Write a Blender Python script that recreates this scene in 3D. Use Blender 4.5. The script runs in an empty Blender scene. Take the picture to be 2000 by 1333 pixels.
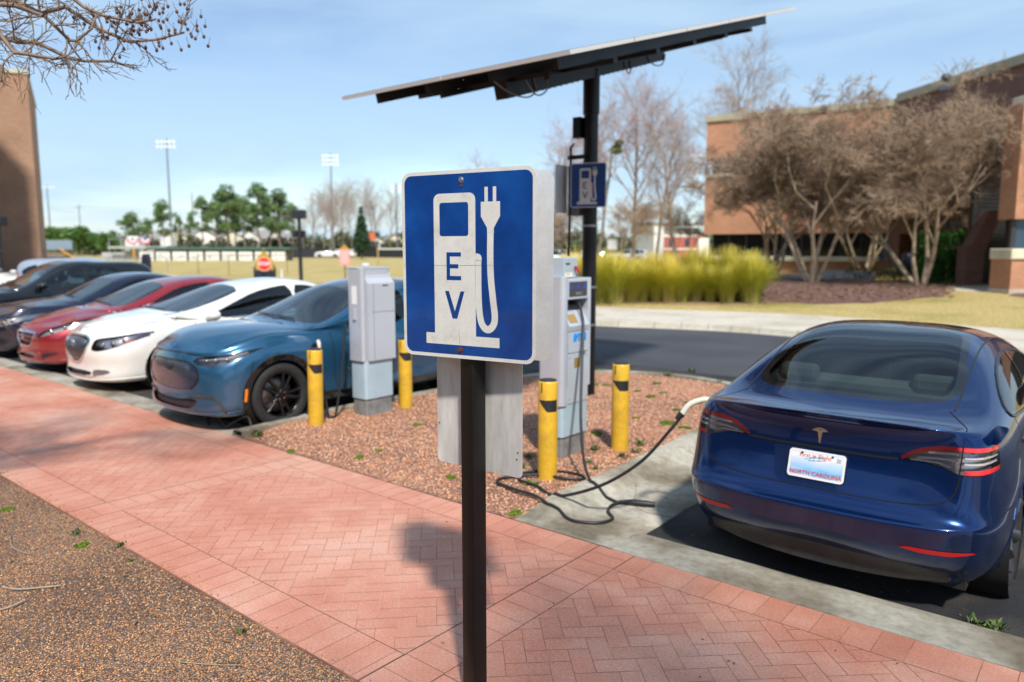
import bpy, bmesh, math, random, os
import numpy as np
from mathutils import Vector, Matrix, Euler
from mathutils.bvhtree import BVHTree
R = math.radians
sc = bpy.context.scene
col = bpy.context.scene.collection
rnd = random.Random(7)
# ---------------------------------------------------------------- camera frame
CAM_H = 2.0; YAW = R(39.6); PITCH = R(7.1); FPX = 1450.0
cyw, syw = math.cos(YAW), math.sin(YAW)
def at(px, py, D):
    """world point seen at photo pixel (2000 wide) at forward depth D"""
    x = (px-1000)/FPX; yv = (666.5-py)/FPX
    f = math.cos(PITCH)+yv*math.sin(PITCH); z = -math.sin(PITCH)+yv*math.cos(PITCH)
    r = x/f*D
    return Vector((r*cyw-D*syw, r*syw+D*cyw, CAM_H+z/f*D))
def cf(r, f, z=0.0):
    """world point from camera-frame right / forward metres"""
    return Vector((r*cyw-f*syw, r*syw+f*cyw, z))
# ---------------------------------------------------------------- tagging
def tag(o, label=None, cat=None, group=None, kind=None):
    if label: o['label'] = label
    if cat: o['category'] = cat
    if group: o['group'] = group
    if kind: o['kind'] = kind
    return o
def empty(name, loc=(0,0,0), rz=0.0, label=None, cat=None, group=None):
    o = bpy.data.objects.new(name, None); col.objects.link(o)
    o.location = loc; o.rotation_euler = (0,0,rz); o.empty_display_size = .2
    return tag(o, label, cat, group)
def copy_tree(o, parent=None):
    c = o.copy(); col.objects.link(c)
    if parent is not None: c.parent = parent
    for ch in list(o.children):
        copy_tree(ch, c)
    return c
# ---------------------------------------------------------------- materials
MATS = {}
def _nt(name):
    m = bpy.data.materials.new(name); m.use_nodes = True
    nt = m.node_tree
    for n in list(nt.nodes): nt.nodes.remove(n)
    out = nt.nodes.new('ShaderNodeOutputMaterial')
    b = nt.nodes.new('ShaderNodeBsdfPrincipled')
    nt.links.new(b.outputs[0], out.inputs[0])
    return m, nt, b, out
def N(nt, typ, **kw):
    n = nt.nodes.new(typ)
    for k, v in kw.items():
        if k == 'inp':
            for a, w in v.items():
                n.inputs[a].default_value = w
        else: setattr(n, k, v)
    return n
def L(nt, a, ia, b, ib):
    nt.links.new(a.outputs[ia], b.inputs[ib])
def ramp(nt, stops, interp='LINEAR'):
    n = nt.nodes.new('ShaderNodeValToRGB'); cr = n.color_ramp; cr.interpolation = interp
    while len(cr.elements) < len(stops): cr.elements.new(.5)
    for e, (p, c) in zip(cr.elements, stops):
        e.position = p; e.color = (*c, 1) if len(c) == 3 else c
    return n
def mat(name, color, rough=.5, metal=0., var=0., vscale=6., bump=0., bscale=60., coat=0., dirt=0., spec=None, dirtcol=(.12,.1,.08), dscale=3.0, coord='Object'):
    if name in MATS: return MATS[name]
    m, nt, b, out = _nt(name)
    b.inputs['Roughness'].default_value = rough
    b.inputs['Metallic'].default_value = metal
    if coat: b.inputs['Coat Weight'].default_value = coat; b.inputs['Coat Roughness'].default_value = .03
    if spec is not None: b.inputs['Specular IOR Level'].default_value = spec
    tc = N(nt, 'ShaderNodeTexCoord')
    c = (*color, 1)
    b.inputs['Base Color'].default_value = c
    last = None
    if var:
        n = N(nt, 'ShaderNodeTexNoise', inp={'Scale': vscale, 'Detail': 6.0, 'Roughness': .6}); L(nt, tc, coord, n, 'Vector')
        r = ramp(nt, [(.3, tuple(x*(1-var) for x in color)), (.7, tuple(min(1, x*(1+var)) for x in color))])
        L(nt, n, 'Fac', r, 'Fac'); last = r
    if dirt:
        n = N(nt, 'ShaderNodeTexNoise', inp={'Scale': dscale, 'Detail': 8.0, 'Roughness': .7}); L(nt, tc, coord, n, 'Vector')
        r = ramp(nt, [(.45, (0,0,0)), (.75, (dirt,)*3)]); L(nt, n, 'Fac', r, 'Fac')
        mx = N(nt, 'ShaderNodeMix', data_type='RGBA'); L(nt, r, 'Color', mx, 'Factor')
        mx.inputs[7].default_value = (*dirtcol, 1); mx.inputs[6].default_value = c
        if last: nt.links.new(last.outputs['Color'], mx.inputs[6])
        nt.links.new(mx.outputs[2], b.inputs['Base Color'])
    elif last: L(nt, last, 'Color', b, 'Base Color')
    if bump:
        n = N(nt, 'ShaderNodeTexNoise', inp={'Scale': bscale, 'Detail': 5.0}); L(nt, tc, coord, n, 'Vector')
        bp = N(nt, 'ShaderNodeBump', inp={'Strength': bump, 'Distance': .01}); L(nt, n, 'Fac', bp, 'Height'); L(nt, bp, 'Normal', b, 'Normal')
    MATS[name] = m
    return m
def paint(name, color, flake=.15, rough=.35, metal=.35, dirt=.0, coatw=1.0):
    if name in MATS: return MATS[name]
    m, nt, b, out = _nt(name)
    tc = N(nt, 'ShaderNodeTexCoord')
    b.inputs['Metallic'].default_value = metal; b.inputs['Roughness'].default_value = rough
    b.inputs['Coat Weight'].default_value = coatw; b.inputs['Coat Roughness'].default_value = .02
    n = N(nt, 'ShaderNodeTexNoise', inp={'Scale': 2.2, 'Detail': 8.0, 'Roughness': .65}); L(nt, tc, 'Object', n, 'Vector')
    r = ramp(nt, [(.35, color), (.8, tuple(x*(1-flake)+.02*flake for x in color))]); L(nt, n, 'Fac', r, 'Fac')
    mx = N(nt, 'ShaderNodeMix', data_type='RGBA'); nt.links.new(r.outputs['Color'], mx.inputs[6]); mx.inputs[7].default_value = (.16,.13,.10,1)
    # road dust that settles on the low parts of the body
    sp = N(nt, 'ShaderNodeSeparateXYZ'); L(nt, tc, 'Object', sp, 0)
    mr = N(nt, 'ShaderNodeMapRange', inp={'From Min': .62, 'From Max': .2, 'To Min': 0.0, 'To Max': dirt}); L(nt, sp, 'Z', mr, 'Value')
    n2 = N(nt, 'ShaderNodeTexNoise', inp={'Scale': 9.0, 'Detail': 6.0}); L(nt, tc, 'Object', n2, 'Vector')
    mu = N(nt, 'ShaderNodeMath', operation='MULTIPLY'); L(nt, mr, 0, mu, 0); L(nt, n2, 'Fac', mu, 1)
    L(nt, mu, 0, mx, 0); nt.links.new(mx.outputs[2], b.inputs['Base Color'])
    n3 = N(nt, 'ShaderNodeTexNoise', inp={'Scale': 300.0, 'Detail': 1.0}); L(nt, tc, 'Object', n3, 'Vector')
    bp = N(nt, 'ShaderNodeBump', inp={'Strength': .02, 'Distance': .001}); L(nt, n3, 'Fac', bp, 'Height'); L(nt, bp, 'Normal', b, 'Normal')
    MATS[name] = m
    return m
def glass(name, tint=(.35,.45,.42), rough=.0, refl=1.0, ior=1.7):
    if name in MATS: return MATS[name]
    m = bpy.data.materials.new(name); m.use_nodes = True; nt = m.node_tree
    for n in list(nt.nodes): nt.nodes.remove(n)
    out = N(nt, 'ShaderNodeOutputMaterial')
    t = N(nt, 'ShaderNodeBsdfTransparent'); t.inputs[0].default_value = (*tint, 1)
    g = N(nt, 'ShaderNodeBsdfGlossy'); g.inputs['Roughness'].default_value = rough; g.inputs[0].default_value = (refl, refl, refl, 1)
    fr = N(nt, 'ShaderNodeFresnel', inp={'IOR': ior})
    mx = N(nt, 'ShaderNodeMixShader'); L(nt, fr, 0, mx, 0); L(nt, t, 0, mx, 1); L(nt, g, 0, mx, 2); L(nt, mx, 0, out, 0)
    MATS[name] = m
    return m
# ---------------------------------------------------------------- mesh builder
class MB:
    def __init__(s): s.v = []; s.f = []; s.m = []; s.sm = []
    def add(s, vs, fs, mi=0, smooth=False):
        o = len(s.v); s.v += [tuple(v) for v in vs]; s.f += [tuple(i+o for i in f) for f in fs]
        s.m += [mi]*len(fs); s.sm += [smooth]*len(fs); return s
    def box(s, c, d, mi=0, rot=None, bev=0.0):
        x, y, z = d[0]/2, d[1]/2, d[2]/2
        if bev > 0:
            bm = bmesh.new(); bmesh.ops.create_cube(bm, size=1)
            for v in bm.verts: v.co = Vector((v.co.x*d[0], v.co.y*d[1], v.co.z*d[2]))
            bmesh.ops.bevel(bm, geom=list(bm.edges), offset=bev, segments=2, affect='EDGES', profile=.5)
            M = (rot or Matrix.Identity(3))
            bm.verts.index_update()
            s.add([M @ v.co + Vector(c) for v in bm.verts], [[v.index for v in f.verts] for f in bm.faces], mi)
            bm.free(); return s
        vs = [(-x,-y,-z),(x,-y,-z),(x,y,-z),(-x,y,-z),(-x,-y,z),(x,-y,z),(x,y,z),(-x,y,z)]
        M = (rot or Matrix.Identity(3))
        s.add([M @ Vector(v) + Vector(c) for v in vs], [(0,3,2,1),(4,5,6,7),(0,1,5,4),(1,2,6,5),(2,3,7,6),(3,0,4,7)], mi); return s
    def cyl(s, a, b, r0, r1=None, n=12, mi=0, cap=True, smooth=True):
        r1 = r0 if r1 is None else r1
        a = Vector(a); b = Vector(b); d = (b-a).normalized()
        u = d.orthogonal().normalized(); w = d.cross(u)
        vs = []
        for p, r in ((a, r0), (b, r1)):
            for i in range(n):
                t = 2*math.pi*i/n; vs.append(p + u*math.cos(t)*r + w*math.sin(t)*r)
        s.add(vs, [(i, (i+1) % n, n+(i+1) % n, n+i) for i in range(n)], mi, smooth)
        if cap:
            s.add(vs[:n], [tuple(range(n-1,-1,-1))], mi); s.add(vs[n:], [tuple(range(n))], mi)
        return s
    def tube(s, pts, r, n=8, mi=0, cap=True):
        pts = [Vector(p) for p in pts]; k = len(pts)
        rs = r if isinstance(r, (list, tuple)) else [r]*k
        t0 = (pts[1]-pts[0]).normalized(); u = t0.orthogonal().normalized(); vs = []
        for i, p in enumerate(pts):
            t = (pts[min(i+1, k-1)]-pts[max(i-1, 0)]).normalized()
            u = (u - t*u.dot(t));
            if u.length < 1e-6: u = t.orthogonal()
            u.normalize(); w = t.cross(u)
            for j in range(n):
                a = 2*math.pi*j/n; vs.append(p + (u*math.cos(a)+w*math.sin(a))*rs[i])
        fs = [(i*n+j, i*n+(j+1) % n, (i+1)*n+(j+1) % n, (i+1)*n+j) for i in range(k-1) for j in range(n)]
        s.add(vs, fs, mi, True)
        if cap: s.add(vs[:n], [tuple(range(n-1,-1,-1))], mi); s.add(vs[-n:], [tuple(range(n))], mi)
        return s
    def lathe(s, prof, n=32, axis='z', c=(0,0,0), mi=0, smooth=True, close=False):
        vs = []; k = len(prof)
        for (r, h) in prof:
            for i in range(n):
                a = 2*math.pi*i/n; p = (math.cos(a)*r, math.sin(a)*r, h)
                if axis == 'y': p = (p[0], p[2], p[1])
                if axis == 'x': p = (p[2], p[0], p[1])
                vs.append((p[0]+c[0], p[1]+c[1], p[2]+c[2]))
        fs = [(i*n+j, i*n+(j+1) % n, (i+1)*n+(j+1) % n, (i+1)*n+j) for i in range(k-1) for j in range(n)]
        if close: fs += [((k-1)*n+j, (k-1)*n+(j+1) % n, (j+1) % n, j) for j in range(n)]
        s.add(vs, fs, mi, smooth); return s
    def prism(s, poly, z0, z1, mi=0, M=None, side_smooth=False):
        """poly in local xy, extruded z0..z1, transformed by 4x4 M"""
        n = len(poly); M = M or Matrix.Identity(4)
        vs = [M @ Vector((x, y, z0)) for x, y in poly] + [M @ Vector((x, y, z1)) for x, y in poly]
        s.add(vs, [(i, (i+1) % n, n+(i+1) % n, n+i) for i in range(n)], mi, side_smooth)
        s.add(vs, [tuple(range(n-1,-1,-1)), tuple(range(n, 2*n))], mi); return s
    def build(s, name, mats, parent=None, label=None, cat=None, group=None, kind=None, weld=False, auto=None):
        me = bpy.data.meshes.new(name); me.from_pydata([tuple(v) for v in s.v], [], s.f)
        ms = mats if isinstance(mats, (list, tuple)) else [mats]
        for m in ms: me.materials.append(m)
        me.polygons.foreach_set('material_index', s.m); me.polygons.foreach_set('use_smooth', s.sm)
        if weld:
            bm = bmesh.new(); bm.from_mesh(me); bmesh.ops.remove_doubles(bm, verts=bm.verts, dist=1e-5)
            bmesh.ops.recalc_face_normals(bm, faces=bm.faces); bm.to_mesh(me); bm.free()
        me.update()
        o = bpy.data.objects.new(name, me); col.objects.link(o)
        if parent is not None: o.parent = parent
        if auto is not None: smooth_by_angle(o, auto)
        return tag(o, label, cat, group, kind)
def smooth_by_angle(o, deg):
    me = o.data; bm = bmesh.new(); bm.from_mesh(me)
    for f in bm.faces: f.smooth = True
    lim = R(deg)
    for e in bm.edges:
        if len(e.link_faces) == 2 and e.calc_face_angle(0) > lim: e.smooth = False
    bm.to_mesh(me); bm.free()
def rrect(w, h, r, n=6, cx=0, cy=0):
    pts = []
    for sx, sy, a0 in ((1,1,0),(-1,1,90),(-1,-1,180),(1,-1,270)):
        for i in range(n+1):
            a = R(a0+90*i/n); pts.append((cx+sx*(w/2-r)+math.cos(a)*r, cy+sy*(h/2-r)+math.sin(a)*r))
    return pts
def bez(p, n=12):
    """Catmull-Rom through points"""
    p = [Vector(q) for q in p]; out = []
    q = [p[0]*2-p[1]] + p + [p[-1]*2-p[-2]]
    for i in range(1, len(q)-2):
        for k in range(n):
            t = k/n; a, b, c, d = q[i-1], q[i], q[i+1], q[i+2]
            out.append(.5*((2*b)+(c-a)*t+(2*a-5*b+4*c-d)*t*t+(3*b-a-3*c+d)*t**3))
    out.append(p[-1]); return out
def text_mesh(txt, size, mat_, parent=None, name='lettering', depth=.002, M=None, align='CENTER', spacing=1.0, bold=0.0, xs=1.0, join=None):
    cu = bpy.data.curves.new('txt', 'FONT'); cu.body = txt; cu.size = size; cu.extrude = depth/2; cu.align_x = align; cu.align_y = 'CENTER'
    cu.space_character = spacing; cu.offset = bold; cu.resolution_u = 3
    o = bpy.data.objects.new('txt', cu); col.objects.link(o)
    dg = bpy.context.evaluated_depsgraph_get(); me = bpy.data.meshes.new_from_object(o.evaluated_get(dg))
    bpy.data.objects.remove(o); bpy.data.curves.remove(cu)
    me.transform(Matrix.Diagonal((xs, 1, 1, 1)))
    if M is not None: me.transform(M)
    me.materials.clear()
    if join is not None:
        join[0].add([v.co.copy() for v in me.vertices], [tuple(p.vertices) for p in me.polygons], join[1]); bpy.data.meshes.remove(me); return None
    me.materials.append(mat_)
    o = bpy.data.objects.new(name, me); col.objects.link(o)
    if parent is not None: o.parent = parent
    return o
def frame(origin, xax, yax):
    """4x4 with local x, y along given axes"""
    x = Vector(xax).normalized(); y = Vector(yax); y = (y-x*y.dot(x)).normalized(); z = x.cross(y)
    M = Matrix.Identity(4)
    for i in range(3):
        M[i][0] = x[i]; M[i][1] = y[i]; M[i][2] = z[i]; M[i][3] = origin[i]
    return M
# ================================================================ cars
def interp(d, n):
    ks = sorted(d); return np.interp(range(n), ks, [d[k] for k in ks])
def _bs(t):
    return np.array([(1-t)**3, 3*t**3-6*t**2+4, -3*t**3+3*t**2+3*t+1, t**3])/6
def car_surface(rows, nu=8, nv=6, sharp=.75):
    """rows: array [R][S][3] of a half body (y>=0); smooth surface through them, mirrored phantoms at y=0"""
    P = np.array(rows, float)
    def pad(A):
        m = np.array([1,-1,1])
        A = np.concatenate([A[1:2]*m, A, A[-2:-1]*m], 0)
        return np.concatenate([A[:,1:2]*m, A, A[:,-2:-1]*m], 1)
    Q = P.copy()
    def smooth(A):
        B = pad(A); B = (B[:-2]+4*B[1:-1]+B[2:])/6; return (B[:,:-2]+4*B[:,1:-1]+B[:,2:])/6
    for _ in range(3): Q = Q + sharp*(P-smooth(Q))
    Q[:,0,1] = 0; Q[:,-1,1] = 0; Q[0,:,1] = 0; Q[-1,:,1] = 0
    B = pad(Q); Rr, S = P.shape[:2]
    def samples(n, k):
        out = []
        for i in range(n-1):
            for j in range(k): out.append((i, j/k))
        out.append((n-2, 1.0)); return out
    su = samples(S, nu); sv = samples(Rr, nv)
    W = []
    G = np.zeros((len(sv), S+2, 3))
    for a, (i, t) in enumerate(sv): G[a] = np.tensordot(_bs(t), B[i:i+4], 1)
    H = np.zeros((len(sv), len(su), 3))
    for b_, (i, t) in enumerate(su): H[:, b_] = np.tensordot(G[:, i:i+4], _bs(t), ([1],[0]))
    H[:,:,1] = np.maximum(H[:,:,1], 0)
    H[0,:,1] = 0; H[-1,:,1] = 0; H[:,0,1] = 0; H[:,-1,1] = 0
    return H
def inpoly(x, y, poly):
    c = False; n = len(poly); j = n-1
    for i in range(n):
        xi, yi = poly[i]; xj, yj = poly[j]
        if (yi > y) != (yj > y) and x < (xj-xi)*(y-yi)/(yj-yi)+xi: c = not c
        j = i
    return c
def inset_poly(poly, d):
    """shrink polygon (any winding) by d"""
    n = len(poly); A = sum(poly[i][0]*poly[(i+1) % n][1]-poly[(i+1) % n][0]*poly[i][1] for i in range(n))/2
    s = 1 if A > 0 else -1; out = []
    for i in range(n):
        p0 = Vector(poly[i-1]); p1 = Vector(poly[i]); p2 = Vector(poly[(i+1) % n])
        e1 = (p1-p0).normalized(); e2 = (p2-p1).normalized()
        n1 = Vector((-e1.y, e1.x))*s; n2 = Vector((-e2.y, e2.x))*s
        b = (n1+n2)
        if b.length < 1e-6: b = n1
        b.normalize(); k = d/max(.5, b.dot(n1)); q = p1+b*k; out.append((q.x, q.y))
    return out
def smooth_poly(poly, n=4, closed=True, iters=2):
    """Chaikin corner cutting"""
    p = [tuple(q) for q in poly]
    for _ in range(iters):
        q = []; m = len(p)
        rng = range(m) if closed else range(m-1)
        if not closed: q.append(p[0])
        for i in rng:
            a, b = p[i], p[(i+1) % m]
            q.append(tuple(a[k]*.78+b[k]*.22 for k in range(len(a)))); q.append(tuple(a[k]*.22+b[k]*.78 for k in range(len(a))))
        if not closed: q.append(p[-1])
        p = q
    return p
AX = {'xz': (0, 2), 'yz': (1, 2), 'xy': (0, 1)}
class Body:
    def __init__(s, H):
        s.bm = bmesh.new(); nr, ns = H.shape[:2]
        vs = [[s.bm.verts.new(H[i, j]) for j in range(ns)] for i in range(nr)]
        for i in range(nr-1):
            for j in range(ns-1):
                try: s.bm.faces.new((vs[i][j], vs[i+1][j], vs[i+1][j+1], vs[i][j+1]))
                except ValueError: pass
        bmesh.ops.remove_doubles(s.bm, verts=s.bm.verts, dist=1e-4)
        bmesh.ops.dissolve_degenerate(s.bm, edges=s.bm.edges, dist=1e-5)
        s.bm.normal_update()
        cen = sum((f.calc_center_median()*f.calc_area() for f in s.bm.faces), Vector())/sum(f.calc_area() for f in s.bm.faces)
        cen.y = 0
        sgn = sum((f.normal.dot(f.calc_center_median()-cen))*f.calc_area() for f in s.bm.faces)
        if sgn < 0: bmesh.ops.reverse_faces(s.bm, faces=s.bm.faces)
        s.bm.normal_update()
        for f in s.bm.faces: f.smooth = True
        s.bvh = BVHTree.FromBMesh(s.bm)
        s.parts = []
    def cut(s, poly, axes, filt, bm=None):
        """exact cut along a polygon seen along one axis; returns the faces inside"""
        bm = bm or s.bm; a, b = AX[axes]
        xs = [p[0] for p in poly]; ys = [p[1] for p in poly]; m = .12
        def near(f):
            c = f.calc_center_median(); return min(xs)-m < c[a] < max(xs)+m and min(ys)-m < c[b] < max(ys)+m and filt(c, f.normal)
        n = len(poly)
        for i in range(n):
            p, q = poly[i], poly[(i+1) % n]
            dx, dy = q[0]-p[0], q[1]-p[1]; ln = math.hypot(dx, dy)
            if ln < 1e-5: continue
            co = [0,0,0]; no = [0,0,0]; co[a] = p[0]; co[b] = p[1]; no[a] = -dy/ln; no[b] = dx/ln
            x0, x1 = min(p[0], q[0])-.05, max(p[0], q[0])+.05; y0, y1 = min(p[1], q[1])-.05, max(p[1], q[1])+.05
            fs = []
            for f in bm.faces:
                c = f.calc_center_median()
                if x0 < c[a] < x1 and y0 < c[b] < y1 and filt(c, f.normal): fs.append(f)
            if not fs: continue
            g = set(fs)
            for f in fs: g.update(f.edges); g.update(f.verts)
            bmesh.ops.bisect_plane(bm, geom=list(g), dist=1e-6, plane_co=co, plane_no=no)
        res = []
        for f in bm.faces:
            c = f.calc_center_median()
            if filt(c, f.normal) and inpoly(c[a], c[b], poly): res.append(f)
        return res
    def take(s, poly, axes, filt):
        """cut a region out of the body and return it as its own bmesh"""
        fs = s.cut(poly, axes, filt)
        nb = bmesh.new(); mp = {}
        for f in fs:
            vs = []
            for v in f.verts:
                if v not in mp: mp[v] = nb.verts.new(v.co)
                vs.append(mp[v])
            try:
                g = nb.faces.new(vs); g.smooth = True; g.normal_update()
            except ValueError: pass
        bmesh.ops.delete(s.bm, geom=fs, context='FACES')
        nb.normal_update(); return nb
    def side_pt(s, x, z):
        h = s.bvh.ray_cast(Vector((x, 2, z)), Vector((0,-1,0))); return (h[0], h[1]) if h[0] else (None, None)
    def proj(s, p, axes, frm=1):
        """project a 2D point onto the skin: xz from the side, yz from front(-1)/rear(+1), xy from above"""
        if axes == 'xz': o, d = Vector((p[0], 2, p[1])), Vector((0,-1,0))
        elif axes == 'yz': o, d = Vector((frm*9, abs(p[0]), p[1])), Vector((-frm,0,0))
        else: o, d = Vector((p[0], abs(p[1]), 4)), Vector((0,0,-1))
        h = s.bvh.ray_cast(o, d)
        if h[0] is None: return None
        c, n = h[0].copy(), h[1].copy()
        if n.dot(d) > 0: n = -n
        if axes != 'xz' and p[AX[axes].index(1)] < 0: c.y = -c.y; n.y = -n.y
        return c, n
    def ribbon(s, pts, axes, w, off, frm=1, closed=False, mb=None, mi=0, step=.02, thick=0.0):
        """strip of width w following the skin, standing off by 'off'"""
        P = [Vector((*p, 0)) for p in pts]
        if closed: P.append(P[0])
        Q = []
        for i in range(len(P)-1):
            k = max(1, int((P[i+1]-P[i]).length/step))
            for j in range(k): Q.append(P[i].lerp(P[i+1], j/k))
        Q.append(P[-1])
        hits = [h for h in (s.proj((q.x, q.y), axes, frm) for q in Q) if h]
        mb = mb or MB(); vs = []; k = len(hits)
        for i, (c, n) in enumerate(hits):
            t = (hits[min(i+1, k-1)][0]-hits[max(i-1, 0)][0])
            if t.length < 1e-6: t = Vector((0,0,1))
            t.normalize(); b = n.cross(t).normalized()
            if thick:
                vs += [c-b*w/2-n*.004, c-b*w/2*.8+n*(off+thick), c+b*w/2*.8+n*(off+thick), c+b*w/2-n*.004]
            else: vs += [c-b*w/2+n*off, c+b*w/2+n*off]
        m = 4 if thick else 2
        fs = [(i*m+j, i*m+j+1, (i+1)*m+j+1, (i+1)*m+j) for i in range(k-1) for j in range(m-1)]
        mb.add(vs, fs, mi, not thick); return mb
    def patch(s, poly, axes, off, frm=1, mb=None, mi=0, filt=None):
        """copy of the skin inside a polygon, moved out by off (a lamp lens, a badge base)"""
        nb = s.bm.copy(); o = s.bm; s.bm = nb
        fs = s.cut(poly, axes, filt or (lambda c, n: True)); mb = mb or MB()
        idx = {}; vs = []; out = []
        for f in fs:
            q = []
            for v in f.verts:
                if v not in idx: idx[v] = len(vs); vs.append(v.co+v.normal*off)
                q.append(idx[v])
            out.append(q)
        mb.add(vs, out, mi, True); nb.free(); s.bm = o; return mb
def bm_obj(bm, name, mats, parent, mirror=None, off=0.0):
    """bmesh -> object. mirror: None, 'weld' (both halves joined) or 'flip' (other side)"""
    b = bm.copy()
    if off:
        for v in b.verts: v.co += v.normal*off
    if mirror in ('weld', 'flip'):
        if mirror == 'weld':
            r = bmesh.ops.duplicate(b, geom=list(b.verts)+list(b.edges)+list(b.faces))
            nv = [g for g in r['geom'] if isinstance(g, bmesh.types.BMVert)]; nf = [g for g in r['geom'] if isinstance(g, bmesh.types.BMFace)]
            for v in nv: v.co.y = -v.co.y
            bmesh.ops.reverse_faces(b, faces=nf)
            bmesh.ops.remove_doubles(b, verts=[v for v in b.verts if abs(v.co.y) < 2e-4], dist=4e-4)
        else:
            for v in b.verts: v.co.y = -v.co.y
            bmesh.ops.reverse_faces(b, faces=list(b.faces))
    b.normal_update()
    me = bpy.data.meshes.new(name); b.to_mesh(me); b.free()
    for m in (mats if isinstance(mats, (list, tuple)) else [mats]): me.materials.append(m)
    o = bpy.data.objects.new(name, me); col.objects.link(o); o.parent = parent
    return o
def mb_flip(mb):
    n = MB(); n.v = [(v[0], -v[1], v[2]) for v in mb.v]; n.f = [tuple(reversed(f)) for f in mb.f]; n.m = list(mb.m); n.sm = list(mb.sm); return n
def both(mb, name, mats, parent, sides=(1,-1), **k):
    out = []
    for s in sides: out.append((mb if s > 0 else mb_flip(mb)).build(name, mats, parent, **k))
    return out
def add_frit(nb, poly, axes, d, holder):
    """mark ring of width d inside the pane as black ceramic border (material 1)"""
    ip = inset_poly(poly, d)
    o = holder.bm; holder.bm = nb; 
    ins = set(holder.cut(ip, axes, lambda c, n: True)); holder.bm = o
    for f in nb.faces: f.material_index = 0 if f in ins else 1
def wheel(parent, x, y, r, w, style, sidesign, wmat=None):
    """complete wheel at local (x, +-y outer face)"""
    rub = mat('tyre_rubber', (.018,.018,.018), .78, bump=.15, bscale=180, var=.3, vscale=20)
    e = empty('wheel'); e.parent = parent; e.location = (x, sidesign*(y-w/2), r)
    e.rotation_euler = (0, rnd.uniform(0, 2), 0)
    rr = r*.68
    h = w/2; t = MB()
    t.lathe([(rr, -h*.8),(rr*1.05,-h*.96),(r*.86,-h*1.03),(r*.95,-h*.93),(r*.99,-h*.75),(r*.995,-h*.5),(r*.985,-h*.48),(r*.985,-h*.42),(r,-h*.4),(r,-h*.05),(r*.985,-h*.03),(r*.985,h*.03),(r,h*.05),(r,h*.4),(r*.985,h*.42),(r*.985,h*.48),(r*.995,h*.5),(r*.99,h*.75),(r*.95,h*.93),(r*.86,h*1.03),(rr*1.05,h*.96),(rr,h*.8)], 56, 'y')
    t.build('tyre', rub, e)
    o = sidesign; m = MB()
    m.lathe([(rr*1.02, o*h*.86),(rr*.97,o*h*.84),(rr*.95,o*h*.6),(rr*.93,o*h*.1),(rr*.93,-o*h*.8)], 48, 'y')
    wm = wmat
    n = {'mach': 5, 'ten': 10, 'aero': 5}[style]
    for i in range(n):
        a0 = 2*math.pi*i/n
        def P(rad, ang, yy): return Vector((math.cos(a0+ang)*rad, yy, math.sin(a0+ang)*rad))
        if style == 'mach':
            for sgn in (-1, 1):
                for (wa, wb) in ((.16, .05),):
                    A = P(rr*.22, sgn*.30, o*h*.55); B = P(rr*.97, sgn*.20+.10, o*h*.74)
                    m.tube([A, A.lerp(B,.5)+Vector((0,o*.012,0)), B], [rr*.105, rr*.075, rr*.085], 6)
        elif style == 'ten':
            A = P(rr*.2, 0, o*h*.5); B = P(rr*.97, 0, o*h*.78); m.tube([A, B], [rr*.07, rr*.06], 6)
        else:
            A = P(rr*.2, 0, o*h*.6); B = P(rr*.97, 0, o*h*.8); m.tube([A, B], [rr*.16, rr*.2], 6)
    m.lathe([(.001, o*h*.72),(rr*.14,o*h*.72),(rr*.17,o*h*.66),(rr*.27,o*h*.6),(rr*.3,o*h*.4)], 24, 'y')
    for i in range(5):
        a = 2*math.pi*(i+.5)/5; c = Vector((math.cos(a)*rr*.21, o*h*.62, math.sin(a)*rr*.21)); m.cyl(c, c+Vector((0,o*.02,0)), .010, .009, 8, mi=1)
    m.build('rim', [wm, mat('chrome', (.75,.75,.77), .12, 1.0)], e)
    d = MB(); d.lathe([(rr*.25, -o*h*.05),(rr*.78,-o*h*.05),(rr*.8,-o*h*.12),(rr*.78,-o*h*.25)], 40, 'y')
    d.build('brake_disc', mat('brake_steel', (.30,.28,.26), .35, .9), e)
    return e
def mirror_part(parent, B, x, z, y, mt, sx=1, size=1.0, low=None):
    """door mirror: shell, glass, foot"""
    for s in (1, -1):
        m = MB(); n = 10; rings = []
        # ellipsoid-like shell, flat at the rear face
        prof = [(-.10,.25),(-.085,.62),(-.05,.88),(0,1.0),(.045,.97),(.06,.9)]
        vs = []; k = 16
        for (dx, sc_) in prof:
            for i in range(k):
                a = 2*math.pi*i/k; cx_ = math.cos(a); cz = math.sin(a)
                ex = abs(cx_)**.75*(1 if cx_ > 0 else -1); ez = abs(cz)**.75*(1 if cz > 0 else -1)
                vs.append((x+dx*size*sx, s*(y+.12*size+ex*.115*size*sc_), z+ez*.068*size*sc_+(.015 if cx_ > 0 else 0)*size))
        fs = [(i*k+j, i*k+(j+1) % k, (i+1)*k+(j+1) % k, (i+1)*k+j) for i in range(len(prof)-1) for j in range(k)]
        fs += [tuple(range(k))]
        m.add(vs, fs, 0, True)
        o = m.build('door_mirror', mt, parent, weld=True)
        g = MB(); g.add([(x+.058*size*sx, v[1]*1.0, v[2]) for v in [vs[-k+i] for i in range(k)]], [tuple(range(k))]); g.build('mirror_glass', mat('mirror_face', (.6,.65,.7), .03, 1.0), o)
        f = MB(); f.box((x+.01, s*(y+.0), z-.045*size), (.09, .13, .035), bev=.01); f.build('mirror_foot', low or mat('black_trim', (.012,.012,.013), .35), o)
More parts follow.
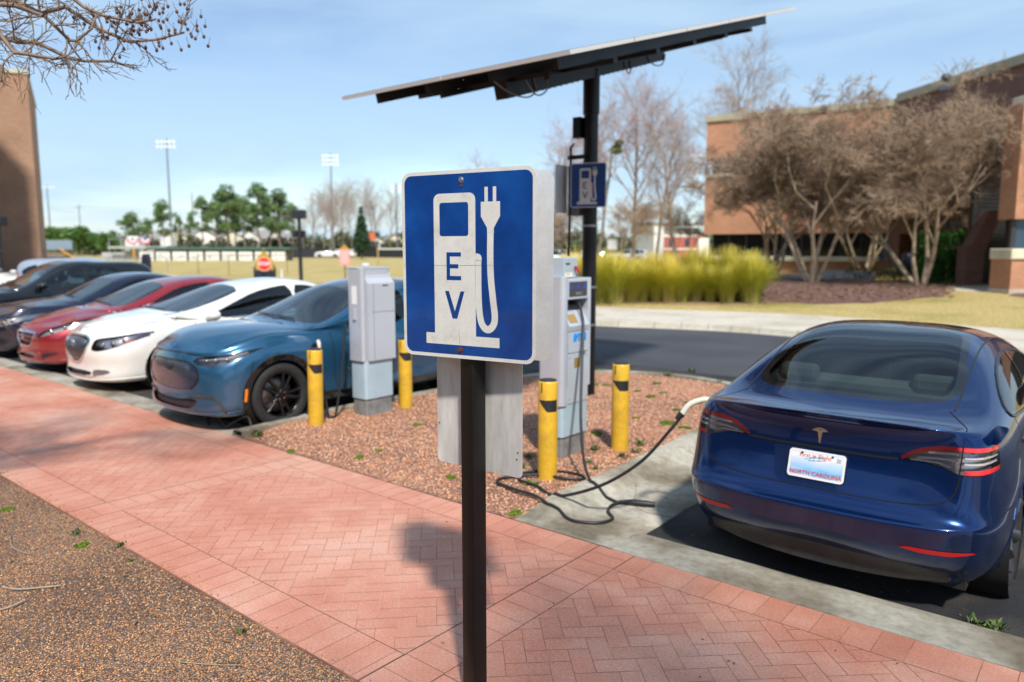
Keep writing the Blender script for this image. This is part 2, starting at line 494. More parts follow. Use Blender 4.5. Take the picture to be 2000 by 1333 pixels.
def interior(parent, xf, xr, w, zs, zroof, seats, wheel_side, lhd=True, beige=None, cloth=None, dash=None):
    """cabin tub, dashboard, seats, steering wheel; xf windshield base x, xr rear shelf x"""
    dk = cloth or mat('cabin_cloth', (.035,.035,.037), .85, bump=.2, bscale=200, var=.2)
    lt = beige or dk
    t = MB(); t.box(((xf+xr)/2, 0, zs-.55), (xr-xf-.2, w*2-.12, .05))
    for s in (-1, 1): t.box(((xf+xr)/2, s*(w-.075), zs-.3), (xr-xf-.2, .03, .5))
    t.build('cabin_floor', dk, parent)
    d = MB(); d.box((xf+.32, 0, zs-.085), (.5, w*2-.2, .13), bev=.04); d.box((xf+.1, 0, zs-.06), (.3, w*2-.3, .06), bev=.02)
    d.build('dashboard', dash or dk, parent)
    for (sx, sy, sw) in seats:
        s = MB()
        s.box((sx-.15, sy, zs-.42), (.52, sw, .16), bev=.05)
        tilt = Matrix.Rotation(R(-18), 3, 'Y').transposed() @ Matrix.Identity(3)
        s.box((sx+.16, sy, zs-.12), (.13, sw, .62), rot=Matrix.Rotation(R(16), 3, 'Y'), bev=.05)
        o = s.build('seat', lt, parent)
        n = max(1, round(sw/.5))
        for k in range(n):
            yy = sy + (k-(n-1)/2)*sw/n
            h = MB(); h.box((sx+.255, yy, zs+.235), (.10, .26, .17), rot=Matrix.Rotation(R(12), 3, 'Y'), bev=.04)
            h.build('headrest', lt, o)
    if wheel_side:
        s = MB(); c = Vector((xf+.72, wheel_side*.37, zs-.0)); n = 24
        pts = [c+Vector((math.cos(2*math.pi*i/n)*.06, math.sin(2*math.pi*i/n)*.185, math.cos(2*math.pi*i/n)*.175)) for i in range(n+1)]
        s.tube(pts, .016, 6, cap=False)
        s.tube([c+Vector((0,-.18,0)), c, c+Vector((0,.18,0))], [.014,.04,.014], 6); s.tube([c, c+Vector((-.3,0,-.08))], .03, 6)
        s.build('steering_wheel', mat('black_trim', (.012,.012,.013), .35), parent)
# ---------------------------------------------------------------- generic half-body table
def body_rows(plan, low, r7, r9, r11, bulge8=.02, bulge10=.02, zb=.17, extra=None):
    """plan: 20 (x,y); low: list of (z-dict, inset-dict) for rows 1..6; r7,r9,r11: 20 (x,y,z)"""
    n = len(plan); P = np.array(plan, float)
    # outward plan normal
    T = np.zeros((n,2)); ext = np.vstack([[P[1]*[1,-1]], P, [P[-2]*[1,-1]]])
    T = ext[2:]-ext[:-2]; T /= np.linalg.norm(T, axis=1)[:,None]; Nn = np.stack([T[:,1]*-1, T[:,0]], 1)*1.0
    # for a path nose->side->tail with y>0, outward normal is (-ty, tx)
    rows = []
    def ring(zd, od):
        z = interp(zd, n); o = interp(od, n); q = P-Nn*o[:,None]
        q[0,1] = 0; q[-1,1] = 0
        return np.stack([q[:,0], q[:,1], z], 1)
    lows = [ring(*l) for l in low]
    c0 = lows[0].copy(); c0[:,2] = np.minimum(c0[:,2], zb+.03); c1 = c0.copy(); c0[:,1] = 0
    c1[:,1] = c1[:,1]*.85; c1[:,2] -= .005
    rows.append(c0); rows.append(c1); rows += lows
    r7 = np.array(r7, float); r9 = np.array(r9, float); r11 = np.array(r11, float)
    b8 = interp(bulge8, n) if isinstance(bulge8, dict) else np.full(n, bulge8)
    b10 = interp(bulge10, n) if isinstance(bulge10, dict) else np.full(n, bulge10)
    r8 = (r7+r9)/2; r8[:,1] += b8*(r8[:,1] > .05); r8[:,2] += b8*.4
    r10 = (r9*.5+r11*.5); r10[:,2] += b10
    rows += [r7, r8, r9, r10, r11]
    return np.array(rows)
# ---------------------------------------------------------------- dark blue electric sedan seen from behind
def make_blue_sedan(loc, rz):
    Lc = 4.694; hx = Lc/2
    plan = [(0,0),(.02,.32),(.10,.60),(.24,.79),(.5,.875),(.85,.905),(1.25,.915),(1.65,.92),(2.0,.922),(2.4,.923),(2.8,.924),(3.2,.925),(3.6,.928),(3.95,.922),(4.22,.895),(4.44,.84),(4.57,.745),(4.64,.60),(4.685,.33),(4.694,0)]
    low = [
     ({0:.20,5:.17,13:.18,16:.26,19:.30}, {0:.12,4:.09,14:.10,16:.17,19:.17}),
     ({0:.26,5:.24,13:.25,16:.345,19:.385}, {0:.03,4:.03,14:.04,16:.08,19:.08}),
     ({0:.42,5:.44,13:.45,16:.50,19:.505}, {0:0,4:.005,14:.0,16:.022,19:.028}),
     ({0:.56,5:.60,13:.58,16:.575,19:.575}, {0:.01,4:.0,14:.0,16:.005,19:.005}),
     ({0:.68,5:.78,13:.70,16:.645,19:.645}, {0:.04,4:.0,8:.005,13:.0,15:.02,16:.055,17:.085,19:.095}),
     ({0:.74,5:.90,8:.90,13:.91,16:.975,19:.985}, {0:.09,4:.045,8:.04,13:.04,15:.055,16:.13,17:.165,19:.18})]
    r7 = [(.10,0,.76),(.12,.30,.76),(.2,.52,.775),(.35,.69,.81),(.6,.78,.88),(.9,.80,.935),(1.3,.81,.955),(1.65,.84,.965),(2.0,.862,.97),(2.4,.87,.975),(2.8,.875,.985),(3.2,.872,1.0),(3.6,.862,1.02),(3.92,.84,1.035),(4.14,.81,1.045),(4.30,.765,1.05),(4.43,.70,1.055),(4.515,.57,1.07),(4.59,.30,1.086),(4.605,0,1.09)]
    r9 = [(.12,0,.775),(.16,.2,.78),(.28,.33,.80),(.45,.42,.85),(.7,.47,.905),(1.0,.52,.955),(1.3,.60,.985),(1.55,.74,1.01),(1.95,.70,1.20),(2.35,.625,1.36),(2.75,.59,1.41),(3.1,.585,1.40),(3.45,.60,1.33),(3.75,.64,1.215),(3.98,.655,1.13),(4.16,.62,1.09),(4.28,.50,1.075),(4.37,.38,1.072),(4.44,.2,1.072),(4.47,0,1.072)]
    r11 = [(.13,0,.785),(.2,0,.80),(.32,0,.835),(.5,0,.875),(.75,0,.925),(1.0,0,.96),(1.22,0,.99),(1.42,0,1.03),(1.8,0,1.24),(2.2,0,1.40),(2.6,0,1.47),(3.0,0,1.465),(3.4,0,1.395),(3.72,0,1.29),(3.98,0,1.195),(4.16,0,1.125),(4.25,0,1.095),(4.32,0,1.08),(4.38,0,1.072),(4.41,0,1.07)]
    H = car_surface(body_rows(plan, low, r7, r9, r11, {0:0,6:.0,8:.035,12:.03,15:.0,19:0}, {0:.01,6:.02,8:.03,13:.02,16:.003,19:0}))
    B = Body(H)
    top = empty('electric_sedan', loc, rz, 'glossy dark blue electric sedan seen from behind, plugged in beside the pebble island', 'car')
    rt = top
    class O: pass
    blue = paint('paint_deep_blue', (.001,.026,.125), .1, .20, .70, .2, .7)
    blk = mat('black_trim', (.012,.012,.013), .35); gloss = mat('piano_black', (.006,.006,.007), .08, coat=1.0)
    chrome = mat('chrome', (.75,.75,.77), .12, 1.0)
    gl = glass('car_glass_rear', (.72,.88,.84), ior=1.55); gls = glass('car_glass_side', (.30,.38,.36))
    sub = lambda p: [(x, z) for x, z in p]
    # --- openings, cut out of the skin
    up = lambda c, n: n.z > .12
    side = lambda c, n: n.y > .3
    rearp = smooth_poly([(2.98,-.2),(2.98,.50),(3.3,.54),(3.7,.59),(3.86,.60),(3.99,.565),(4.07,.48),(4.125,.34),(4.15,.18),(4.155,-.2)], iters=2)
    rearw = B.take(rearp, 'xy', up)
    roofp = [(2.12,-.02),(2.12,.50),(2.35,.54),(2.96,.51),(2.96,-.02)]
    roofw = B.take(roofp, 'xy', up)
    windp = [(1.46,-.02),(1.50,.35),(1.60,.62),(1.72,.68),(2.02,.60),(2.085,.50),(2.10,-.02)]
    windw = B.take(windp, 'xy', up)
    sidep = smooth_poly([(1.80,1.0),(2.06,1.15),(2.42,1.285),(2.8,1.335),(3.12,1.325),(3.42,1.265),(3.66,1.175),(3.80,1.09),(3.74,1.045),(3.5,1.03),(2.8,1.0)], iters=1)
    sidew = B.take(sidep, 'xz', side)
    lampp = smooth_poly([(.405,.885),(.45,.925),(.52,.962),(.62,.985),(.76,.985),(.868,.972),(.885,.94),(.885,.865),(.80,.838),(.70,.838),(.62,.868),(.52,.882)], iters=1)
    lampf = lambda c, n: c.x > 4.24 and (n.x > .05 or n.y > .2)
    lamp = B.take(lampp, 'yz', lampf)
    head = B.take(smooth_poly([(.42,.60),(.55,.67),(.75,.72),(.95,.76),(.95,.66),(.70,.60)], iters=1), 'yz', lambda c, n: c.x < .75)
    arches = []
    for ax in (.841, 3.716):
        arches.append(ax)
        circ = [(ax+.365*math.cos(R(a)), .335+.365*math.sin(R(a))) for a in range(0, 360, 12)]
        a_ = B.take(circ, 'xz', lambda c, n: c.y > .55 and c.z < .8); a_.free()
        lo = [(ax-.365, -.1),(ax+.365,-.1),(ax+.365,.335),(ax-.365,.335)]
        a_ = B.take(lo, 'xz', lambda c, n: c.y > .55 and c.z < .5); a_.free()
    dif = B.take([(-.1,.0),(-.1,.312),(.5,.308),(.68,.285),(.68,0)], 'yz', lambda c, n: c.x > 4.2 and n.x > -.2)
    def shift(b): 
        return b
    body = bm_obj(B.bm, 'body', blue, top, 'weld')
    bm_obj(dif, 'rear_valance', mat('valance_plastic', (.018,.019,.021), .45, var=.3, dirt=.25), top, 'weld')
    # glass with ceramic border
    h_ = Body.__new__(Body); h_.bm = None
    add_frit(rearw, rearp, 'xy', .045, h_)
    frit = mat('frit', (.004,.004,.005), .12, coat=.6)
    bm_obj(rearw, 'rear_window', [gl, frit], top, 'weld')
    bm_obj(roofw, 'roof_panel', mat('roof_glass_black', (.005,.006,.008), .05, coat=1.0), top, 'weld')
    bm_obj(windw, 'windshield', [glass('windscreen_clear', (.62,.72,.68))], top, 'weld')
    add_frit(sidew, sidep, 'xz', .018, h_)
    for mr in (None, 'flip'): 
        w_ = bm_obj(sidew, 'side_window', [gls, frit], top, mr)
        s_ = -1 if mr else 1
        p = MB(); B2 = B
        hh = None
    # window surround and roof rail
    trim = mat('satin_trim', (.05,.05,.055), .3, .6)
    sr = B.ribbon(sidep, 'xz', .022, .004, closed=True, thick=.004)
    both(sr, 'window_trim', trim, top)
    pil = B.ribbon([(2.84,1.335),(2.90,1.0)], 'xz', .07, .003); both(pil, 'door_pillar', gloss, top)
    rail = B.ribbon([(4.10,.60),(3.9,.602),(3.6,.598),(3.2,.594),(2.8,.598),(2.4,.64),(2.1,.68)], 'xy', .012, .002); both(rail, 'roof_seam', blk, top)
    # panel gaps
    g = MB(); gap = mat('gap_black', (.002,.002,.002), .9)
    lid = smooth_poly([(.0,.655),(.40,.655),(.60,.67),(.685,.72),(.70,.80),(.705,.835)], closed=False, iters=2)
    for s in (1,): B.ribbon(lid, 'yz', .007, .0015, 1, mb=g)
    B.ribbon([(.0,.878),(.30,.880),(.41,.884)], 'yz', .014, .0018, 1, mb=g)
    B.ribbon([(.70,.985),(.71,1.03)], 'yz', .006, .0015, 1, mb=g)
    B.ribbon(smooth_poly([(4.40,.705),(4.33,.70),(4.22,.645),(4.12,.58)], closed=False), 'xy', .006, .0015, mb=g)
    both(g, 'boot_gap', gap, top)
    d = MB()
    B.ribbon([(2.87,1.0),(2.89,.6),(2.80,.30)], 'xz', .006, .0015, mb=d)
    B.ribbon([(3.72,1.04),(3.62,.85),(3.42,.66),(3.30,.45),(3.28,.3)], 'xz', .006, .0015, mb=d)
    B.ribbon([(1.75,.97),(1.72,.6),(1.70,.3)], 'xz', .006, .0015, mb=d)
    B.ribbon([(4.35,.60),(4.12,.62),(4.03,.60)], 'xz', .005, .0015, mb=d)
    both(d, 'door_gap', gap, top)
    # door handles
    for x in (2.55, 3.45):
        hd = B.ribbon([(x,.885),(x+.17,.885)], 'xz', .028, .003, thick=.004); both(hd, 'door_handle', chrome, top)
    # tail lamps: dark housing, red outline, bright bars, clear lens
    for mr in (None, 'flip'):
        s_ = -1 if mr else 1
        bowl = lamp.copy()
        for v in bowl.verts: v.co -= v.normal*.045
        base = bm_obj(bowl, 'tail_lamp', mat('lamp_bowl', (.40,.39,.41), .28, .6), top, mr)
        bowl.free()
        red = mat('lamp_red', (.95,.05,.06), .25); wht = mat('lamp_clear_bar', (.85,.85,.87), .15, .5)
        F = (lambda m: m) if s_ > 0 else mb_flip
        outl = smooth_poly([(.425,.893),(.465,.925),(.53,.955),(.62,.972),(.77,.972),(.875,.962)], closed=False, iters=2)
        a = MB(); B.ribbon(outl, 'yz', .026, -.008, 1, mb=a, thick=.006)
        B.ribbon([(.86,.965),(.875,.93),(.878,.875)], 'yz', .040, -.008, 1, mb=a, thick=.006)
        B.ribbon([(.875,.862),(.80,.855),(.72,.853)], 'yz', .026, -.008, 1, mb=a, thick=.006)
        F(a).build('lamp_glow_bar', red, base)
        c = MB()
        B.ribbon([(.50,.905),(.60,.915),(.69,.915)], 'yz', .012, -.02, 1, mb=c, thick=.01)
        B.ribbon([(.47,.893),(.60,.893),(.66,.875)], 'yz', .010, -.02, 1, mb=c, thick=.01)
        B.ribbon([(.55,.940),(.66,.948),(.69,.948)], 'yz', .012, -.02, 1, mb=c, thick=.01)
        B.ribbon([(.72,.90),(.80,.90),(.845,.905)], 'yz', .012, -.02, 1, mb=c, thick=.01)
        B.ribbon([(.72,.93),(.80,.93),(.85,.93)], 'yz', .01, -.02, 1, mb=c, thick=.01)
        F(c).build('lamp_reflector', wht, base)
        e_ = MB(); B.ribbon([(.70,.838),(.703,.91),(.705,.984)], 'yz', .007, .001, 1, mb=e_); F(e_).build('lamp_gap', gap, base)
        bm_obj(lamp, 'lamp_lens', glass('lens_tail', (.96,.93,.93), ior=1.38), base, mr)
        hb = head.copy()
        for v in hb.verts: v.co -= v.normal*.04
        hbo = bm_obj(hb, 'headlight', mat('lamp_bowl_silver', (.45,.45,.47), .2, .8), top, mr); hb.free()
        bm_obj(head, 'lamp_lens', glass('lens_clear', (.93,.88,.88)), hbo, mr)
        # side marker reflector
        rf = B.patch([(4.475,.895),(4.40,.90),(4.39,.935),(4.47,.95)], 'xz', .002, filt=lambda c, n: n.y > .2)
        F(rf).build('side_marker', mat('reflector_red', (.30,.006,.012), .35), top)
        # rear bumper reflector
        bf = B.patch([(.46,.432),(.50,.446),(.78,.437),(.80,.427),(.70,.412),(.55,.416)], 'yz', .003, 1, filt=lambda c, n: c.x > 4.2 and n.x > .05)
        F(bf).build('bumper_reflector', mat('reflector_red_bright', (.55,.01,.012), .25), top)
    # emblem (stylised T)
    c0, n0 = B.proj((0,.975), 'yz', 1); c1, n1 = B.proj((0,.935), 'yz', 1)
    upv = (c0-c1).normalized(); M = frame(c0+Vector((.003,0,-.02)), (0,1,0), upv)
    em = MB(); S = .075
    arc = [(math.sin(R(a))*.86*S, (math.cos(R(a))*.86-.32)*S) for a in range(-42, 43, 7)]
    arc2 = [(math.sin(R(a))*.74*S, (math.cos(R(a))*.74-.32)*S) for a in range(42, -43, -7)]
    em.prism(arc+arc2, -.002, .004, M=M)
    arc = [(math.sin(R(a))*.70*S, (math.cos(R(a))*.70-.32)*S) for a in (-36,-24,-12,-5)]
    em.prism([(-.50*S,.30*S),(-.44*S,.37*S),(-.30*S,.42*S),(-.16*S,.43*S),(-.10*S,.36*S),(.10*S,.36*S),(.16*S,.43*S),(.30*S,.42*S),(.44*S,.37*S),(.50*S,.30*S),(.36*S,.24*S),(.17*S,.22*S),(.05*S,-.62*S),(0,-.72*S),(-.05*S,-.62*S),(-.17*S,.22*S),(-.36*S,.24*S)], -.002, .004, M=M)
    em.build('emblem', chrome, top)
    # number plate
    c0, n0 = B.proj((0,.86), 'yz', 1); c1, n1 = B.proj((0,.69), 'yz', 1)
    cm = (c0+c1)/2+Vector((.014,0,.005)); upv = (c0-c1).normalized()
    M = frame(cm, (0,1,0), upv)
    plate_mat = licence_mat()
    pl = MB(); pl.prism(rrect(.305,.152,.016), -.0015, .0015, M=M)
    po = pl.build('number_plate', plate_mat[0], top)
    fr = MB(); outer = rrect(.315,.162,.02); innr = rrect(.292,.139,.012); n = len(outer)
    vs = [M @ Vector((*p,.003)) for p in outer]+[M @ Vector((*p,.003)) for p in innr]
    fr.add(vs, [(i,(i+1)%n,n+(i+1)%n,n+i) for i in range(n)]); vs2 = [M @ Vector((*p,-.004)) for p in outer]
    fr.add(vs[:n]+vs2, [(i,n+i,n+(i+1)%n,(i+1)%n) for i in range(n)])
    fr.build('plate_frame', mat('plate_white', (.8,.8,.8), .4), po)
    text_mesh('First in Flight', .034, mat('ink_red', (.62,.05,.04), .5), po, 'plate_lettering', .001, M @ Matrix.Translation((-.01,.050,.0022)))
    text_mesh('NORTH CAROLINA', .033, mat('ink_red', (.62,.05,.04), .5), po, 'plate_lettering', .001, M @ Matrix.Translation((0,-.052,.0022)), bold=.0006)
    text_mesh('DEC\n2021', .013, mat('ink_dark', (.06,.08,.12), .5), po, 'plate_lettering', .001, M @ Matrix.Translation((.122,.045,.0022)))
    bt = MB()
    for px_ in (-.085,.085): bt.cyl(M @ Vector((px_,.062,.001)), M @ Vector((px_,.062,.005)), .006, n=8)
    bt.build('plate_screw', blk, po)
    bi = MB()  # biplane silhouette printed behind the lettering
    for q in ([(-.045,.040),(.04,.052),(.042,.047),(-.043,.034)], [(-.05,.022),(.035,.034),(.037,.030),(-.048,.017)], [(-.02,.02),(-.016,.05),(-.012,.05),(-.016,.02)], [(.01,.024),(.014,.05),(.018,.05),(.014,.024)], [(-.07,.03),(-.03,.034),(-.03,.030),(-.07,.026)]):
        bi.add([M @ Vector((x,y,.0018)) for x, y in q], [(0,1,2,3)])
    bi.build('plate_picture', mat('ink_blue', (.06,.30,.52), .5), po)
    # charge port flap stands open on the left rear corner (side +y here)
    chp = B.proj((4.22,.93), 'xz')
    if chp[0]:
        c, n = chp
        f = MB(); Mf = frame(c+Vector((.03,-.02,.10)), (.62,.35,.1), (-.1,.55,.85))
        f.prism(rrect(.15,.11,.03), -.004, .004, M=Mf)
        f.build('charge_flap', blue, top)
    # wheels, wells, mirrors, cabin
    well = mat('wheel_well', (.008,.008,.008), .9)
    for ax in (.841, 3.716):
        wm = MB(); wm.lathe([(.372,.915),(.385,.80),(.385,.50),(.30,.49),(.05,.49)], 40, 'y', (ax, 0, .335))
        both(wm, 'wheel_well', well, top)
        ar = B.ribbon([(ax+.372*math.cos(R(a)), .335+.372*math.sin(R(a))) for a in range(-20, 201, 10)], 'xz', .014, .001, thick=.003); both(ar, 'arch_lip', blue, top)
        for s in (1,-1): wheel(top, ax, .905, .335, .235, 'aero', s, mat('rim_grey', (.12,.12,.13), .3, .8))
    mirror_part(top, B, 2.05, 1.04, .90, blue)
    cream = mat('cabin_white', (.30,.31,.30), .6)
    interior(top, 1.42, 3.95, .88, 1.0, 1.4, [(2.25,.37,.5),(2.25,-.37,.5)], 1 if True else 0)
    bk = MB()
    bk.box((3.28,0,.70), (.5,1.3,.16), bev=.05); bk.box((3.52,0,.90), (.13,1.34,.56), rot=Matrix.Rotation(R(22),3,'Y'), bev=.05)
    bo = bk.build('rear_bench', mat('cabin_cloth', (.035,.035,.037), .85), top)
    for yy in (-.42,.42): 
        hb = MB(); hb.box((3.64,yy,1.17), (.09,.26,.12), bev=.035); hb.build('headrest', mat('cabin_cloth', (.035,.035,.037), .85), bo)
    sh = MB(); sh.box((3.90,0,1.045), (.42,1.2,.02)); sh.build('parcel_shelf', mat('cabin_cloth', (.035,.035,.037), .85), top)
    sc_ = MB(); sc_.box((2.02,0,.99), (.02,.38,.22), bev=.008); sc_.build('centre_screen', gloss, top)
    un = MB(); un.box((Lc/2,0,.19), (Lc-.7,1.5,.05)); un.build('underbody', well, top)
    for ch in top.children:
        ch.location.x -= hx
    B.bm.free(); return top
def licence_mat():
    m, nt, b, out = _nt('licence_plate'); b.inputs['Roughness'].default_value = .4
    tc = N(nt, 'ShaderNodeTexCoord'); mp = N(nt, 'ShaderNodeSeparateXYZ'); L(nt, tc, 'Generated', mp, 0)
    n = N(nt, 'ShaderNodeTexNoise', inp={'Scale': 2.2, 'Detail': 3.0}); L(nt, tc, 'Generated', n, 'Vector')
    a = N(nt, 'ShaderNodeMath', operation='MULTIPLY_ADD'); L(nt, n, 'Fac', a, 0); a.inputs[1].default_value = .45; L(nt, mp, 'Z', a, 2)
    r = ramp(nt, [(.18,(.78,.8,.82)),(.42,(.10,.42,.75)),(.55,(.35,.58,.82)),(.85,(.60,.72,.86)),(1.0,(.80,.82,.84))]); L(nt, a, 0, r, 'Fac')
    L(nt, r, 'Color', b, 'Base Color'); return (m,)
# ---------------------------------------------------------------- cars in the row: one builder, one specification each
def build_car(name, label, S, loc, rz, group=None):
    B = Body(car_surface(body_rows(S['plan'], S['low'], S['r7'], S['r9'], S['r11'], S.get('b8', {0:0,6:0,8:.03,13:.03,16:0,19:0}), S.get('b10', .02))))
    top = empty(name, loc, rz, label, 'car', group); Lc = S['L']; hx = Lc/2; W = S['W']; pm = S['paint']
    blk = mat('black_trim', (.012,.012,.013), .35); gap = mat('gap_black', (.002,.002,.002), .9); chrome = mat('chrome', (.75,.75,.77), .12, 1.0)
    frit = mat('frit', (.004,.004,.005), .12, coat=.6); lens = glass('lens_clear', (.95,.95,.95), ior=1.4)
    up = lambda c, n: n.z > .1
    h_ = Body.__new__(Body); h_.bm = None
    wp = smooth_poly(S['windp'], iters=1); ww = B.take(wp, 'xy', lambda c, n: n.z > .1 and c.z > S.get('zg', .85)); add_frit(ww, wp, 'xy', .03, h_)
    bw = None
    if 'backp' in S: bp = smooth_poly(S['backp'], iters=1); bw = B.take(bp, 'xy', up); add_frit(bw, bp, 'xy', .03, h_)
    rf = None
    if 'roofp' in S: rf = B.take(S['roofp'], 'xy', lambda c, n: c.z > S.get('zroofmin', 1.1))
    sws = []
    for p in S['sidep']:
        p = smooth_poly(p, iters=1); q = B.take(p, 'xz', lambda c, n: n.y > .25 and c.y > .35); add_frit(q, p, 'xz', .015, h_); sws.append((q, p))
    lp = smooth_poly(S['lamp'], iters=1); lf = S.get('lampf', lambda c, n: c.x < 1.1 and (n.x < -.02 or n.y > .2))
    lamp = B.take(lp, 'yz', lf)
    holes = []
    for (nm, poly, mt, dep) in S.get('openings', []):
        holes.append((nm, B.take(poly, 'yz', lambda c, n: c.x < .6 and n.x < .1), mt, dep))
    rw = S['rw']; zw = S['zw']
    for ax in S['axles']:
        circ = [(ax+(rw+.03)*math.cos(R(a)), zw+(rw+.03)*math.sin(R(a))) for a in range(0, 360, 12)]
        B.take(circ, 'xz', lambda c, n: c.y > .55 and c.z < .95).free()
        B.take([(ax-rw-.03,-.1),(ax+rw+.03,-.1),(ax+rw+.03,zw),(ax-rw-.03,zw)], 'xz', lambda c, n: c.y > .55 and c.z < .6).free()
    bm_obj(B.bm, 'body', pm, top, 'weld')
    bm_obj(ww, 'windshield', [S.get('glassw') or glass('windscreen', (.74,.88,.84), refl=.95, ior=3.4), frit], top, 'weld')
    if bw: bm_obj(bw, 'rear_window', [glass('car_glass', (.30,.40,.38)), frit], top, 'weld')
    if rf: bm_obj(rf, 'roof_panel', S['roofmat'], top, 'weld')
    for q, p in sws:
        for mr in (None, 'flip'): bm_obj(q, 'side_window', [S.get('glasss') or glass('car_glass_side', (.30,.38,.36)), frit], top, mr)
        if S.get('trim', True): both(B.ribbon(p, 'xz', .018, .003, closed=True, thick=.003), 'window_trim', S.get('trimmat', blk), top)
    for nm, q, mt, dep in holes:
        for v in q.verts: v.co.x += dep
        bm_obj(q, nm, mt, top, 'weld')
    # head lamps
    for mr in (None, 'flip'):
        F = mb_flip if mr else (lambda m: m)
        b_ = lamp.copy()
        for v in b_.verts: v.co -= v.normal*.05
        base = bm_obj(b_, 'headlight', S.get('bowl') or mat('lamp_bowl_silver', (.45,.45,.47), .2, .8), top, mr); b_.free()
        for (yy, zz, rr) in S['proj']:
            h = B.proj((yy, zz), 'yz', -1)
            if not h: continue
            c = h[0]+Vector((.052,0,0)); m = MB(); m.lathe([(rr,-.02),(rr*.8,.0),(rr*.3,.012),(.001,.014)], 20, 'x', (c.x,c.y,c.z))
            m.v = [(2*c.x-v[0]-.01, v[1], v[2]) for v in m.v]; F(m).build('lamp_projector', mat('projector', (.8,.82,.85), .05, .9), base)
        for (pts, w_, col_) in S.get('lampbars', []):
            F(B.ribbon(pts, 'yz', w_, -.02, -1, thick=.008)).build('indicator_lens', col_, base)
        bm_obj(lamp, 'lamp_lens', lens, base, mr)
    g = MB()
    for pts, ax_ in S.get('gaps_side', []): B.ribbon(pts, ax_, .010, .0015, mb=g)
    for pts, ax_, fr_ in S.get('gaps', []): B.ribbon(pts, ax_, .010, .0015, fr_, mb=g)
    both(g, 'panel_gap', gap, top)
    for hx_, hz in S['handles']: both(B.ribbon([(hx_,hz),(hx_+.17,hz)], 'xz', .03, .004, thick=.006), 'door_handle', S.get('handlemat', pm), top)
    for (nm, pts, ax_, w_, off, fr_, mt, th) in S.get('ribbons', []):
        mb = B.ribbon(pts, ax_, w_, off, fr_, thick=th)
        both(mb, nm, mt, top)
    for (nm, poly, ax_, off, fr_, mt, fl) in S.get('patches', []): both(B.patch(poly, ax_, off, fr_, filt=fl), nm, mt, top)
    well = mat('wheel_well', (.008,.008,.008), .9)
    for ax in S['axles']:
        wm = MB(); wm.lathe([(rw+.04, W-.02),(rw+.05,W-.12),(rw+.05,.5),(.3,.49),(.05,.49)], 40, 'y', (ax, 0, zw)); both(wm, 'wheel_well', well, top)
        both(B.ribbon([(ax+(rw+.03+S.get('lipw',.014)/2)*math.cos(R(a)), zw+(rw+.03+S.get('lipw',.014)/2)*math.sin(R(a))) for a in range(-24, 205, 8)], 'xz', S.get('lipw', .014), .002, thick=.003), 'arch_lip', S.get('lipmat', pm), top)
        for s in (1,-1): wheel(top, ax, W-.03, zw, S.get('tw', .235), S['wstyle'], s, S['rim'])
    mirror_part(top, B, *S['mirror'], S.get('mirmat', pm))
    interior(top, *S['cabin'], S['seats'], S.get('drive', -1), beige=S.get('beige'), cloth=mat('cabin_grey', (.24,.25,.25), .8, var=.2), dash=mat('dash_grey', (.38,.40,.39), .6, var=.15))
    # wipers and cowl
    wi = MB()
    x0 = S['windp'][0][0]
    for a, b in (((x0+.06,.05),(x0+.16,.55)),((x0+.05,-.45),(x0+.04,.02))):
        A = B.proj((a[0], a[1]), 'xy'); C_ = B.proj((b[0], b[1]), 'xy')
        if A and C_: wi.tube([A[0]+Vector((0,0,.02)), C_[0]+Vector((0,0,.025))], .008, 6)
    if wi.v: wi.build('wiper', blk, top)
    un = MB(); un.box((Lc/2,0,S.get('zun', .2)), (Lc-.8,W*2-.34,.06)); un.build('underbody', well, top)
    S['extra'](top, B) if 'extra' in S else None
    for ch in top.children: ch.location.x -= hx
    B.bm.free(); return top

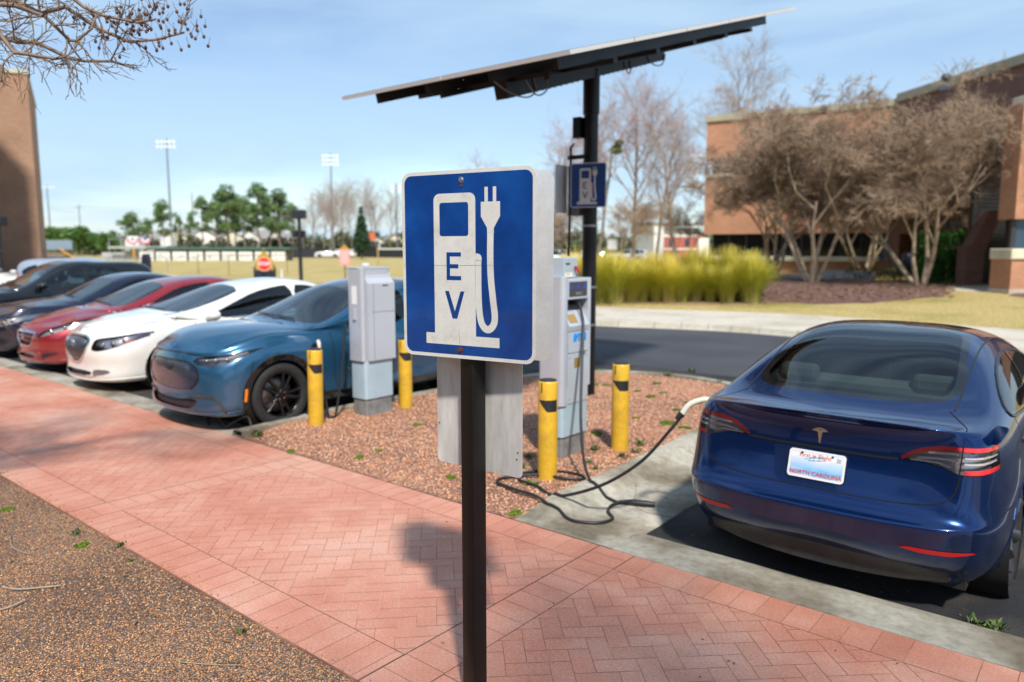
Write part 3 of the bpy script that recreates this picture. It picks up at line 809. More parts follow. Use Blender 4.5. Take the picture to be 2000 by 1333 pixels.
def spec_crossover():
    blue = paint('paint_teal_blue', (.020,.105,.210), .15, .24, .42, .5); gb = mat('piano_black', (.006,.006,.007), .08, coat=1.0)
    pl = mat('grey_plastic', (.03,.031,.033), .55, var=.3, dirt=.5); blk = mat('black_trim', (.012,.012,.013), .35); chrome = mat('chrome', (.75,.75,.77), .12, 1.0)
    S = dict(L=4.713, W=.94, paint=blue, rw=.375, zw=.372, axles=(.86,3.845))
    S['plan'] = [(0,0),(.015,.34),(.075,.62),(.22,.82),(.48,.905),(.86,.93),(1.3,.93),(1.75,.93),(2.1,.93),(2.5,.932),(2.9,.935),(3.3,.94),(3.7,.945),(4.0,.935),(4.28,.90),(4.48,.84),(4.60,.74),(4.66,.60),(4.70,.33),(4.713,0)]
    S['low'] = [
     ({0:.20,3:.20,5:.22,13:.22,19:.26}, {0:.10,4:.10,14:.10,19:.12}),
     ({0:.26,3:.27,5:.30,13:.30,19:.36}, {0:.01,3:.02,4:.03,14:.03,19:.05}),
     ({0:.42,3:.44,5:.50,9:.42,13:.5,19:.5}, {0:.03,2:.03,3:.02,4:.02,9:.05,14:.0,19:.02}),
     ({0:.60,3:.62,5:.68,9:.62,13:.68,19:.66}, {0:.02,3:.02,4:.01,9:.025,14:.0,19:.02}),
     ({0:.76,3:.76,4:.84,5:.88,9:.84,13:.90,19:.85}, {0:.02,3:.05,4:.02,5:.01,9:.01,14:.02,19:.05}),
     ({0:.85,3:.86,4:.94,5:.985,7:.98,9:.97,13:1.02,19:1.0}, {0:.035,3:.11,4:.09,5:.055,9:.04,13:.05,19:.09})]
    S['r7'] = [(.05,0,.90),(.075,.30,.90),(.15,.57,.905),(.32,.72,.95),(.57,.80,1.025),(.88,.83,1.06),(1.3,.84,1.045),(1.7,.865,1.04),(2.1,.87,1.04),(2.5,.87,1.045),(2.9,.868,1.06),(3.3,.86,1.08),(3.7,.84,1.10),(4.0,.81,1.11),(4.24,.77,1.11),(4.38,.72,1.10),(4.48,.62,1.09),(4.54,.48,1.09),(4.57,.26,1.09),(4.58,0,1.09)]
    S['r9'] = [(.06,0,.92),(.09,.2,.945),(.16,.36,.975),(.29,.46,1.035),(.52,.52,1.095),(.84,.58,1.12),(1.16,.67,1.105),(1.39,.82,1.105),(1.86,.785,1.25),(2.32,.71,1.43),(2.8,.655,1.53),(3.2,.62,1.54),(3.6,.595,1.48),(3.9,.58,1.38),(4.12,.565,1.26),(4.27,.54,1.17),(4.38,.47,1.14),(4.45,.36,1.13),(4.49,.2,1.125),(4.50,0,1.12)]
    S['r11'] = [(.07,0,.935),(.10,0,.985),(.18,0,1.045),(.33,0,1.10),(.56,0,1.13),(.84,0,1.14),(1.08,0,1.145),(1.26,0,1.145),(1.68,0,1.32),(2.15,0,1.525),(2.62,0,1.615),(3.05,0,1.625),(3.45,0,1.575),(3.78,0,1.48),(4.02,0,1.36),(4.2,0,1.25),(4.32,0,1.18),(4.4,0,1.155),(4.44,0,1.15),(4.46,0,1.145)]
    S['b10'] = {0:.01,3:.012,6:.02,8:.035,13:.025,16:.005,19:0}
    S['windp'] = [(1.31,-.3),(1.32,.30),(1.38,.68),(1.50,.80),(1.9,.745),(2.18,.645),(2.24,-.3)]
    S['roofp'] = [(2.22,-.3),(2.19,.635),(2.42,.655),(2.9,.60),(3.4,.56),(3.8,.54),(3.8,-.3)]
    S['roofmat'] = mat('roof_black', (.008,.011,.016), .12, coat=1.0, dirt=.25, dirtcol=(.2,.2,.2))
    S['backp'] = [(3.84,-.3),(3.84,.52),(4.1,.50),(4.27,.45),(4.32,.3),(4.33,-.3)]
    S['sidep'] = [[(1.74,1.075),(2.08,1.24),(2.45,1.395),(2.72,1.46),(2.80,1.465),(2.84,1.07)], [(2.90,1.07),(2.86,1.47),(3.2,1.475),(3.55,1.42),(3.80,1.32),(3.92,1.20),(3.86,1.12)]]
    S['lamp'] = [(.43,.80),(.50,.765),(.62,.76),(.74,.77),(.80,.785),(.862,.86),(.885,.945),(.84,.915),(.76,.882),(.60,.862),(.46,.845)]
    S['lampf'] = lambda c, n: c.x < .80 and c.z > .74
    S['bowl'] = mat('lamp_bowl_dark', (.20,.21,.24), .15, .8)
    S['proj'] = [(.56,.805,.026),(.65,.81,.026),(.74,.825,.024)]
    S['lampbars'] = [([(.50,.825),(.62,.83),(.76,.852),(.85,.90)], .01, mat('lamp_clear_bar', (.5,.5,.52), .2, .7))]
    mesh = mat('intake_mesh', (.03,.018,.022), .6, bump=.6, bscale=90)
    S['openings'] = [('lower_intake', smooth_poly([(-.3,.275),(.36,.275),(.45,.31),(.52,.385),(.36,.395),(.20,.37),(-.3,.37)], iters=1), mesh, .03)]
    S['gaps_side'] = [([(1.56,1.03),(1.58,.8),(1.60,.45),(1.66,.33)], 'xz'), ([(2.87,1.06),(2.88,.7),(2.80,.35)], 'xz'), ([(3.86,1.1),(3.74,.85),(3.5,.65),(3.38,.35)], 'xz'), ([(.30,.70),(.55,.775),(.9,.80),(1.40,.80)], 'xy'), ([(.46,.40),(.47,.60),(.52,.80)], 'xz')]
    S['gaps'] = [([(0,.888),(.30,.882),(.50,.872),(.60,.86)], 'yz', -1)]
    S['handles'] = []
    gr = smooth_poly([(0,.80),(.30,.80),(.44,.775),(.535,.715),(.545,.62),(.47,.545),(.40,.505)], closed=False)
    S['ribbons'] = [('grille_frame', gr, 'yz', .022, .002, -1, blk, .006), ('grille_frame', smooth_poly([(.40,.505),(.2,.48),(0,.475)], closed=False), 'yz', .008, .001, -1, blk, 0),
        ('bumper_trim', smooth_poly([(.36,.40),(.46,.43),(.66,.43),(.74,.41),(.78,.33),(.80,.27)], closed=False), 'yz', .036, .003, -1, pl, .006),
        ('lip_spoiler', [(0,.235),(.4,.235),(.7,.24),(.84,.25)], 'yz', .03, .003, -1, blue, .008),
        ('sill_trim', [(1.28,.275),(2.0,.27),(3.0,.27),(3.42,.28)], 'xz', .10, .002, 1, gb, .004)]
    gp_ = smooth_poly([(0,.795),(.30,.795),(.44,.77),(.53,.71),(.54,.62),(.465,.548),(.39,.51),(.2,.485),(0,.48)], iters=1)
    S['patches'] = [('grille_panel', gp_, 'yz', .002, -1, mat('grille_reflection_blue', (.020,.045,.085), .25, .4, coat=1.0), lambda c, n: c.x < .35 and n.x < -.1), ('side_marker', [(.405,.36),(.435,.36),(.45,.50),(.42,.50)], 'xz', .006, 1, mat('amber', (.85,.22,.01), .3, coat=1.0), lambda c, n: n.y > .2)]  # grille patch: dark reflection of the walk is put into its colour
    S['lipw'] = .07; S['lipmat'] = gb; S['wstyle'] = 'mach'; S['rim'] = mat('rim_black', (.012,.012,.013), .25, .6, coat=.5)
    S['mirror'] = (2.02, 1.14, .91); S['mirmat'] = gb; S['cabin'] = (1.45,3.9,.90,1.05,1.5); S['seats'] = [(2.45,.38,.5),(2.45,-.38,.5),(3.35,0,1.3)]; S['trimmat'] = gb
    S['drive'] = -1; S['zun'] = .24
    S['glassw'] = glass('windscreen_blue', (.35,.50,.72), ior=2.1)
    def extra(top, B):
        # running horse badge is drawn as a plain galloping silhouette
        h = B.proj((0,.70), 'yz', -1)[0]; M = frame(h+Vector((-.006,0,0)), (0,-1,0), (0,0,1)); b = MB()
        b.prism([(-.085,.010),(-.05,.022),(-.01,.018),(.03,.030),(.06,.022),(.085,.030),(.07,.008),(.045,.004),(.05,-.018),(.03,-.010),(.0,-.006),(-.02,-.024),(-.032,-.006),(-.06,-.002)], -.002, .004, M=M)
        b.build('emblem', blk, top)
        c = MB()
        hh = B.proj((1.32,.86), 'xz')
        if hh:
            q = hh[0]; q.y = -q.y; c.cyl((q.x,q.y+.004,q.z),(q.x,q.y-.006,q.z), .065, n=24); c.build('charge_port', mat('black_trim', (.012,.012,.013), .35), top)
        hh = B.proj((1.95,.56), 'xz')[0]
        text_mesh('MUSTANG', .055, chrome, top, 'door_lettering', .004, frame((hh.x-.02,-hh.y-.004,hh.z), (1,0,0), (0,0,1)), spacing=1.15)
    S['extra'] = extra
    return S
def sedan_base(L_, W, H, nose=.74, hood=.98, cowlx=1.45, roofx=2.75, deck=1.05, nosex=0.0, rough=None, dz=0.0, blunt=1.0, fo=.98, ro=1.08, wb=2.84, rake=0.0):
    """20-station table of a three-box saloon; lengths scaled from a 4.9 m car"""
    k = W/.93; e = L_-4.9
    def X(x): return x + (e if x > 2.6 else e*max(0, (x-1.0))/1.6 if x > 1.0 else 0)
    S = dict(L=L_, W=W, rw=.36, zw=.335, axles=(fo, fo+wb))
    plan = [(0,0),(.02,.32),(.10*blunt,.60),(.28*blunt,.79),(.55,.875),(.98,.905),(1.4,.915),(1.8,.92),(2.2,.925),(2.6,.93),(3.0,.93),(3.4,.93),(3.8,.925),(4.15,.91),(4.42,.88),(4.65,.82),(4.79,.72),(4.85,.58),(4.89,.32),(4.9,0)]
    S['plan'] = [(X(x), y*k) for x, y in plan]
    S['low'] = [
     ({0:.17,5:.17,13:.18,16:.22,19:.24}, {0:.10,4:.09,14:.09,16:.12,19:.13}),
     ({0:.22,5:.25,13:.25,16:.32,19:.34}, {0:.0,4:.03,14:.03,16:.05,19:.05}),
     ({0:.38,3:.40,5:.45,13:.47,16:.5,19:.5}, {0:.03,3:.03,4:.01,9:.01,14:.0,19:.0}),
     ({0:.54,3:.55,5:.62,13:.64,16:.66,19:.66}, {0:.0,3:.01,4:.0,9:.01,14:.0,19:.01}),
     ({0:nose-.08,3:nose-.06,4:.74,5:.80,13:.82,16:.82,19:.82}, {0:.02,3:.05,4:.02,5:.005,9:.01,14:.01,19:.04}),
     ({0:nose,3:nose+.03,4:nose+.12,5:hood-.10,7:hood-.08,9:.90,13:deck-.11,16:deck-.09,19:deck-.09}, {0:.06,3:.12,4:.07,5:.045,9:.04,13:.045,19:.07})]
    h = hood; n = nose; c = cowlx; r = roofx
    r7 = [(.09,0,n+.02),(.12,.30,n+.02),(.22,.52,n+.03),(.40,.68,n+.07),(.62,.77,n+.15),(1.0,.80,h-.06),(1.4,.815,h-.05),(c+.30,.85,h-.04),(2.2,.865,.93),(2.6,.87,.935),(3.0,.872,.95),(3.4,.868,.97),(3.8,.85,.99),(4.12,.825,deck-.04),(4.35,.79,deck-.02),(4.54,.74,deck-.01),(4.68,.64,deck),(4.755,.50,deck+.005),(4.80,.28,deck+.015),(4.81,0,deck+.018)]
    rr = H/1.5
    r9 = [(.11,0,n+.035),(.17,.2,n+.05),(.30,.34,n+.085),(.50,.43,n+.13),(min(.78,c-.45),.48,n+.19),(min(1.1,c-.22),.53,h-.01),(c,.64,h+.01),(c+.18,.76,h+.02),(c+.62+rake*.6,.72,1.16*rr),(c+1.05+rake,.64,1.33*rr),(r+.15,.59,1.405*rr),(3.3,.575,1.395*rr),(3.7,.57,1.32*rr),(4.0,.575,1.20*rr),(4.22,.58,deck+.03),(4.42,.55,deck+.02),(4.55,.48,deck+.025),(4.64,.36,deck+.03),(4.70,.2,deck+.03),(4.72,0,deck+.03)]
    r11 = [(.12,0,n+.05),(.20,0,n+.085),(min(.36,c-.82) if c < 1.15 else .36,0,n+.125),(min(.56,c-.72),0,n+.16),(min(.85,c-.5),0,n+.205),(min(1.12,c-.28),0,h+.02),(c-.12,0,h+.04),(c+.05,0,h+.07),(c+.45+rake*.6,0,1.20*rr),(c+.90+rake,0,1.38*rr),(r,0,1.465*rr),(3.15,0,1.47*rr),(3.55,0,1.42*rr),(3.88,0,1.31*rr),(4.12,0,1.19*rr),(4.32,0,deck+.05),(4.46,0,deck+.035),(4.56,0,deck+.035),(4.62,0,deck+.035),(4.65,0,deck+.035)]
    f = lambda T: [(X(x), y*k, z) for x, y, z in T]
    S['r7'], S['r9'], S['r11'] = f(r7), f(r9), f(r11)
    S['windp'] = [(X(c+.10),-.3),(X(c+.12),.35*k),(X(c+.2),.62*k),(X(c+.33),.70*k),(X(c+.72+rake*.7),.655*k),(X(c+.93+rake),.59*k),(X(c+.97+rake),-.3)]
    S['backp'] = [(X(3.68),-.3),(X(3.68),.50*k),(X(3.95),.52*k),(X(4.18),.50*k),(X(4.26),.30*k),(X(4.27),-.3)]
    S['sidep'] = [[(X(c+.42+rake*.3),.985),(X(c+.75+rake*.7),1.12*rr),(X(c+1.1+rake),1.28*rr),(X(r+.0),1.345*rr),(X(3.0),1.36*rr),(X(3.02),.985)], [(X(3.10),.985),(X(3.08),1.36*rr),(X(3.4),1.345*rr),(X(3.75),1.25*rr),(X(4.02),1.10*rr),(X(3.98),1.03)]]
    S['gaps_side'] = [([(X(c+.36),.95),(X(c+.33),.6),(X(c+.36),.3)], 'xz'), ([(X(3.05),.97),(X(3.06),.6),(X(2.98),.3)], 'xz'), ([(X(4.02),1.02),(X(3.9),.85),(X(3.6),.66),(X(3.5),.4)], 'xz'), ([(.42,.66),(.65,.74),(1.05,.765),(c+.25,.80)], 'xy')]
    S['handles'] = [(X(2.78),.86),(X(3.7),.88)]
    S['mirror'] = (c+.58, 1.02, W-.02); S['cabin'] = (c+.1,4.0+e,W-.03,1.0,H-.08); S['seats'] = [(X(2.45),.38,.5),(X(2.45),-.38,.5),(X(3.35),0,1.3)]
    S['X'] = X
    return S
def common():
    return dict(blk=mat('black_trim', (.012,.012,.013), .35), chrome=mat('chrome', (.75,.75,.77), .12, 1.0), pl=mat('grey_plastic', (.03,.031,.033), .55, var=.3, dirt=.5), grille=mat('grille_dark', (.015,.015,.016), .5), amber=mat('amber', (.85,.22,.01), .3, coat=1.0), red=mat('reflector_red', (.30,.006,.012), .35))
def bars(B, top, n, y0, z0, z1, mt, hw):
    """vertical chrome bars of the waterfall grille, each following the nose"""
    m = MB()
    for i in range(n):
        y = -hw+2*hw*(i+.5)/n; t = abs(y)/hw
        zt = z1-.05*t**2; zb = z0+.16*t**2.2
        pts = []
        for q in range(7):
            z = zb+(zt-zb)*q/6; h = B.proj((y, z), 'yz', -1)
            if h: pts.append(h[0]+Vector((.004-.03*math.sin(math.pi*q/6),0,0)))
        if len(pts) > 2: m.tube(pts, .0055, 6)
    m.build('grille_bars', mt, top)
def spec_white():
    C = common(); W_ = paint('paint_pearl_white', (.78,.765,.72), .03, .3, .0, .35)
    S = sedan_base(5.0, .928, 1.56, nose=.80, hood=1.03, cowlx=.98, rake=.28, fo=1.0, wb=2.837, blunt=1.0)
    S['paint'] = W_
    S['lamp'] = [(.44,.625),(.54,.605),(.68,.63),(.78,.68),(.86,.77),(.885,.865),(.82,.845),(.70,.81),(.54,.785),(.475,.76)]
    S['lampf'] = lambda c, n: c.x < .72 and c.z > .55
    S['bowl'] = mat('lamp_bowl_mid', (.42,.44,.47), .15, .8); S['proj'] = [(.55,.68,.045),(.67,.71,.045),(.75,.75,.03)]
    S['lampbars'] = [([(.79,.71),(.86,.83)], .022, C['amber'])]
    S['openings'] = [('grille_recess', smooth_poly([(-.3,.44),(.10,.44),(.24,.52),(.36,.66),(.38,.755),(.28,.795),(.14,.80),(-.3,.80)], iters=1), C['grille'], .03),
                     ('lower_intake', smooth_poly([(-.3,.255),(.40,.255),(.42,.33),(-.3,.325)], iters=1), C['grille'], .04),
                     ]
    S['ribbons'] = [('grille_frame', smooth_poly([(0,.81),(.15,.81),(.30,.802),(.395,.76),(.37,.65),(.25,.51),(.12,.435),(0,.425)], closed=False), 'yz', .03, .003, -1, C['chrome'], .008),
        ('intake_trim', [(0,.247),(.40,.247),(.52,.27)], 'yz', .014, .002, -1, C['chrome'], .006),
        ('chin', [(0,.20),(.4,.20),(.7,.21),(.84,.22)], 'yz', .035, .004, -1, W_, .01),
        ('fender_vent', [(1.02,.60),(1.22,.67)], 'xy', .035, .002, 1, C['chrome'], .004),
        ('window_chrome', [(1.95,.975),(3.0,.985),(4.0,1.03)], 'xz', .018, .006, 1, C['chrome'], .004)]
    S['patches'] = [('fog_lamp', smooth_poly([(.44,.262),(.60,.275),(.70,.315),(.66,.35),(.54,.355),(.45,.34)], iters=1), 'yz', .004, -1, mat('lamp_bowl_silver', (.45,.45,.47), .2, .8), lambda c, n: c.x < .6 and n.x < .1)]
    S['wstyle'] = 'ten'; S['rim'] = mat('rim_silver', (.5,.5,.52), .25, .9); S['tw'] = .24
    def extra(top, B):
        bars(B, top, 15, 0, .44, .79, mat('chrome_dark', (.42,.43,.45), .25, 1.0), .34)
        h = B.proj((0,.70), 'yz', -1)[0]; m = MB(); c = h+Vector((-.015,0,0)); m.lathe([(.055,-.0),(.055,-.012),(.045,-.014),(.044,-.006),(.001,-.005)], 24, 'x', (c.x,0,c.z))
        for yy, zz in ((-.018,.016),(0,0),(.018,-.016)): m.box((c.x-.009, yy, c.z+zz), (.006,.022,.028))
        m.build('emblem', C['chrome'], top)
    S['extra'] = extra
    S['glassw'] = glass('windscreen', (.74,.88,.84), refl=.95, ior=3.4); S['glasss'] = glass('car_glass_dark', (.10,.12,.13))
    return S
def spec_red():
    C = common(); Rd = paint('paint_red', (.30,.012,.020), .1, .3, .35, .5)
    S = sedan_base(4.82, .918, 1.54, nose=.745, hood=.985, cowlx=1.08, rake=.16, fo=.95, wb=2.795, ro=1.07)
    S['paint'] = Rd
    S['lamp'] = [(.42,.59),(.50,.60),(.62,.64),(.74,.70),(.84,.77),(.90,.86),(.90,.91),(.85,.90),(.76,.845),(.66,.785),(.54,.71),(.45,.65)]
    S['lampf'] = lambda c, n: c.x < 1.0 and c.z > .5
    S['bowl'] = mat('lamp_bowl_bright', (.62,.64,.62), .2, .6); S['proj'] = [(.60,.69,.036),(.71,.745,.04)]
    S['openings'] = [('grille_recess', smooth_poly([(-.3,.46),(.22,.46),(.30,.53),(.36,.63),(.34,.655),(-.3,.665)], iters=1), C['grille'], .03),
                     ('lower_intake', smooth_poly([(-.3,.26),(.36,.26),(.30,.32),(-.3,.33)], iters=1), C['grille'], .04)]
    S['ribbons'] = [('grille_chrome', smooth_poly([(0,.685),(.2,.685),(.36,.675),(.42,.655)], closed=False), 'yz', .035, .004, -1, C['chrome'], .01),
        ('grille_frame', smooth_poly([(.37,.64),(.31,.53),(.22,.45),(0,.44)], closed=False), 'yz', .014, .004, -1, C['chrome'], .006),
        ('grille_slat', [(0,.61),(.30,.605)], 'yz', .02, -.005, -1, Rd, .008), ('grille_slat', [(0,.55),(.26,.545)], 'yz', .02, -.005, -1, Rd, .008),
        ('chin', [(0,.21),(.4,.21),(.7,.22),(.84,.23)], 'yz', .05, .004, -1, Rd, .012),
        ('bumper_crease', [(.30,.37),(.42,.30),(.55,.27)], 'yz', .03, .0, -1, Rd, .02)]
    S['patches'] = [('fog_recess', smooth_poly([(.48,.27),(.62,.29),(.74,.35),(.70,.37),(.52,.345)], iters=1), 'yz', .002, -1, C['grille'], lambda c, n: c.x < .6 and n.x < .1),
                    ('indicator', [(.79,.78),(.85,.83),(.885,.91),(.84,.88),(.78,.84)], 'yz', .004, -1, C['amber'], lambda c, n: c.x < 1.0)]
    S['wstyle'] = 'ten'; S['rim'] = mat('rim_silver', (.5,.5,.52), .25, .9)
    def extra(top, B):
        h = B.proj((0,.60), 'yz', -1)[0]; c = h+Vector((-.012,0,0)); m = MB(); n = 24
        m.tube([(c.x, math.cos(2*math.pi*i/n)*.065, c.z+math.sin(2*math.pi*i/n)*.034) for i in range(n+1)], .006, 6, cap=False)
        m.tube([(c.x,-.03,c.z-.026),(c.x-.002,-.022,c.z+.026)], .006, 6); m.tube([(c.x,.022,c.z-.026),(c.x-.002,.03,c.z+.026)], .006, 6); m.tube([(c.x,-.026,c.z-.004),(c.x,.026,c.z+.004)], .005, 6)
        m.build('emblem', C['chrome'], top)
    S['extra'] = extra; S['glassw'] = glass('windscreen', (.74,.88,.84), refl=.95, ior=3.4)
    return S
def spec_navy():
    C = common(); Nb = paint('paint_navy', (.006,.012,.035), .1, .3, .5, .4)
    S = sedan_base(4.86, .925, 1.55, nose=.79, hood=1.01, cowlx=1.40, fo=.97, wb=2.775)
    S['paint'] = Nb
    S['lamp'] = [(.44,.60),(.60,.595),(.76,.625),(.86,.70),(.90,.80),(.90,.85),(.82,.81),(.70,.765),(.56,.725),(.46,.70)]
    S['lampf'] = lambda c, n: c.x < 1.0 and c.z > .55
    S['bowl'] = mat('lamp_bowl_bright', (.62,.64,.62), .2, .6); S['proj'] = [(.55,.66,.036),(.66,.68,.036),(.76,.71,.03)]
    S['openings'] = [('grille_recess', smooth_poly([(-.3,.57),(.40,.57),(.42,.70),(-.3,.72)], iters=1), C['grille'], .03), ('lower_intake', smooth_poly([(-.3,.27),(.45,.27),(.40,.38),(-.3,.39)], iters=1), C['grille'], .04)]
    S['ribbons'] = [('grille_chrome', [(0,.58),(.42,.59)], 'yz', .02, .004, -1, C['chrome'], .008), ('grille_slat', [(0,.64),(.41,.64)], 'yz', .012, -.005, -1, C['blk'], .008), ('grille_slat', [(0,.68),(.41,.675)], 'yz', .012, -.005, -1, C['blk'], .008)]
    S['patches'] = [('indicator', [(.80,.71),(.86,.74),(.885,.84),(.84,.81)], 'yz', .004, -1, C['amber'], lambda c, n: c.x < 1.0)]
    S['wstyle'] = 'ten'; S['rim'] = mat('rim_silver', (.5,.5,.52), .25, .9); S['glassw'] = glass('windscreen', (.74,.88,.84), refl=.95, ior=3.4)
    return S
def suv_spec(col_, L_=4.85, H=1.74, W=.96, rails=None, glasss=None):
    C = common(); S = sedan_base(L_, W, 1.5, nose=.90, hood=1.10, cowlx=1.38, fo=.93, wb=2.83, deck=1.2)
    S['paint'] = col_; X = S['X']
    up = H-1.5
    for key in ('r9','r11'):
        T = []
        for i, (x, y, z) in enumerate(S[key]):
            if i == 8: z += up*.45
            elif i == 9: z += up*.85
            elif 10 <= i <= 12: z = (H-.075 if key == 'r9' else H-.015)-(.0,.0,.012)[i-10]
            T.append((x, y, z))
        # upright tail
        tail = {13:(4.28,H-.09),14:(4.55,H-.15),15:(4.68,1.50),16:(4.75,1.36),17:(4.78,1.30),18:(4.80,1.27),19:(4.80,1.25)}
        if key == 'r11': tail = {13:(4.25,H-.04),14:(4.52,H-.075),15:(4.70,H-.12),16:(4.74,1.52),17:(4.77,1.42),18:(4.79,1.36),19:(4.80,1.32)}
        ys = [.60,.62,.62,.56,.42,.24,0] if key == 'r9' else [0]*7
        for k_, i in enumerate(range(13,20)): T[i] = (X(tail[i][0]), ys[k_], tail[i][1])
        S[key] = T
    S['r7'] = [(x, y, z if i < 8 else (1.06 if i < 12 else 1.10)) if i < 13 else (x+.02*(i > 14), y, 1.14) for i, (x, y, z) in enumerate(S['r7'])]
    S['low'][5] = ({0:.88,3:.91,4:.98,5:1.02,7:1.0,9:1.0,13:1.04,19:1.06}, {0:.06,3:.12,4:.07,5:.045,9:.035,13:.04,19:.05})
    S['low'][4] = ({0:.78,3:.80,5:.86,13:.88,19:.88}, {0:.02,3:.05,4:.02,9:.01,19:.03})
    c = 1.38
    S['sidep'] = [[(X(c+.45),1.10),(X(c+.80),1.33),(X(c+1.1),1.48),(X(2.85),1.56),(X(3.0),1.565),(X(3.0),1.10)], [(X(3.10),1.10),(X(3.10),1.565),(X(3.5),1.56),(X(3.88),1.53),(X(3.95),1.12)], [(X(4.03),1.14),(X(3.98),1.52),(X(4.3),1.44),(X(4.5),1.30),(X(4.48),1.22)]]
    S['windp'] = [(X(c+.10),-.3),(X(c+.12),.35),(X(c+.2),.64),(X(c+.33),.72),(X(c+.72),.67),(X(c+.95),.60),(X(c+1.0),-.3)]
    S.pop('backp')
    S['gaps_side'] = [([(X(c+.40),1.06),(X(c+.36),.6),(X(c+.40),.32)], 'xz'), ([(X(3.05),1.09),(X(3.06),.6),(X(3.0),.32)], 'xz'), ([(X(3.99),1.1),(X(3.92),.85),(X(3.65),.66),(X(3.55),.42)], 'xz')]
    S['handles'] = [(X(2.75),1.0),(X(3.7),1.02)]; S['handlemat'] = C['chrome']
    S['rw'] = .37; S['zw'] = .37; S['zun'] = .3
    S['lamp'] = [(.46,.74),(.60,.73),(.76,.75),(.88,.80),(.90,.90),(.80,.90),(.66,.88),(.50,.85)]; S['lampf'] = lambda c_, n: c_.x < .95 and c_.z > .68
    S['proj'] = [(.56,.80,.04),(.68,.82,.04)]
    S['openings'] = [('grille_recess', smooth_poly([(-.3,.68),(.40,.68),(.42,.82),(-.3,.84)], iters=1), C['grille'], .03)]
    S['ribbons'] = [('sill_trim', [(1.35,.30),(2.0,.295),(3.0,.295),(3.4,.30)], 'xz', .10, .002, 1, C['pl'], .004), ('grille_slat', [(0,.76),(.41,.76)], 'yz', .02, .0, -1, C['chrome'], .008)]
    if rails is not None: S['ribbons'].append(('roof_rail', [(2.3,.60),(3.2,.585),(4.1,.60)], 'xy', .035, .02, 1, rails, .03))
    S['lipw'] = .05; S['lipmat'] = C['pl']
    S['ribbons'].append(('tail_lamp', [(4.60,.95),(4.62,1.1),(4.60,1.25)], 'xz', .10, .003, 1, C['red'], .006))
    S['mirror'] = (X(c+.62), 1.16, W-.02); S['cabin'] = (X(c+.1), 4.4, W-.04, 1.08, H-.08)
    S['wstyle'] = 'ten'; S['rim'] = mat('rim_silver', (.5,.5,.52), .25, .9); S['glassw'] = glass('windscreen', (.74,.88,.84), refl=.95, ior=3.4)
    if glasss: S['glasss'] = glasss
    return S
# ================================================================ ground surfaces
def stuff_mat(name, stops, scale, rough=.9, bump=.4, bdist=.01, detail=8., second=None, wave=None, coord='Object'):
    m, nt, b, out = _nt(name); tc = N(nt, 'ShaderNodeTexCoord'); b.inputs['Roughness'].default_value = rough
    n = N(nt, 'ShaderNodeTexNoise', inp={'Scale': scale, 'Detail': detail, 'Roughness': .65}); L(nt, tc, coord, n, 'Vector')
    r = ramp(nt, stops); L(nt, n, 'Fac', r, 'Fac'); src = r.outputs['Color']
    if second:
        sc2, stops2, fac = second
        n2 = N(nt, 'ShaderNodeTexNoise', inp={'Scale': sc2, 'Detail': 4.0}); L(nt, tc, coord, n2, 'Vector')
        r2 = ramp(nt, stops2); L(nt, n2, 'Fac', r2, 'Fac')
        mx = N(nt, 'ShaderNodeMix', data_type='RGBA', blend_type='MULTIPLY'); mx.inputs[0].default_value = fac
        nt.links.new(src, mx.inputs[6]); L(nt, r2, 'Color', mx, 7); src = mx.outputs[2]
    nt.links.new(src, b.inputs['Base Color'])
    bp = N(nt, 'ShaderNodeBump', inp={'Strength': bump, 'Distance': bdist}); L(nt, n, 'Fac', bp, 'Height'); L(nt, bp, 'Normal', b, 'Normal')
    return m
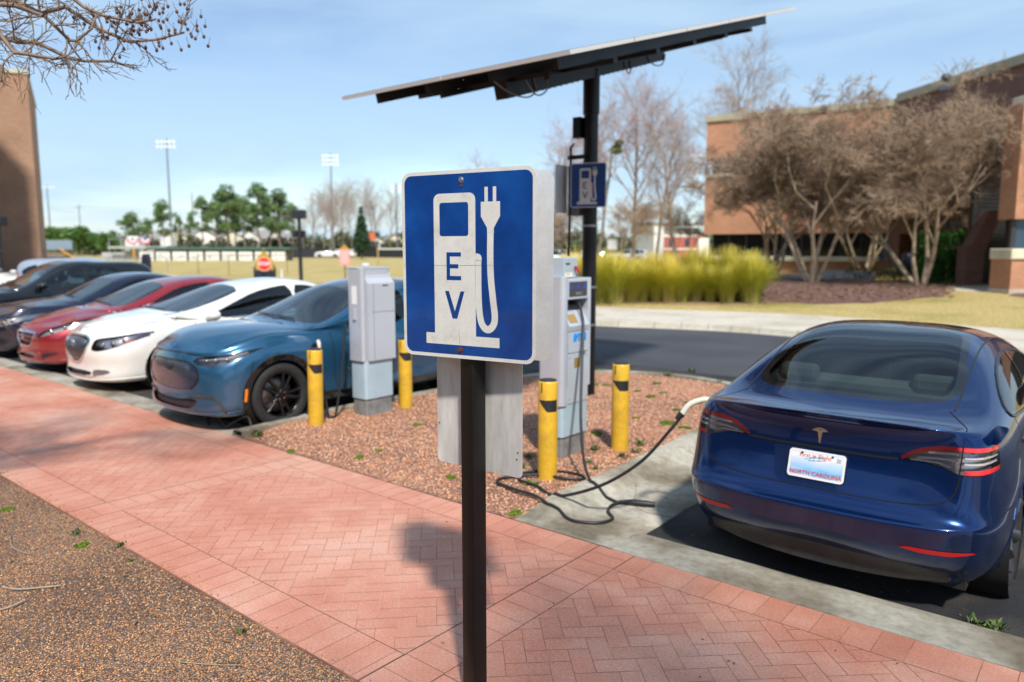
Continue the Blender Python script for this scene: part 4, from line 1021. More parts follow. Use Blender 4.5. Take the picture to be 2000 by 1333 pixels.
def pebble_mat(name, cols, scale, deep=(.16,.08,.06), patch=((.8,.8,.8),(1.1,1.1,1.1))):
    m, nt, b, out = _nt(name); tc = N(nt, 'ShaderNodeTexCoord'); b.inputs['Roughness'].default_value = .8
    nz = N(nt, 'ShaderNodeTexNoise', inp={'Scale': scale*.6, 'Detail': 2.0}); L(nt, tc, 'Object', nz, 'Vector')
    ad = N(nt, 'ShaderNodeMix', data_type='RGBA', blend_type='LINEAR_LIGHT'); ad.inputs[0].default_value = .012; L(nt, tc, 'Object', ad, 6); nt.links.new(nz.outputs['Color'], ad.inputs[7])
    v = N(nt, 'ShaderNodeTexVoronoi', inp={'Scale': scale}); nt.links.new(ad.outputs[2], v.inputs['Vector'])
    sp = N(nt, 'ShaderNodeSeparateColor'); L(nt, v, 'Color', sp, 0)
    k = len(cols); r = ramp(nt, [(i/k, c) for i, c in enumerate(cols)], 'CONSTANT'); L(nt, sp, 0, r, 'Fac')
    ed = ramp(nt, [(.25, (1,1,1)), (.62, (0,0,0))]); L(nt, v, 'Distance', ed, 'Fac')
    mx = N(nt, 'ShaderNodeMix', data_type='RGBA'); L(nt, ed, 'Color', mx, 0); mx.inputs[6].default_value = (*deep, 1); nt.links.new(r.outputs['Color'], mx.inputs[7])
    pn = N(nt, 'ShaderNodeTexNoise', inp={'Scale': .9, 'Detail': 5.0}); L(nt, tc, 'Object', pn, 'Vector')
    pr = ramp(nt, [(.35, patch[0]), (.65, patch[1])]); L(nt, pn, 'Fac', pr, 'Fac')
    m2 = N(nt, 'ShaderNodeMix', data_type='RGBA', blend_type='MULTIPLY'); m2.inputs[0].default_value = 1; nt.links.new(mx.outputs[2], m2.inputs[6]); L(nt, pr, 'Color', m2, 7)
    nt.links.new(m2.outputs[2], b.inputs['Base Color'])
    iv = N(nt, 'ShaderNodeMath', operation='SUBTRACT'); iv.inputs[0].default_value = 1; L(nt, v, 'Distance', iv, 1)
    bp = N(nt, 'ShaderNodeBump', inp={'Strength': 1.0, 'Distance': .006}); L(nt, iv, 0, bp, 'Height'); L(nt, bp, 'Normal', b, 'Normal')
    return m
KX0, KX1 = -60.0, 14.0
def sheet(name, poly, z, m, kind='structure', thick=0.0, label=None):
    mb = MB()
    mb.add([(x, y, z) for x, y in poly], [tuple(range(len(poly)))])
    if thick:
        n = len(poly); mb.add([(x, y, z) for x, y in poly]+[(x, y, z-thick) for x, y in poly], [(i, n+i, n+(i+1) % n, (i+1) % n) for i in range(n)])
    o = mb.build(name, m, kind=kind, label=label)
    return o
# the ground itself: one huge sheet of dormant grass
grass_m = stuff_mat('dormant_grass', [(.30,(.20,.16,.045)),(.5,(.45,.34,.12)),(.70,(.66,.52,.26))], 14, bump=.9, bdist=.05, detail=12, second=(.4, [(.36,(.70,.76,.50)),(.52,(1,1,1))], .85))
sheet('ground', [(-900,-300),(900,-300),(900,1200),(-900,1200)], -.16, grass_m)
asph = stuff_mat('asphalt', [(.3,(.036,.038,.047)),(.55,(.055,.058,.068)),(.75,(.085,.086,.094))], 55, bump=.5, bdist=.006, second=(.5, [(.35,(.75,.75,.78)),(.65,(1.15,1.15,1.12))], 1.0))
asph_new = stuff_mat('asphalt_sealed', [(.3,(.010,.010,.012)),(.55,(.020,.020,.022)),(.78,(.06,.055,.05))], 80, bump=.6, bdist=.006, second=(1.6, [(.40,(.8,.8,.85)),(.62,(2.6,2.3,1.9))], 1.0))
conc = stuff_mat('concrete', [(.3,(.27,.25,.205)),(.5,(.38,.36,.305)),(.7,(.48,.455,.395))], 14, bump=.25, bdist=.004, second=(1.3, [(.36,(.42,.36,.28)),(.50,(.86,.83,.78)),(.60,(1.08,1.07,1.05))], .95))
conc_pale = stuff_mat('concrete_pale', [(.3,(.47,.42,.34)),(.7,(.62,.57,.48))], 6, bump=.2, second=(.7, [(.33,(.72,.68,.6)),(.56,(1,1,1))], .7))
AZ = -.022
# near kerb line of the far lawn, a gentle bend
far_kerb = [(-120,26),(-60,22.5),(-40,19.5),(-28,17.0),(-20,16.2),(-13.75,16.1),(-10.7,16.35),(-9.0,16.95),(-7.8,17.3),(-6.6,17.35),(-4.2,17.1),(-1.8,16.5),(0.5,16.1),(6,15.4),(30,13)]
isl = [(-7.12,4.102),(-7.26,5.6),(-7.16,6.9),(-7.0,8.6),(-6.72,9.35),(-6.2,9.95),(-5.6,10.2),(-4.9,10.25),(-4.3,10.1),(-3.85,9.6),(-3.6,8.9),(-3.45,7.3),(-3.38,5.6),(-3.36,4.102)]
isl_s = [tuple(p) for p in smooth_poly(isl, closed=False, iters=2)]
sheet('parking_asphalt', [(-120,4.3),(30,4.3),(30,11.2),(-120,11.2)], AZ-.004, asph_new)
sheet('road', [(-120,11.19),(40,11.19),(40,12.5)]+list(reversed([(x, y+.02) for x, y in far_kerb])), AZ, asph)
def strip(mb, path, prof, mi=0):
    """sweep profile (offset to the left of the path, z) along a 2-D path"""
    P = [Vector(p) for p in path]; k = len(P); vs = []; m = len(prof)
    for i, p in enumerate(P):
        t = (P[min(i+1,k-1)]-P[max(i-1,0)]).normalized(); n = Vector((-t.y, t.x))
        for o, z in prof: q = p+n*o; vs.append((q.x, q.y, z))
    mb.add(vs, [(i*m+j, (i+1)*m+j, (i+1)*m+j+1, i*m+j+1) for i in range(k-1) for j in range(m-1)], mi, False)
def dense(path, d=.25):
    out = []
    for a, b in zip(path, path[1:]):
        k = max(1, int(math.hypot(b[0]-a[0], b[1]-a[1])/d))
        for j in range(k): out.append((a[0]+(b[0]-a[0])*j/k, a[1]+(b[1]-a[1])*j/k))
    out.append(path[-1]); return out
# far kerb, gutter and pavement, the verge behind
fk = [tuple(p) for p in smooth_poly(far_kerb, closed=False, iters=2)]
kb = MB(); strip(kb, fk, [(-.02,AZ-.03),(-.02,AZ+.006),(.02,AZ+.012),(.05,.11),(.2,.12),(.2,.0)]); kb.build('far_kerb', conc_pale, kind='structure')
jt = MB()
for i in range(3, len(fk)-1, 2):
    a = Vector(fk[i]); t = (Vector(fk[i+1])-a).normalized(); n = Vector((-t.y,t.x))
    jt.add([(*(a+t*.006+n*o),z) for o, z in ((.015,AZ+.02),(.048,.114),(.2,.124))]+[(*(a-t*.006+n*o),z) for o, z in ((.2,.124),(.048,.114),(.015,AZ+.02))], [(0,1,4,5),(1,2,3,4)])
jt.build('kerb_joints', mat('joint_dark', (.10,.09,.075), .9), kind='structure')
pv = MB(); strip(pv, fk, [(.2,.118),(1.9,.14),(3.9,.15),(3.9,.05)]); pv.build('far_pavement', conc_pale, kind='structure')
# rising lawn beyond
kxs = [p[0] for p in fk]; kys = [p[1] for p in fk]
def lawn_z(x, y):
    d = y-np.interp(x, kxs, kys)-3.9
    f = np.interp(x, [-60,-35,-18], [.25,.45,1.0])
    return .15+f*np.interp(d, [0,2,5,10,16,28,200], [0,.06,.18,.32,.42,.47,.47])
lawn = MB(); gx = np.arange(-120, 30.1, 1.5); gd = [0,.5,1,2,3,4.5,6,8,10,13,16,20,28,40,60,90]
lawn.add([(x, np.interp(x, kxs, kys)+3.88+d, float(lawn_z(x, np.interp(x, kxs, kys)+3.9+d))-(0 if d else .03)) for x in gx for d in gd], [(i*len(gd)+j, (i+1)*len(gd)+j, (i+1)*len(gd)+j+1, i*len(gd)+j+1) for i in range(len(gx)-1) for j in range(len(gd)-1)], 0, True)
lawn_o = lawn.build('lawn', grass_m, kind='structure')
# left part of the scene: beyond the parking row the aisle, then dry sports field
# walkway --------------------------------------------------------
gw = [(KX0,2.04),(KX1,2.04),(KX1,4.10),(KX0,4.10)]
joint = stuff_mat('walk_joint', [(.40,(.27,.13,.09)),(.50,(.33,.16,.11)),(.58,(.58,.33,.26)),(.7,(.64,.39,.32))], 1.3, bump=.0, detail=3)
sheet('walk_base', gw, -.0025, joint, thick=.12)
def walk_material():
    m, nt, b, out = _nt('stamped_concrete'); tc = N(nt, 'ShaderNodeTexCoord'); b.inputs['Roughness'].default_value = .72
    at_ = N(nt, 'ShaderNodeAttribute', attribute_name='tone'); 
    n1 = N(nt, 'ShaderNodeTexNoise', inp={'Scale': 1.1, 'Detail': 6.0, 'Roughness': .6}); L(nt, tc, 'Object', n1, 'Vector')
    r1 = ramp(nt, [(.30,(.47,.175,.11)),(.46,(.56,.245,.165)),(.58,(.61,.315,.225)),(.72,(.63,.37,.29))]); L(nt, n1, 'Fac', r1, 'Fac')
    n2 = N(nt, 'ShaderNodeTexNoise', inp={'Scale': 70.0, 'Detail': 6.0}); L(nt, tc, 'Object', n2, 'Vector')
    r2 = ramp(nt, [(.3,(.84,.82,.8)),(.7,(1.1,1.1,1.12))]); L(nt, n2, 'Fac', r2, 'Fac')
    mx = N(nt, 'ShaderNodeMix', data_type='RGBA', blend_type='MULTIPLY'); mx.inputs[0].default_value = 1; L(nt, r1, 'Color', mx, 6); L(nt, r2, 'Color', mx, 7)
    r3 = ramp(nt, [(0,(.86,.78,.74)),(.5,(1,1,1)),(1,(1.06,1.08,1.1))]); L(nt, at_, 'Fac', r3, 'Fac')
    m3 = N(nt, 'ShaderNodeMix', data_type='RGBA', blend_type='MULTIPLY'); m3.inputs[0].default_value = 1; nt.links.new(mx.outputs[2], m3.inputs[6]); L(nt, r3, 'Color', m3, 7)
    # small dark spots
    v = N(nt, 'ShaderNodeTexVoronoi', inp={'Scale': 2.2}); L(nt, tc, 'Object', v, 'Vector')
    r4 = ramp(nt, [(.012,(.25,.2,.2)),(.028,(1,1,1))]); L(nt, v, 'Distance', r4, 'Fac')
    m4 = N(nt, 'ShaderNodeMix', data_type='RGBA', blend_type='MULTIPLY'); m4.inputs[0].default_value = 1; nt.links.new(m3.outputs[2], m4.inputs[6]); L(nt, r4, 'Color', m4, 7)
    nt.links.new(m4.outputs[2], b.inputs['Base Color'])
    bp = N(nt, 'ShaderNodeBump', inp={'Strength': .35, 'Distance': .003}); L(nt, n2, 'Fac', bp, 'Height'); L(nt, bp, 'Normal', b, 'Normal')
    return m
def build_walk():
    A, Bb = .215, .1075; rr = random.Random(3); polys = []
    XJ = -2.62   # the band crossing the walk
    def clip(poly, x0, x1, y0, y1):
        for ax, lim, sg in ((0,x0,1),(0,x1,-1),(1,y0,1),(1,y1,-1)):
            out = []; n = len(poly)
            for i in range(n):
                p, q = poly[i], poly[(i+1) % n]; dp = (p[ax]-lim)*sg; dq = (q[ax]-lim)*sg
                if dp >= 0: out.append(p)
                if (dp >= 0) != (dq >= 0): t = dp/(dp-dq); out.append((p[0]+(q[0]-p[0])*t, p[1]+(q[1]-p[1])*t))
            poly = out
            if len(poly) < 3: return None
        return poly
    def field(x0, x1, y0, y1, ang, gap=.0035):
        ca, sa = math.cos(ang), math.sin(ang)
        cx, cy = (x0+x1)/2, (y0+y1)/2; rad = math.hypot(x1-x0, y1-y0)/2+.5; n = int(rad/Bb)+3
        # herringbone: horizontal brick at (i+j... ) standard 2:1 tiling
        for i in range(-n, n):
            for j in range(-n, n):
                u = (i*2 + 0)*Bb; 
                # cell on lattice generated by (1,1) and (2,-2) in units of Bb
                bx = (i + 2*j)*Bb; by = (i - 2*j)*Bb
                for (px, py, w, h) in ((bx, by, 2*Bb, Bb), (bx-Bb+Bb, by+Bb, Bb, 2*Bb)):
                    c = (px+w/2, py+h/2)
                    wx = c[0]*ca-c[1]*sa+cx; wy = c[0]*sa+c[1]*ca+cy
                    if not (x0-.3 < wx < x1+.3 and y0-.3 < wy < y1+.3): continue
                    g = gap/2; q = [(px+g,py+g),(px+w-g,py+g),(px+w-g,py+h-g),(px+g,py+h-g)]
                    q = [(x*ca-y*sa+cx, x*sa+y*ca+cy) for x, y in q]
                    q = clip(q, x0, x1, y0, y1)
                    if q: polys.append(q)
    def soldier(x0, x1, y0, y1, step=.15, along='x'):
        g = .002
        if along == 'x':
            x = x0
            while x < x1-.01:
                e = min(x+step, x1); polys.append([(x+g,y0+g),(e-g,y0+g),(e-g,y1-g),(x+g,y1-g)]); x = e
        else:
            y = y0
            while y < y1-.01:
                e = min(y+step, y1); polys.append([(x0+g,y+g),(x1-g,y+g),(x1-g,e-g),(x0+g,e-g)]); y = e
    joints = [-42.0,-36.0,-30.0,-24.0,-19.0,-14.3,-9.6,-6.1,XJ,1.2,5,9]
    edges = [KX0]+joints+[KX1]
    for k, (a, b_) in enumerate(zip(edges, edges[1:])):
        x0 = a+(.27 if k else 0)+.003; x1 = b_-.003
        far_ = x1 < -22
        soldier(x0, x1, 2.04, 2.33); soldier(x0, x1, 3.83, 4.10)
        if far_: polys.append([(x0,2.333),(x1,2.333),(x1,3.827),(x0,3.827)])
        else: field(x0, x1, 2.333, 3.827, R(45+rr.uniform(-1.5,1.5)))
        if k: soldier(a+.003, a+.27, 2.04, 4.10, .15, 'y')
    sm = MB()
    for yy in (2.3315, 3.8285): sm.add([(KX0,yy-.004,-.0012),(KX1,yy-.004,-.0012),(KX1,yy+.004,-.0012),(KX0,yy+.004,-.0012)], [(0,1,2,3)])
    for xx in joints[3:]:
        for d_ in (.0, .2715): sm.add([(xx+d_-.004,2.04,-.0009),(xx+d_+.004,2.04,-.0009),(xx+d_+.004,4.1,-.0009),(xx+d_-.004,4.1,-.0009)], [(0,1,2,3)])
    sm.build('walk_seams', mat('seam_dark', (.09,.055,.04), .95), kind='structure')
    mb = MB()
    for q in polys: mb.add([(x, y, 0) for x, y in q], [tuple(range(len(q)))])
    o = mb.build('brick_walk', walk_material(), kind='structure')
    a = o.data.attributes.new('tone', 'FLOAT', 'FACE'); a.data.foreach_set('value', [rr.gauss(.5,.11) for _ in o.data.polygons])
build_walk()
# near kerb strip
kx = MB()
strip(kx, [(x, 4.10) for x in np.arange(KX0, -7.0, 1.0)]+[(-7.12,4.10)], [(0,-.1),(0,.004),(.16,.008),(.36,-.008),(.40,AZ-.01)])
strip(kx, [(-2.52,4.10)]+[(x, 4.10) for x in np.arange(-2.0, KX1, .5)], [(0,-.1),(0,.004),(.30,.006),(.385,-.004),(.405,AZ-.01)])
kx.build('near_kerb', conc, kind='structure')
# rolled kerb and gutter between island and the charging bay
ap = MB(); vs = []; ys = np.arange(4.10, 10.0, .15); prof = [(0,.072),(.12,.076),(.19,.058),(.27,.0),(.38,-.016),(.60,-.018),(.86,-.015),(.87,-.06)]
def edge_x(y):
    return np.interp(y, [4.1,5.6,7.3,8.9,9.6,10.1], [-3.37,-3.38,-3.45,-3.6,-3.85,-4.3])
for y in ys:
    f = min(1, max(0, (y-4.1)/.55)); f = f*f*(3-2*f)
    for o, z in prof:
        z2 = (.003-.02*o)*(1-f)+z*f if o < .87 else z
        if y > 4.1: vs.append((edge_x(y)+o, y, z2))
        else: vs.append((edge_x(y)+o, y, .004))
m_ = len(prof); ap.add(vs, [(i*m_+j, i*m_+j+1, (i+1)*m_+j+1, (i+1)*m_+j) for i in range(len(ys)-1) for j in range(m_-1)], 0, True)
ap.build('gutter_apron', conc, kind='structure')
cr = MB()
for pts in ([(-3.37,5.02),(-3.1,4.95),(-2.9,4.99),(-2.72,4.9),(-2.5,4.93)], [(-2.62,4.12),(-2.55,4.3),(-2.52,4.5)], [(-2.9,4.98),(-2.98,5.2),(-3.1,5.4)]):
    q = dense(pts, .06); P = [Vector((x+rnd.uniform(-.008,.008), y+rnd.uniform(-.008,.008), -.028 if x < -2.6 else .0)) for x, y in q]
# left kerb of the island and the rounded end
lk = MB(); pth = [(x, y) for x, y in isl_s]
strip(lk, list(reversed(pth)), [(-.0,.0),(-.0,.014),(-.13,.016),(-.15,.0),(-.16,AZ-.02)]) if False else None
i0 = [i for i, p in enumerate(pth) if p[1] > 4.2 and p[0] < -5][0]
endi = [i for i, p in enumerate(pth) if p[0] > -3.9][0]
seg = pth[:endi+3]
strip(lk, seg, [(.0,.0),(.0,.070),(.13,.074),(.15,.05),(.17,AZ-.02)])
lk.build('island_kerb', conc, kind='structure')
peb_cols = [(.68,.29,.13),(.56,.22,.11),(.76,.38,.19),(.46,.23,.15),(.70,.43,.28),(.38,.19,.13),(.80,.46,.24),(.64,.31,.16),(.26,.17,.15),(.72,.56,.42)]
def island_z(y):
    t = np.clip((np.asarray(y, float)-4.1)/.7, 0, 1); return .003+.047*t*t*(3-2*t)
def isl_span(y):
    xs = []
    for p, q in zip(isl_s, isl_s[1:]):
        if (p[1]-y)*(q[1]-y) <= 0 and p[1] != q[1]: xs.append(p[0]+(q[0]-p[0])*(y-p[1])/(q[1]-p[1]))
    return min(xs), max(xs)
im = MB(); ys_ = list(np.arange(4.103, 10.2, .12))
for y in ys_:
    xa, xb = isl_span(y)
    for i in range(9): im.v.append((xa+(xb-xa)*i/8, y, float(island_z(y))))
for i in range(len(ys_)-1):
    for j in range(8): im.f.append((i*9+j, i*9+j+1, (i+1)*9+j+1, (i+1)*9+j)); im.m.append(0); im.sm.append(True)
im.build('island_pebbles', pebble_mat('pebble_red', peb_cols, 62, patch=((.72,.68,.66),(1.15,1.1,1.05))), kind='structure')
gcols = [(.66,.28,.10),(.54,.23,.09),(.74,.37,.14),(.32,.19,.14),(.60,.40,.26),(.17,.14,.135),(.72,.46,.24),(.50,.29,.17),(.20,.17,.17),(.66,.30,.15)]
gm = pebble_mat('pebble_mixed', gcols, 100, deep=(.09,.055,.035), patch=((.62,.6,.6),(1.12,1.1,1.05)))
sheet('gravel_bed', [(KX0,-14),(KX1,-14),(KX1,2.04),(KX0,2.04)], -.014, gm)
# loose stones lying on both beds (uncountable)
def stones(name, n, region, z, size, cols, seed):
    r = np.random.default_rng(seed); ico = bmesh.new(); bmesh.ops.create_icosphere(ico, subdivisions=1, radius=1)
    bv = np.array([v.co[:] for v in ico.verts]); bf = np.array([[v.index for v in f.verts] for f in ico.faces]); ico.free()
    pos = region(r, n); n = len(pos)
    s = r.uniform(size[0], size[1], (n,1,1))*np.stack([r.uniform(.8,1.25,n), r.uniform(.6,1.0,n), r.uniform(.4,.7,n)], 1)[:,None,:]
    V = bv[None]*s*(1+r.normal(0,.10,(n,len(bv),1))); a = r.uniform(0,6.28,n); c, s_ = np.cos(a)[:,None], np.sin(a)[:,None]
    X = V[...,0]*c-V[...,1]*s_+pos[:,0:1]; Y = V[...,0]*s_+V[...,1]*c+pos[:,1:2]; Z = V[...,2]+(z(pos[:,1:2]) if callable(z) else z)+r.uniform(0,.003,(n,1))
    V = np.stack([X,Y,Z],-1).reshape(-1,3); Fc = (bf[None]+(np.arange(n)*len(bv))[:,None,None]).reshape(-1,3)
    me = bpy.data.meshes.new(name); me.vertices.add(len(V)); me.vertices.foreach_set('co', V.ravel()); me.loops.add(len(Fc)*3); me.loops.foreach_set('vertex_index', Fc.ravel().astype(np.int32))
    me.polygons.add(len(Fc)); me.polygons.foreach_set('loop_start', np.arange(0, len(Fc)*3, 3, dtype=np.int32)); me.polygons.foreach_set('use_smooth', np.ones(len(Fc), bool))
    at_ = me.attributes.new('tone', 'FLOAT', 'FACE'); at_.data.foreach_set('value', np.repeat(r.uniform(0,1,n), len(bf)))
    me.update(); me.validate()
    m, nt, b, out = _nt(name+'_stone'); b.inputs['Roughness'].default_value = .65
    an = N(nt, 'ShaderNodeAttribute', attribute_name='tone'); k = len(cols); rp = ramp(nt, [(i/k, c) for i, c in enumerate(cols)], 'CONSTANT'); L(nt, an, 'Fac', rp, 'Fac'); L(nt, rp, 'Color', b, 'Base Color')
    me.materials.append(m); o = bpy.data.objects.new(name, me); col.objects.link(o); return tag(o, kind='stuff')
def reg_near(r, n):
    x = -1.6-r.exponential(2.2, n); y = 2.03-np.abs(r.uniform(0, 3.2, n)); return np.stack([x, y], 1)[(x > -11)]
stones('loose_gravel', 60000, reg_near, -.013, (.003,.0066), gcols, 1)
def reg_edge(r, n): return np.stack([r.uniform(-9,-1.5,n), 2.04+r.exponential(.03,n)], 1)
stones('stray_stones', 500, reg_edge, .001, (.003,.006), gcols, 4)
def reg_isl(r, n):
    x = r.uniform(-7.2,-3.36,n); y = r.uniform(4.14,10.2,n); k = [inpoly(a, b, isl_s) for a, b in zip(x, y)]; return np.stack([x, y], 1)[np.array(k)]
stones('loose_pebbles', 30000, reg_isl, island_z, (.005,.012), peb_cols, 2)
# painted bay lines
white_line = mat('road_paint', (.62,.62,.60), .7, var=.25, vscale=25, dirt=.6, dirtcol=(.12,.12,.12), dscale=14)
for k, x in enumerate((-9.85,-12.6,-15.1,-18.0,-21.8,.6,3.4)):
    sheet('bay_line', [(x-.05,4.62),(x+.05,4.62),(x+.05,9.6),(x-.05,9.6)], AZ+.002, white_line)
# weeds
weed_m = mat('weed_green', (.07,.115,.02), .6, var=.4, vscale=40)
moss_m = mat('moss_green', (.13,.21,.015), .8, var=.35, vscale=60, bump=.6, bscale=120)
def weed(x, y, z, s, flat=False):
    mb = MB(); n = int(10+22*s/.08); 
    for i in range(n):
        a = rnd.uniform(0,6.28); l = s*rnd.uniform(.3,1); w = l*rnd.uniform(.22,.4); rad = s*rnd.uniform(0,.9)*.8
        p = Vector((math.cos(a)*rad, math.sin(a)*rad, 0)); b2 = rnd.uniform(0,6.28); h = l*rnd.uniform(.15,.4 if flat else .9)
        d = Vector((math.cos(b2), math.sin(b2), 0))*l*.6; sd_ = Vector((-math.sin(b2), math.cos(b2), 0))*w*.5
        mb.add([p, p+d*.5+sd_+Vector((0,0,h*.7)), p+d+Vector((0,0,h)), p+d*.5-sd_+Vector((0,0,h*.7))], [(0,1,2,3)])
    o = mb.build('weed', weed_m, kind=None); o.location = (x, y, z); return o

# dry leaves blown on the beds and the walk
def leaves(name, n, reg, z, seed, size=(.008,.022)):
    r = np.random.default_rng(seed); P = reg(r, n); mb = MB()
    for x, y in P:
        a = r.uniform(0,6.28); s = r.uniform(*size); c, q = math.cos(a)*s, math.sin(a)*s; h = r.uniform(.1,.6)*s; zz = z(x, y) if callable(z) else z
        mb.add([(x-c,y-q,zz+.002),(x+q*.45,y-c*.45,zz+h),(x+c,y+q,zz+.003),(x-q*.45,y+c*.45,zz+h*.7)], [(0,1,2,3)])
    return mb.build(name, mat('dry_leaf', (.24,.12,.05), .8, var=.5, vscale=9), kind='stuff')
leaves('leaf_litter', 260, lambda r, n: np.stack([r.uniform(-9,-1.5,n), 2.03-r.exponential(.7,n)],1), -.006, 3)
leaves('leaf_litter', 45, lambda r, n: np.stack([r.uniform(-9,0.5,n), r.uniform(2.05,4.5,n)],1), .002, 5, (.005,.014))
leaves('leaf_litter', 60, lambda r, n: np.stack([r.uniform(-2.4,1,n), 4.52+r.exponential(.25,n)],1), AZ, 6, (.006,.016))
leaves('leaf_litter', 120, lambda r, n: np.stack([r.uniform(-7.0,-3.5,n), r.uniform(4.2,9.5,n)],1), lambda x, y: float(island_z(y))+.006, 7)
# ================================================================ vegetation
class Tubes:
    """many tapered prisms collected with numpy"""
    def __init__(s): s.a = []; s.b = []; s.ra = []; s.rb = []
    def seg(s, a, b, ra, rb): s.a.append(a[:]); s.b.append(b[:]); s.ra.append(ra); s.rb.append(rb)
    def mesh(s, name, n, m):
        a = np.array(s.a); b = np.array(s.b); ra = np.array(s.ra)[:,None,None]; rb = np.array(s.rb)[:,None,None]
        d = b-a; d /= np.linalg.norm(d, axis=1)[:,None]+1e-9; t = np.where(np.abs(d[:,2:3]) < .9, [[0,0,1.]], [[1.,0,0]])
        u = np.cross(d, t); u /= np.linalg.norm(u, axis=1)[:,None]+1e-9; w = np.cross(d, u)
        an = np.arange(n)*2*np.pi/n; ring = u[:,None]*np.cos(an)[None,:,None]+w[:,None]*np.sin(an)[None,:,None]
        V = np.concatenate([a[:,None]+ring*ra, b[:,None]+ring*rb], 1).reshape(-1,3)
        k = len(a); base = (np.arange(k)*2*n)[:,None,None]; i = np.arange(n); F = np.stack([i, (i+1) % n, n+(i+1) % n, n+i], 1)[None]+base
        F = F.reshape(-1,4); me = bpy.data.meshes.new(name); me.vertices.add(len(V)); me.vertices.foreach_set('co', V.ravel())
        me.loops.add(len(F)*4); me.loops.foreach_set('vertex_index', F.ravel().astype(np.int32)); me.polygons.add(len(F))
        me.polygons.foreach_set('loop_start', np.arange(0, len(F)*4, 4, dtype=np.int32)); me.polygons.foreach_set('use_smooth', np.ones(len(F), bool)); me.update()
        me.materials.append(m); return me
def grow(r, T, p, d, ln, rad, lvl, sp):
    """sp: dict(maxlvl, seg, kids, ratio, spread, up, wob)"""
    n = sp['seg'][min(lvl, len(sp['seg'])-1)]; pts = [p]; q = p.copy(); dd = d.copy()
    for i in range(n):
        dd = (dd+Vector((r.gauss(0,1), r.gauss(0,1), r.gauss(0,1)))*sp['wob']+Vector((0,0,sp['up']*(1 if lvl < 2 else .4)))).normalized()
        q2 = q+dd*ln/n; r0 = rad*(1-.55*i/n); r1 = rad*(1-.55*(i+1)/n)
        T[0 if lvl <= sp['trunk'] else 1].seg(q, q2, r0, r1); q = q2; pts.append(q)
    if lvl >= sp['maxlvl']: return
    k = sp['kids'][min(lvl, len(sp['kids'])-1)]
    for c in range(k):
        t = sp.get('t0', .35)+(1-sp.get('t0', .35))*(c+r.random()*.8)/k if lvl else .45+.55*(c+.5)/k
        f = min(.999, t)*n; i = int(f); b = pts[i].lerp(pts[i+1], f-i)
        ax = dd.orthogonal().normalized(); ax = Matrix.Rotation(r.uniform(0,6.283), 3, dd) @ ax
        sprd = sp['spread'][min(lvl, len(sp['spread'])-1)]*r.uniform(.7,1.25)
        nd = (dd*math.cos(sprd)+ax*math.sin(sprd)).normalized()
        grow(r, T, b, nd, ln*sp['ratio'][min(lvl, len(sp['ratio'])-1)]*r.uniform(.75,1.2), max(rad*.55*(1-.3*t), sp['rmin']), lvl+1, sp)
bark_tan = mat('bark_smooth', (.40,.31,.21), .75, var=.45, vscale=5, bump=.3, bscale=25)
bark_grey = mat('bark_grey', (.20,.165,.13), .85, var=.4, vscale=3, bump=.4, bscale=20)
twig_brown = mat('twig_brown', (.35,.25,.17), .85, var=.4, vscale=1.2)
twig_grey = mat('twig_grey', (.36,.29,.25), .85, var=.3, vscale=1.0)
twig_pink = mat('twig_pink', (.42,.29,.255), .85, var=.3, vscale=1.0)
def tree_meshes(seed, stems, height, sp, mt, mc, r0, lean=.35, n0=7, n1=3):
    r = random.Random(seed); T = [Tubes(), Tubes()]
    for k in range(stems):
        a = 2*math.pi*(k+r.random()*.6)/stems; l = lean*r.uniform(.6,1.3) if stems > 1 else .04
        d = Vector((math.cos(a)*l, math.sin(a)*l, 1)).normalized(); b = Vector((math.cos(a)*r0*1.1*(stems > 1), math.sin(a)*r0*1.1*(stems > 1), -.05))
        grow(r, T, b, d, height*sp['len0'], r0*r.uniform(.8,1.1), 0, sp)
    return T[0].mesh('trunk', n0, mt), T[1].mesh('crown', n1, mc)
def plant_tree(meshes, loc, rz, s, label, cat='tree', group=None, name='bare_tree', names=('trunk','crown')):
    e = empty(name, loc, rz, label, cat, group); e.scale = (s,)*3 if not isinstance(s, tuple) else s
    for me, nm in zip(meshes, names):
        o = bpy.data.objects.new(nm, me); col.objects.link(o); o.parent = e
    return e
def gz(x, y): return float(lawn_z(x, y))
def on_lawn(px, D, dz=0.0):
    p = at(px, 500, D); p.z = gz(p.x, p.y)+dz; return p
myr = dict(maxlvl=6, seg=[3,3,3,2,2,1,1], kids=[3,4,4,5,5,4], ratio=[.72,.66,.62,.60,.55], spread=[.45,.55,.6,.7,.8], up=.06, wob=.14, rmin=.009, trunk=1, len0=.44)
A1 = tree_meshes(11, 5, 7.6, myr, bark_tan, twig_brown, .085, .42)
A2 = tree_meshes(23, 4, 7.2, myr, bark_tan, twig_brown, .10, .34)
g_ = 'bare crape myrtles in front of the brick building'
plant_tree(A1, on_lawn(1588, 31), 1.0, (1.3,1.3,1.06), 'wide bare many-stemmed tree with pale trunks in the mulch bed', group=g_)
plant_tree(A2, on_lawn(1800, 29.5), 2.1, (1.2,1.2,1.06), 'bare tree with forked tan trunk nearest the hedge and staircase', group=g_)
plant_tree(A2, on_lawn(1510, 35), 4.1, (1.15,1.15,.95), 'bare tree between the tall yellow grass and the wide many-stemmed tree', group=g_)
plant_tree(A1, on_lawn(1850, 35.5), 3.3, (1.0,1.0,1.0), 'bare tree close to the building wall behind the hedge tree', group=g_)
plant_tree(A1, on_lawn(1690, 37), 5.3, (1.2,1.2,.95), 'bare tree right behind the gap between the two front myrtles', group=g_)
